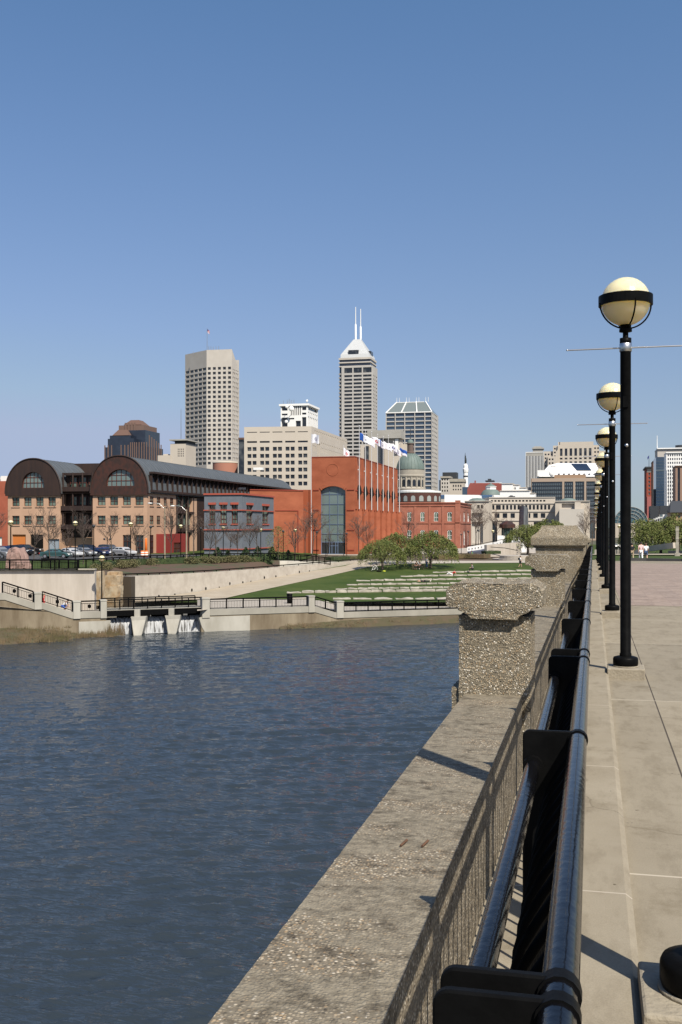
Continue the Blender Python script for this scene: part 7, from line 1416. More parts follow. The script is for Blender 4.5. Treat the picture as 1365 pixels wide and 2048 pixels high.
wl_ = [(0, 765, 157, 5.95 + .6, .80, 'small leaning willow at the left end of the lawn trees, bicycle below'), (2, 795, 165, 6.0, .88, 'willow with a forked dark trunk between the other two lawn willows'), (1, 861, 160, 6.22, .92, 'largest willow on the lawn, a person standing at its trunk'),
       (None, 1056, 196, 5.4, 1.0, 'tall yellowish willow behind the broad pylon'), (None, 1098, 205, 5.2, 1.1, 'willow behind the pylon reaching above its cap'), (None, 1290, 178, 4.7, 1.05, 'willow beyond the bridge right of the near lamp post, above the walking pair'), (None, 1322, 190, 4.8, 1.0, 'middle willow of the clump beyond the bridge'), (None, 1358, 182, 4.7, 1.15, 'willow at the right edge behind the stone totem'), (None, 1395, 186, 4.7, 1.1, 'willow cut off by the right edge of the picture')]
for i, (k, px, z, h, sc, lab) in enumerate(wl_):
    if k is not None: o = WP[k]; o.location = C(px, z, h); o.scale = (sc,) * 3; o['label'] = lab; o['group'] = 'willows'
    else: dup(WP[i % 3], lab, C(px, z, h), i * 2.1, 'willows', sc)
# leafy shrubs and small evergreens
def shrub(seed, m, w=1.0, h=.9, cone=False, n=420, s=.10):
    rnd = random.Random(seed); b = MB()
    for i in range(n):
        t = rnd.random(); a = rnd.uniform(0, 6.283); r = math.sqrt(rnd.random())
        if cone: z = t ** 1.4 * h; r *= w * (1 - z / h) + .05
        else: z = h * (.05 + .95 * t) ; r *= w * math.sqrt(max(0, 1 - (2 * t - .85) ** 2 * .7)) * (.8 + .2 * math.sin(a * 3 + seed))
        leaf(b, Vector((math.cos(a) * r, math.sin(a) * r, z)), s * rnd.uniform(.6, 1.3), rnd)
    return b.build('shrub', m, at=(0, 0, 0))
SP = [tag(shrub(i, M_olive), 'x', 'shrub', 'olive shrubs on the bank') for i in (1, 2, 3)]
sl = [(191, 117), (212, 121), (216, 119), (240, 126), (247, 125), (258, 127), (268, 128), (304, 133), (372, 139), (381, 138.5), (390, 139), (407, 141), (425, 141.5), (434, 142), (449, 143), (459, 143.5), (468, 144), (482, 145), (492, 145.5), (503, 146), (512, 147)]
for i, (px, z) in enumerate(sl):
    o = SP[i] if i < 3 else SP[i % 3].copy()
    if i >= 3: COL.objects.link(o)
    o.location = C(px, z, UP + .12 + .05 * (i % 2)); s = random.uniform(.72, 1.1); o.scale = (s * 1.1, s, s); o.rotation_euler.z = i; o['label'] = f'olive green rounded shrub, {NTH[i]} from the left along the mulch bank'
CP = [tag(shrub(i, M_conif, .9, 1.7, True, 700, .12), 'x', 'shrub', 'small evergreens before the buildings') for i in (11, 12)]
for i, (px, z, sc, lab) in enumerate([(436, 160, 1.1, 'dark evergreen bush before the left part of the grey block'), (456, 158, .9, 'dark evergreen bush before the middle of the grey block'), (492, 160, 1.1, 'wide dark evergreen before the grey block, right of its corner'), (516, 158, 1.2, 'dark evergreen bush below the right windows of the grey block'), (545, 160, 1.3, 'dark conifer below the budding tree'), (577, 162, 1.0, 'yellow green low bush beside the orange link wall')]):
    o = CP[i] if i < 2 else CP[i % 2].copy()
    if i >= 2: COL.objects.link(o)
    o.location = C(px, z, UP + (.2 if px < 540 else .5)); o.scale = (sc * 1.3, sc * 1.3, sc); o['label'] = lab
gt_ = thing('budding_tree', 'small tree with fresh green leaves in front of the orange link wall corner', 'tree', C(556, 158, 5.0)); rnd = random.Random(4); b = MB(); c = C(556, 158, 5.0)
for i in range(1500):
    t = rnd.random(); a = rnd.uniform(0, 6.283); r = rnd.random() ** .5 * 1.9 * math.sin(math.pi * (.12 + .85 * t)) ** .8; leaf(b, c + Vector((math.cos(a) * r, math.sin(a) * r, .7 + t * 4.4)), rnd.uniform(.05, .11), rnd)
b.build('crown', M_bud, gt_); b = MB(); b.tube([c, c + Vector((.1, 0, 2)), c + Vector((0, 0, 4.6))], [.09, .07, .02], 6)
for i in range(14): a = i * 2.4; z = .9 + i * .25; b.tube([c + Vector((0, 0, z)), c + Vector((math.cos(a) * 1.2, math.sin(a) * 1.2, z + .9))], [.03, .008], 4)
b.build('trunk', M_bark, gt_)
def hedge(pts, w, h, name, lab, m=M_hedge, dens=90):
    b = MB(); rnd = random.Random(len(lab))
    for p, q in zip(pts, pts[1:]):
        L = (q - p).length; d = (q - p).normalized(); n_ = Vector((-d.y, d.x, 0))
        b.obox((p + q) / 2 + Vector((0, 0, h * .42)), d * L / 2, n_ * w * .40, Vector((0, 0, h * .42)))
        for i in range(int(L * dens)):
            u = rnd.random(); v = rnd.uniform(-1, 1); t = rnd.random() ** .6; leaf(b, p.lerp(q, u) + n_ * v * w * .5 + Vector((0, 0, h * t * (1 + .12 * math.sin(u * L * 1.7)))), rnd.uniform(.06, .12), rnd)
    return tag(b.build(name, m), lab, 'hedge')
hedge([C(188, 119, UP + .05), C(240, 128, UP + .05), C(300, 134.8, UP + .05)], 1.0, .75, 'hedge', 'clipped dark hedge along the railing, left half, behind olive shrubs')
hedge([C(301, 134.9, UP + .05), C(430, 143.2, UP + .05), C(518, 147, UP + .05)], 1.0, .75, 'hedge', 'clipped dark hedge along the railing in front of the grey block')
hedge([C(519, 147.5, 5.1), C(541, 149.5, 5.55)], 1.1, .8, 'hedge', 'dark hedge end stepping down beside the white ramp wall')
hedge([C(660, 178, 5.75), C(692, 182, 5.75)], 2.2, .75, 'hedge', 'low dark clipped hedge below the hall doors')
hedge([C(702, 190, 5.8), C(745, 196, 5.8), C(790, 196, 5.7)], 2.5, .55, 'hedge', 'brownish low planting behind the small leaning willow', M_olive)
hedge([C(870, 180, 5.5), C(930, 182, 5.35), C(975, 180, 5.35)], 4.0, .8, 'hedge', 'wide brown and green planting bed behind the largest willow', mat('brown_planting', (.09, .075, .03), .95, col2=(.13, .085, .045), scale=.5))
hedge([C(968, 184, 4.75), C(998, 185, 4.7)], 2.0, .6, 'hedge', 'trailing green planting on top of the wall under the ramp')
# brown wintry trees before the civic building
for i, (px, z, sc, lab) in enumerate([(952, 330, 2.2, 'large bare brown tree before the left wing of the beige building'), (963, 325, 1.9, 'bare brown tree right of the red factory'), (990, 300, 1.7, 'bare brown tree left of the copper roofed pavilion'), (1172, 260, 1.6, 'dark bare tree beside the lamp row in the distance'), (1183, 240, 1.4, 'dark bare tree right at the far lamps')]): dup(TB[i % 3], lab, C(px, z, 6.4 if px < 1100 else 5.5), i, 'bare street trees', sc)
# ---- lamps of the bank
kids_index()
pl = globe_lamp(5.0, False, False, .285, .06); pl['group'] = 'globe lamps of the far bank'; kids_index()
gl_ = [(22, 1046, 113, UP, 'globe lamp in front of the orange garage door'), (151, 1047, 122, UP, 'globe lamp in front of the dark recess of the tan building'), (262, 1049, 137, UP, 'globe lamp before the tall ground floor windows'), (362, 1053, 142, UP, 'globe lamp before the brown bays right of the red entrance'), (447, 1056, 150, UP, 'globe lamp in front of the left windows of the grey block'), (522, 1060, 152, UP, 'globe lamp at the right edge of the grey block'), (591, 1061, 162, 5.2, 'globe lamp in front of the orange link wall'),
       (204, 1117, 103.5, 8.3, 'globe lamp standing at the left end of the footbridge over the weir'), (986.5, 1063, 190, 5.4, 'distant globe lamp near the top of the ramp'), (1193, 1057, 200, 5.0, 'small distant globe lamp low among the far lamp posts'), (1239, 1053, 170, 4.5, 'small globe lamp seen between the two nearest lamp posts')]
for i, (px, y, z, h, lab) in enumerate(gl_):
    H = h - (y - HY) / F * z
    if i == 0: pl.location = C(px, z, h); pl.scale = (H / 5.0,) * 3; pl['label'] = lab
    else: dup(pl, lab, C(px, z, h), .2 * i, 'globe lamps of the far bank', H / 5.0)
sp_ = thing('path_light', 'x', 'street lamp', (0, 0, 0), 'dark post lights'); b = MB(); b.tube([(0, 0, 0), (0, 0, 4.7)], [.07, .055], 8); b.build('pole', M_blackmatt, sp_); b = MB(); b.lathe(0, 0, [(.05, 4.65), (.16, 4.72), (.2, 4.85), (.2, 4.95), (.1, 5.05), (0, 5.07)], 14); b.build('lantern', M_dkgrey, sp_); kids_index()
for i, (px, y, z, h, lab) in enumerate([(188, 1050, 128, UP, 'dark post light at the right end of the dark recess'), (302, 1052, 140, UP, 'dark post light before the corner of the tan building'), (402, 1055, 147, UP, 'dark post light at the left corner of the grey block'), (567, 1061, 156, 5.0, 'dark post light beside the budding tree'), (634, 1063, 172, 5.6, 'dark post light at the left corner of the hall'), (652, 1077, 196, 5.9, 'small dark post light left of the glass doors'), (694, 1066, 196, 5.9, 'dark post light right of the hall glass front'), (923, 1068, 205, 5.4, 'dark post light before the corner of the red factory'), (937, 1062, 200, 5.4, 'dark post light beside the ramp foot'), (957, 1060, 204, 5.4, 'dark post light beside the ramp, second from the factory')]):
    H = h - (y - HY) / F * z; o = sp_ if i == 0 else dup(sp_, lab, (0, 0, 0), 0, 'dark post lights'); o.location = C(px, z, h); o.scale = (H / 5.0,) * 3; o['label'] = lab
p = C(215, 182, UP); dl = thing('twin_lamp', 'black lamp post with two round heads among the parked cars', 'street lamp', p); b = MB(); b.tube([p, p + Vector((0, 0, 3.0))], .06, 8); b.bar(p + Vector((-.55, 0, 2.5)), p + Vector((.55, 0, 2.5)), .05, .05); b.build('pole', M_blackmatt, dl)
for s in (-.55, .55): b = MB(); b.ball(tuple(p + Vector((s, 0, 2.66))), .2, 10); b.build('lamp_head', M_dkgrey, dl)
M_wood = mat('weathered_pole', (.24, .19, .13), .9, col2=(.30, .25, .18), scale=2)
for px, yt, pa, ya, lab in ((330, 1014, 300, 1006.5, 'street light on a grey pole with long arm before the corner windows'), (373.5, 1019, 345.5, 1012, 'street light on a wooden pole with arm before the brown bays')):
    z = 158; p = C(px, z, UP); top = Vector((p.x, p.y, zh(yt, z))); e = P(pa, ya, z); t = thing('street_light', lab, 'street lamp', p, 'arm street lights'); b = MB(); b.tube([p, top], [.14, .10], 8); b.build('pole', M_wood, t); b = MB(); b.tube([top + Vector((0, 0, -.3)), top.lerp(e, .35) + Vector((0, 0, .28)), top.lerp(e, .7) + Vector((0, 0, .2)), e], .04, 6); b.build('arm', M_steel, t); b = MB(); b.ball(tuple(e), .3, 10, 0, (1.3, .6, .35)); b.build('lamp_head', M_wht, t)
# ---- cars
M_tyre = mat('tyre_rubber', (.012, .012, .012), .9); M_rim = mat('wheel_rim', (.42, .42, .43), .35, metal=.8); M_carglass = mat('car_glass', (.02, .026, .03), .06, spec=.8); M_head = mat('headlight_glass', (.75, .76, .74), .15); M_tail = mat('tail_light', (.35, .02, .015), .3)
PAINT = {}
def paint(n, c): 
    if n not in PAINT: PAINT[n] = mat('car_paint_' + n, c, .22, coat=.6)
    return PAINT[n]
SED = ([(-2.25, .48), (-2.28, .75), (-2.2, .92), (-1.55, .98), (-.85, 1.38), (-.2, 1.44), (.45, 1.40), (1.15, .97), (2.0, .82), (2.27, .66), (2.3, .42)], (-1.5, -.8, .4, 1.1), .95, 1.37)
SUV = ([(-2.3, .55), (-2.36, .9), (-2.3, 1.15), (-2.12, 1.70), (-1.2, 1.78), (.25, 1.74), (.95, 1.18), (2.05, 1.05), (2.33, .9), (2.36, .5)], (-2.2, -2.05, .2, .88), 1.16, 1.70)
def car(kind, lab, col, loc, rz, group='cars parked in the lot'):
    pf, gw, zb, zt = kind; t = thing('parked_car', lab, 'car', loc, group); b = MB(); n = len(pf); hw = .9
    def wid(z): return hw if z < zb else hw - (z - zb) * .42
    low = [(-2.2, .30), (2.25, .30)]; pr = low[:1] + pf + low[1:]
    n = len(pr); L = [(x, -wid(z) * (1 if abs(x) < 2 else .9), z) for x, z in pr]; Rr = [(x, -y, z) for x, y, z in L]
    b.add(L + Rr, [tuple(range(n)), tuple(range(2 * n - 1, n - 1, -1))] + [(i, n + i, n + (i + 1) % n, (i + 1) % n) for i in range(n)], 0, False)
    ca, sa = math.cos(rz), math.sin(rz); tf = lambda mb: setattr(mb, 'v', [(loc[0] + x * ca - y * sa, loc[1] + x * sa + y * ca, loc[2] + z) for x, y, z in mb.v])
    tf(b); o = b.build('body', paint(col[0], col[1]), t); bv = o.modifiers.new('round', 'BEVEL'); bv.width = .09; bv.segments = 3; bv.limit_method = 'ANGLE'; bv.angle_limit = R(25)
    for s in (-1, 1):
        b = MB(); y = lambda z: s * (wid(z) + .008); x0, x1, x2, x3 = gw
        for a0, a1, c0, c1 in ((x0 + .12, (x1 + x2) / 2 - .06, x1 + .05, (x1 + x2) / 2 - .06), ((x1 + x2) / 2 + .06, x3 - .15, (x1 + x2) / 2 + .06, x2)): b.add([(a0, y(zb + .04), zb + .04), (a1, y(zb + .04), zb + .04), (c1, y(zt - .07), zt - .07), (c0, y(zt - .07), zt - .07)], [(0, 1, 2, 3)])
        tf(b); b.build('side_window', M_carglass, t)
    for fr, nm in ((1, 'windscreen'), (-1, 'rear_window')):
        x1, x2 = (gw[3], gw[2]) if fr > 0 else (gw[0], gw[1]); b = MB(); e = .05 * fr; b.add([(x1 + e, -.72, zb + .06), (x1 + e, .72, zb + .06), (x2 + e, .60, zt - .02), (x2 + e, -.60, zt - .02)], [(0, 1, 2, 3)]); tf(b); b.build(nm, M_carglass, t)
    for x in (-1.38, 1.42):
        for s in (-1, 1):
            b = MB(); b.tube([(x, s * .72, .33), (x, s * .93, .33)], .33, 14); tf(b); w = b.build('wheel', M_tyre, t); b = MB(); b.tube([(x, s * .925, .33), (x, s * .945, .33)], .2, 10); tf(b); b.build('rim', M_rim, w)
    for s in (-1, 1):
        b = MB(); zz = pf[-2][1]; b.obox((2.2, s * .62, zz - .02), (.1, 0, 0), (0, .2, 0), (0, 0, .09)); tf(b); b.build('headlight', M_head, t); b = MB(); zz = pf[1][1]; b.obox((-2.24, s * .7, zz + .02), (.06, 0, 0), (0, .12, 0), (0, 0, .1)); tf(b); b.build('tail_light', M_tail, t)
    return t
cols = {'black': (.008, .008, .01), 'navy': (.01, .016, .05), 'teal': (.035, .085, .09), 'white': (.42, .42, .42), 'silver': (.16, .165, .175), 'charcoal': (.05, .052, .056), 'blue': (.02, .035, .10)}
cl_ = [(SUV, 'silver', 1, 157, -.3, 'silver car cut off by the left edge'), (SUV, 'navy', 12, 164, -.3, 'dark navy off-roader at far left beside the boulder'), (SUV, 'black', 40, 171, -.2, 'black estate car half hidden behind the pink boulder'), (SUV, 'black', 58, 178, .2, 'black off-roader seen from the side, right of the pink boulder'), (SED, 'teal', 112, 158, .22, 'teal saloon parked side-on behind the terrace railing'), (SED, 'white', 141, 164, -.35, 'white car just right of the teal saloon'), (SED, 'charcoal', 149, 170, -.35, 'charcoal saloon behind the white car'),
       (SED, 'silver', 167, 168, -.35, 'pale silver saloon left of the bare tree below the recess'), (SUV, 'black', 180, 176, -.35, 'black car with roof rising above the neighbouring saloons'), (SED, 'navy', 195, 170, -.35, 'navy saloon behind the dark post light'), (SED, 'blue', 208, 174, -.35, 'dark blue saloon below the twin headed lamp'), (SUV, 'charcoal', 221, 178, -.35, 'charcoal car with roof rails right of the twin lamp'), (SED, 'silver', 234, 174, -.35, 'silver saloon second from the right end of the row'), (SED, 'white', 247, 172, -.35, 'white saloon at the right end of the parked row'), (SUV, 'black', 462, 196, .25, 'black car behind the evergreens before the grey block')]
for k, cn, px, z, rz, lab in cl_: car(k, lab, (cn, cols[cn]), C(px, z, UP + (.0 if z < 190 else .25) + .01 - .06), rz)
# ---- orange barrels
M_or = mat('safety_orange', (.75, .16, .02), .6)
for px, lab in ((285.5, 'left orange and white traffic barrel before the tan building'), (293, 'right orange and white traffic barrel before the tan building')):
    c = C(px, 166, UP); t = thing('traffic_barrel', lab, 'barrel', c); b = MB(); b.lathe(c.x, c.y, [(.0, c.z), (.34, c.z), (.27, c.z + 1.0), (0, c.z + 1.0)], 14); b.build('body', M_or, t)
    for u in (.3, .65): b = MB(); b.lathe(c.x, c.y, [(.34 - .07 * u + .006, c.z + u), (.34 - .07 * (u + .17) + .006, c.z + u + .17)], 14); b.build('stripe', M_wht, t)
c = C(292.5, 176, UP); b = MB(); b.lathe(c.x, c.y, [(0, c.z), (.26, c.z), (.2, c.z + 2.7), (.12, c.z + 2.9), (0, c.z + 2.9)], 12); tag(b.build('orange_tube', M_or), 'tall orange tube standing against the tan wall behind the barrels', 'marker')
# ---- people
M_skin = mat('skin', (.50, .30, .21), .6); HAIRS = {'dark': mat('dark_hair', (.02, .013, .01), .8), 'brown': mat('brown_hair', (.09, .05, .03), .8), 'fair': mat('fair_hair', (.32, .22, .11), .8)}
CLOTH = {}
def cloth(n, c):
    if n not in CLOTH: CLOTH[n] = mat('cloth_' + n, c, .9)
    return CLOTH[n]
def J(**k):
    j = dict(pel=(0, 0, .95), sp=(0, 0, 1.12), ch=(0, 0, 1.32), nk=(0, .01, 1.48), hd=(0, .03, 1.60), ht=(0, .02, 1.72), sL=(-.18, 0, 1.42), eL=(-.25, -.02, 1.14), wL=(-.26, .05, .90), sR=(.18, 0, 1.42), eR=(.25, -.02, 1.14), wR=(.26, .05, .90), hL=(-.09, 0, .92), kL=(-.10, .03, .50), aL=(-.10, -.02, .09), tL=(-.11, .14, .04), hR=(.09, 0, .92), kR=(.10, .03, .50), aR=(.10, -.02, .09), tR=(.11, .14, .04)); j.update(k); return {k: Vector(v) for k, v in j.items()}
POSE = {'stand': J(), 'walk': J(kL=(-.10, .16, .51), aL=(-.10, .20, .12), tL=(-.1, .35, .1), kR=(.10, -.04, .50), aR=(.10, -.26, .14), tR=(.1, -.14, .04), eL=(-.24, -.12, 1.15), wL=(-.24, -.12, .91), eR=(.24, .06, 1.15), wR=(.22, .20, .93)),
        'sit': J(pel=(0, 0, .50), sp=(0, .02, .66), ch=(0, .08, .86), nk=(0, .12, 1.0), hd=(0, .16, 1.12), ht=(0, .16, 1.24), sL=(-.18, .06, .95), eL=(-.22, .16, .70), wL=(-.12, .38, .62), sR=(.18, .06, .95), eR=(.22, .16, .70), wR=(.12, .38, .62), hL=(-.09, .02, .48), kL=(-.12, .44, .50), aL=(-.12, .50, .09), tL=(-.13, .64, .04), hR=(.09, .02, .48), kR=(.12, .44, .50), aR=(.12, .46, .09), tR=(.13, .60, .04)),
        'recline': J(pel=(0, 0, .13), sp=(0, -.12, .26), ch=(0, -.26, .40), nk=(0, -.34, .52), hd=(0, -.36, .64), ht=(0, -.36, .76), sL=(-.18, -.30, .47), eL=(-.26, -.50, .24), wL=(-.24, -.50, .04), sR=(.18, -.30, .47), eR=(.26, -.50, .24), wR=(.24, -.50, .04), hL=(-.09, .04, .12), kL=(-.1, .45, .30), aL=(-.1, .82, .08), tL=(-.1, .90, .18), hR=(.09, .04, .12), kR=(.1, .46, .16), aR=(.1, .88, .08), tR=(.1, .95, .2)),
        'lie': J(pel=(0, 0, .13), sp=(0, -.17, .13), ch=(0, -.37, .14), nk=(0, -.52, .15), hd=(0, -.64, .16), ht=(0, -.76, .16), sL=(-.18, -.46, .13), eL=(-.36, -.56, .09), wL=(-.26, -.76, .07), sR=(.18, -.46, .13), eR=(.36, -.56, .09), wR=(.26, -.76, .07), hL=(-.09, .04, .12), kL=(-.12, .46, .11), aL=(-.12, .86, .09), tL=(-.12, .93, .18), hR=(.09, .04, .12), kR=(.13, .46, .11), aR=(.14, .86, .09), tR=(.16, .93, .17)),
        'crouch': J(pel=(0, -.1, .55), sp=(0, .02, .70), ch=(0, .2, .86), nk=(0, .33, .98), hd=(0, .42, 1.06), ht=(0, .46, 1.17), sL=(-.18, .24, .92), eL=(-.22, .38, .66), wL=(-.16, .52, .48), sR=(.18, .24, .92), eR=(.22, .38, .66), wR=(.16, .52, .48), hL=(-.1, -.08, .53), kL=(-.16, .34, .56), aL=(-.14, .05, .10), tL=(-.15, .2, .04), hR=(.1, -.08, .53), kR=(.14, .22, .30), aR=(.12, -.18, .14), tR=(.12, -.06, .05)),
        'wave': J(eR=(.30, .02, 1.62), wR=(.26, .06, 1.88), eL=(-.30, .02, 1.62), wL=(-.24, .06, 1.88))}
def skinned(name, m, V, E, rad, root, sub=1):
    me = bpy.data.meshes.new(name); me.from_pydata([tuple(v) for v in V], E, []); me.materials.append(m); o = bpy.data.objects.new(name, me); COL.objects.link(o); o.parent = root; WT[o] = WT[root]
    o.modifiers.new('skin', 'SKIN')
    for i, s in enumerate(me.skin_vertices[0].data): s.radius = (rad[i], rad[i]); s.use_root = i == 0
    md = o.modifiers.new('smooth', 'SUBSURF'); md.levels = sub; md.render_levels = sub; return o
def person(lab, loc, rz, pose, shirt, legs, hair='dark', sc=1.0, shorts=False, bag=None, group=None):
    t = thing('person', lab, 'person', (0, 0, 0), group); j = POSE[pose]
    V, E, Rd = [], [], []; ix = {}
    def v(k, r, p=None): ix[k] = len(V); V.append(j[k] if p is None else p); Rd.append(r)
    for k, r in (('pel', .12), ('sp', .115), ('ch', .13), ('nk', .055), ('hd', .095), ('ht', .075), ('sL', .06), ('eL', .043), ('wL', .029), ('sR', .06), ('eR', .043), ('wR', .029), ('hL', .09), ('kL', .06), ('aL', .04), ('tL', .034), ('hR', .09), ('kR', .06), ('aR', .04), ('tR', .034)): v(k, r)
    fw = Vector((0, 1, 0)); v('nose', .016, j['hd'] + fw * .105)
    for a, e in (('pel', 'sp'), ('sp', 'ch'), ('ch', 'nk'), ('nk', 'hd'), ('hd', 'ht'), ('ch', 'sL'), ('sL', 'eL'), ('eL', 'wL'), ('ch', 'sR'), ('sR', 'eR'), ('eR', 'wR'), ('pel', 'hL'), ('hL', 'kL'), ('kL', 'aL'), ('aL', 'tL'), ('pel', 'hR'), ('hR', 'kR'), ('kR', 'aR'), ('aR', 'tR'), ('hd', 'nose')): E.append((ix[a], ix[e]))
    for s in 'LR':                                                       # a palm with four fingers and a thumb
        d = (j['w' + s] - j['e' + s]).normalized(); sd_ = d.cross(Vector((0, 0, 1)) if abs(d.z) < .9 else Vector((1, 0, 0))).normalized(); pm = j['w' + s] + d * .06; v('p' + s, .032, pm); E.append((ix['w' + s], ix['p' + s]))
        for n_, (o_, L) in enumerate(((-.03, .07), (-.01, .085), (.01, .08), (.03, .06))):
            a = len(V); V += [pm + d * .035 + sd_ * o_, pm + d * (.035 + L * .6) + sd_ * o_ * 1.1, pm + d * (.03 + L) + sd_ * o_ + fw * .015]; Rd += [.010, .009, .008]; E += [(ix['p' + s], a), (a, a + 1), (a + 1, a + 2)]
        a = len(V); V += [pm + sd_ * -.045 + fw * .01, pm + sd_ * -.06 + d * .035 + fw * .015]; Rd += [.011, .009]; E += [(ix['p' + s], a), (a, a + 1)]
    skinned('body', M_skin, V, E, Rd, t)
    def sub(name, m, ks, rs, es): skinned(name, m, [j[k] if isinstance(k, str) else k for k in ks], es, rs, t)
    mid = lambda a, e, u=.55: j[a].lerp(j[e], u)
    sub('shirt', shirt, ['pel', 'sp', 'ch', 'sL', mid('sL', 'eL', .8), 'sR', mid('sR', 'eR', .8)], [.14, .135, .155, .08, .062, .08, .062], [(0, 1), (1, 2), (2, 3), (3, 4), (2, 5), (5, 6)])
    e1, e2 = ((mid('hL', 'kL', .9),), (mid('hR', 'kR', .9),)) if shorts else (('kL', mid('kL', 'aL', .85)), ('kR', mid('kR', 'aR', .85)))
    ks = ['pel', 'hL', *e1, 'hR', *e2]; n1 = len(e1); es = [(0, 1)] + [(1 + i, 2 + i) for i in range(n1)] + [(0, 2 + n1)] + [(2 + n1 + i, 3 + n1 + i) for i in range(n1)]; rl = [.105] + ([.088] if n1 == 1 else [.078, .062]); sub('trousers', legs, ks, [.142] + rl + rl, es)
    for s in 'LR': sub('shoe', HAIRS['dark'] if hair != 'fair' else M_wht, ['a' + s, 't' + s], [.05, .045], [(0, 1)])
    b = MB(); c = j['hd'].lerp(j['ht'], .55) - fw * .018; b.ball(tuple(c), .112, 12, 0, (1, 1, 1.02)); o = b.build('hair', HAIRS[hair], t)
    for s in (-1, 1): b = MB(); b.ball(tuple(j['hd'] + fw * .088 + Vector((s * .034, 0, .02))), .011, 6); b.build('eye', M_dark, t)
    if bag:
        b = MB(); c = j['wR'] + Vector((.02, 0, .05)) if bag == 'hand' else j['ch'] - fw * .2; b.ball(tuple(c), .17, 10, 0, (.6, .9, 1.0)); b.tube([c + Vector((0, 0, .12)), j['sR'] + Vector((0, 0, .09))], .018, 5); o = b.build('bag', M_dark, t)
    t.location = loc; t.rotation_euler = (0, 0, rz); t.scale = (sc,) * 3; return t
pink, whitec, red, navyc, greyc, denim, blackc, khaki, blue = cloth('pink', (.68, .45, .44)), cloth('white', (.78, .78, .78)), cloth('red', (.60, .03, .03)), cloth('navy', (.02, .03, .10)), cloth('grey', (.20, .20, .22)), cloth('denim', (.05, .085, .17)), cloth('black', (.012, .012, .014)), cloth('khaki', (.36, .28, .18)), cloth('blue', (.05, .12, .45))
dk = lambda px, z: C(px, z, CZ - (CZ - 1.62 - drop(z)) )
def ondeck(px, z): v = C(px, z); v.z = CZ - 1.62 - drop(v.y) + .005; return v
person('woman in pink top and white trousers with a black shoulder bag, walking away', ondeck(1282.5, 97), .1, 'walk', pink, whitec, 'dark', 1.0, bag='hand')
person('person in white shirt and blue jeans shorts walking away beside the woman in pink', ondeck(1292.5, 97), -.05, 'walk', whitec, denim, 'brown', .94, True)
person('person in dark top mostly hidden behind the nearest whole lamp post', ondeck(1264.5, 99), .1, 'walk', blackc, khaki, 'dark', .95)
lz = lambda px, z, d=0: C(px, z, hl(z) - d)
person('person in red on the stairs at left with both arms raised behind a concrete pier', C(86.5, zw(86) + 2.0, 8.1), -1.6, 'wave', red, red, 'fair', .95, True)
person('person in white shirt and blue shorts crouching on the stairs behind the sloping railing', C(128, zw(128) + 1.4, 8.15), -1.4, 'crouch', whitec, blue, 'dark', 1.0, True)
person('person in white shirt and jeans standing at the trunk of the largest willow', lz(854, 159), 2.6, 'stand', whitec, denim, 'dark', 1.0)
person('person in black sitting on the bench under the willows, left one', lz(834, 157, .02), 2.9, 'sit', blackc, blackc, 'dark', 1.0)
person('person in white top sitting on the bench under the willows, right one', lz(840.5, 157.6, .02), 2.9, 'sit', whitec, blackc, 'fair', 1.0)
person('person in grey sitting on the rear stone ledge with legs drawn forward', lz(946, 152.2, .12), 1.8, 'sit', greyc, blackc, 'dark', 1.0)
person('person in red reclining on the grass below the rear stone ledge', lz(905, 148.5, .06), 1.7, 'recline', red, whitec, 'brown', 1.0)
person('person in black lying flat along a stone ledge', lz(848, 137.3, .25), -1.2, 'lie', blackc, blackc, 'fair', 1.0)
person('person in white shirt with a dark backpack striding at the lawn end by the willow', lz(1041, 160), -1.4, 'walk', whitec, blackc, 'brown', 1.05, True, bag='back')
person('person in dark clothes walking down the canal ramp', C(1021, 217.5, (1086 - HY) / F * 217.5 + .15), 2.9, 'walk', blackc, blackc, 'dark', 1.0)
person('person in green top beside the foot of the ramp', C(945, 188, 5.5), 2.0, 'sit', cloth('green', (.05, .3, .1)), blackc, 'dark', 1.0)
# bench under the willows
c = lz(837, 157.2); t = thing('bench', 'dark wooden bench under the willows with two people sitting', 'bench', c); dx = Vector((CT, ST, 0)); dy = Vector((-ST, CT, 0)); M_bw = mat('bench_wood', (.10, .07, .045), .85)
b = MB(); b.obox(c + Vector((0, 0, .40)), dx * .95, dy * .22, Vector((0, 0, .025))); b.build('seat', M_bw, t); b = MB(); b.obox(c + Vector((0, 0, .66)) - dy * .26 * -1, dx * .95, dy * .02, Vector((0, 0, .12))); b.build('backrest', M_bw, t)
for s in (-.8, .8): b = MB(); b.obox(c + dx * s + Vector((0, 0, .19)), dx * .04, dy * .2, Vector((0, 0, .19))); b.obox(c + dx * s + dy * .25 + Vector((0, 0, .4)), dx * .03, dy * .03, Vector((0, 0, .4))); b.build('leg', M_bw, t)
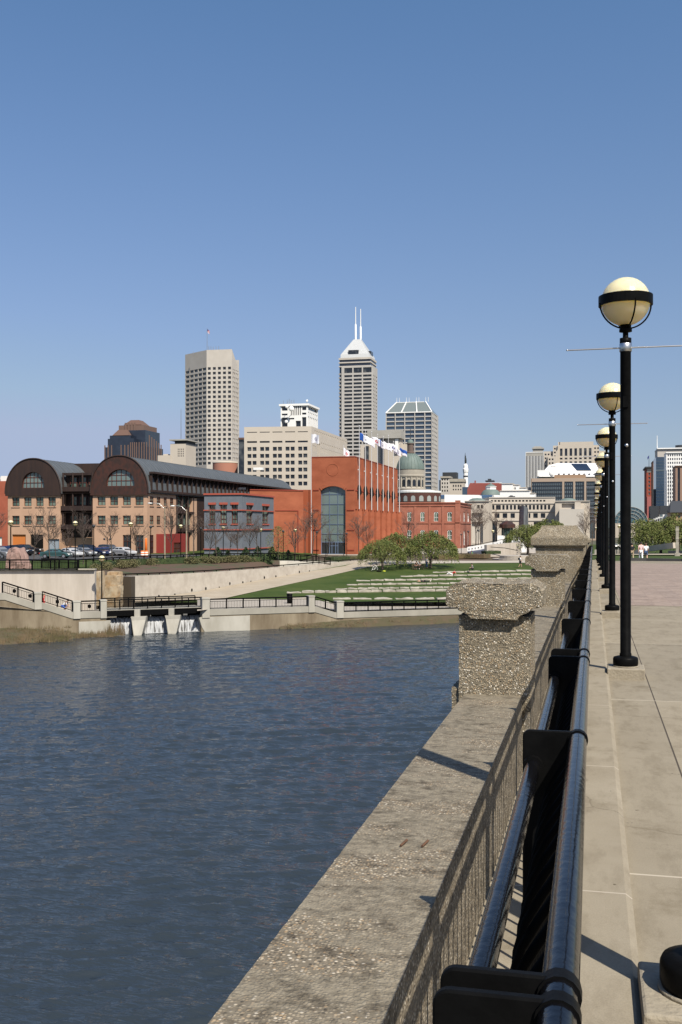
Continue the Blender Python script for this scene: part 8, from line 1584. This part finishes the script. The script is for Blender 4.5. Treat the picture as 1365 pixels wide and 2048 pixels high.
# bicycle and bag on the lawn
c = lz(750, 154); t = thing('bicycle', 'bicycle standing on the lawn in front of the small leaning willow', 'bicycle', c)
for s in (-.52, .52):
    ctr = c + dx * s * .75 + dy * s * .4 + Vector((0, 0, .34)); e = (dx * .75 + dy * .4).normalized(); b = MB(); b.tube([ctr + e * .33 * math.cos(a) + Vector((0, 0, .33 * math.sin(a))) for a in [2 * math.pi * i / 18 for i in range(19)]], .022, 5); w = b.build('wheel', M_tyre, t)
    b = MB()
    for i in range(6): a = i * math.pi / 6; b.tube([ctr - e * .31 * math.cos(a) - Vector((0, 0, .31 * math.sin(a))), ctr + e * .31 * math.cos(a) + Vector((0, 0, .31 * math.sin(a)))], .006, 3)
    b.build('spokes', M_steel, w)
e = (dx * .75 + dy * .4).normalized(); r_, f_ = c - e * .44 + Vector((0, 0, .34)), c + e * .44 + Vector((0, 0, .34)); se, st, bb_ = c - e * .18 + Vector((0, 0, .85)), c + e * .34 + Vector((0, 0, .88)), c - e * .02 + Vector((0, 0, .33)); b = MB()
for p, q in ((r_, se), (se, bb_), (bb_, r_), (se, st), (st, bb_), (st, f_)): b.tube([p, q], .022, 6)
b.build('frame', M_wht, t); b = MB(); b.obox(se + Vector((0, 0, .06)), e * .12, Vector((-e.y, e.x, 0)) * .06, Vector((0, 0, .03))); b.build('saddle', M_dark, t); b = MB(); n_ = Vector((-e.y, e.x, 0)); b.tube([st + Vector((0, 0, .12)) - n_ * .26, st + Vector((0, 0, .14)), st + Vector((0, 0, .12)) + n_ * .26], .016, 6); b.tube([st, st + Vector((0, 0, .14))], .018, 6); b.build('handlebar', M_dark, t)
b = MB(); c = lz(764, 153.6, .1); b.ball(tuple(c - dx * .4), .2, 10, 0, (2.0, 1, .7)); b.ball(tuple(c + dx * .35), .16, 10, 1, (1.6, 1, .7)); tag(b.build('backpack', [M_dark, mat('lime_fabric', (.5, .55, .05), .8)]), 'dark and lime green bag lying on the grass beside the bicycle', 'bag')
# stone totem and low walls right of the bridge
c = C(1355, 143, 3.95); s_ = 143 / F; t = thing('stone_totem', 'tall pale stone totem on a square base at the right lawn', 'sculpture', c); b = MB(); b.box(c.x - 5 * s_, c.y - 5 * s_, c.z - .1, c.x + 5 * s_, c.y + 5 * s_, c.z + .42); b.build('base', M_lime, t)
b = MB(); zz = c.z + .42
for dz, w, w2 in ((1.5, 2.7, 2.9), (.35, 2.2, 2.7), (.25, 3.1, 3.1), (.9, 2.6, 2.9), (.35, 3.4, 3.0), (.25, 2.4, 3.2)):
    b.add([(c.x + sx * w * s_, c.y + sy * w * s_, zz) for sx, sy in ((-1, -1), (1, -1), (1, 1), (-1, 1))] + [(c.x + sx * w2 * s_, c.y + sy * w2 * s_, zz + dz) for sx, sy in ((-1, -1), (1, -1), (1, 1), (-1, 1))], [(0, 1, 5, 4), (1, 2, 6, 5), (2, 3, 7, 6), (3, 0, 4, 7), (4, 5, 6, 7), (3, 2, 1, 0)]); zz += dz
b.build('shaft', M_lime, t)
b = MB(); A, B = C(1296, 172, 3.6), C(1349, 166, 2.9); b.bar(A, B, .5, .9); tag(b.build('low_wall', M_quay), 'low pale wall under the willows beyond the walking pair', 'wall')
b = MB(); A, B = C(1338, 156, 3.7), C(1420, 152, 3.6); b.bar(A, B, .5, .35); tag(b.build('low_wall', M_dkgrey), 'low dark wall at the right edge behind the totem', 'wall')  # low wall in one even dark grey
b = MB(); A = C(1272, 160, 4.1); b.add([(A.x - .9, A.y, A.z), (A.x + 1.6, A.y, A.z), (A.x + 1.4, A.y + .8, A.z), (A.x - .6, A.y + .8, A.z), (A.x + .9, A.y + .2, A.z + 1.1), (A.x + 1.5, A.y + .6, A.z + 1.2)], [(0, 1, 4), (1, 2, 5, 4), (2, 3, 5), (3, 0, 4, 5)]); tag(b.build('dark_wedge', M_dkgrey), 'dark slanting stone wedge beside the walking woman in pink', 'sculpture')
b = MB(); A, B = C(1190, 172, 4.1), C(1262, 170, 4.1); b.bar(A, B, .5, .8); tag(b.build('low_wall', M_lime), 'low pale wall seen between the lamp posts beyond the bridge', 'wall')
for px, cn, lab in ((1237, 'silver', 'small distant silver car between the lamp posts'), (1247, 'black', 'small distant dark car right of the second lamp post')): car(SED, lab, (cn, cols[cn]), C(px, 240, 5.3), .3, 'distant cars')
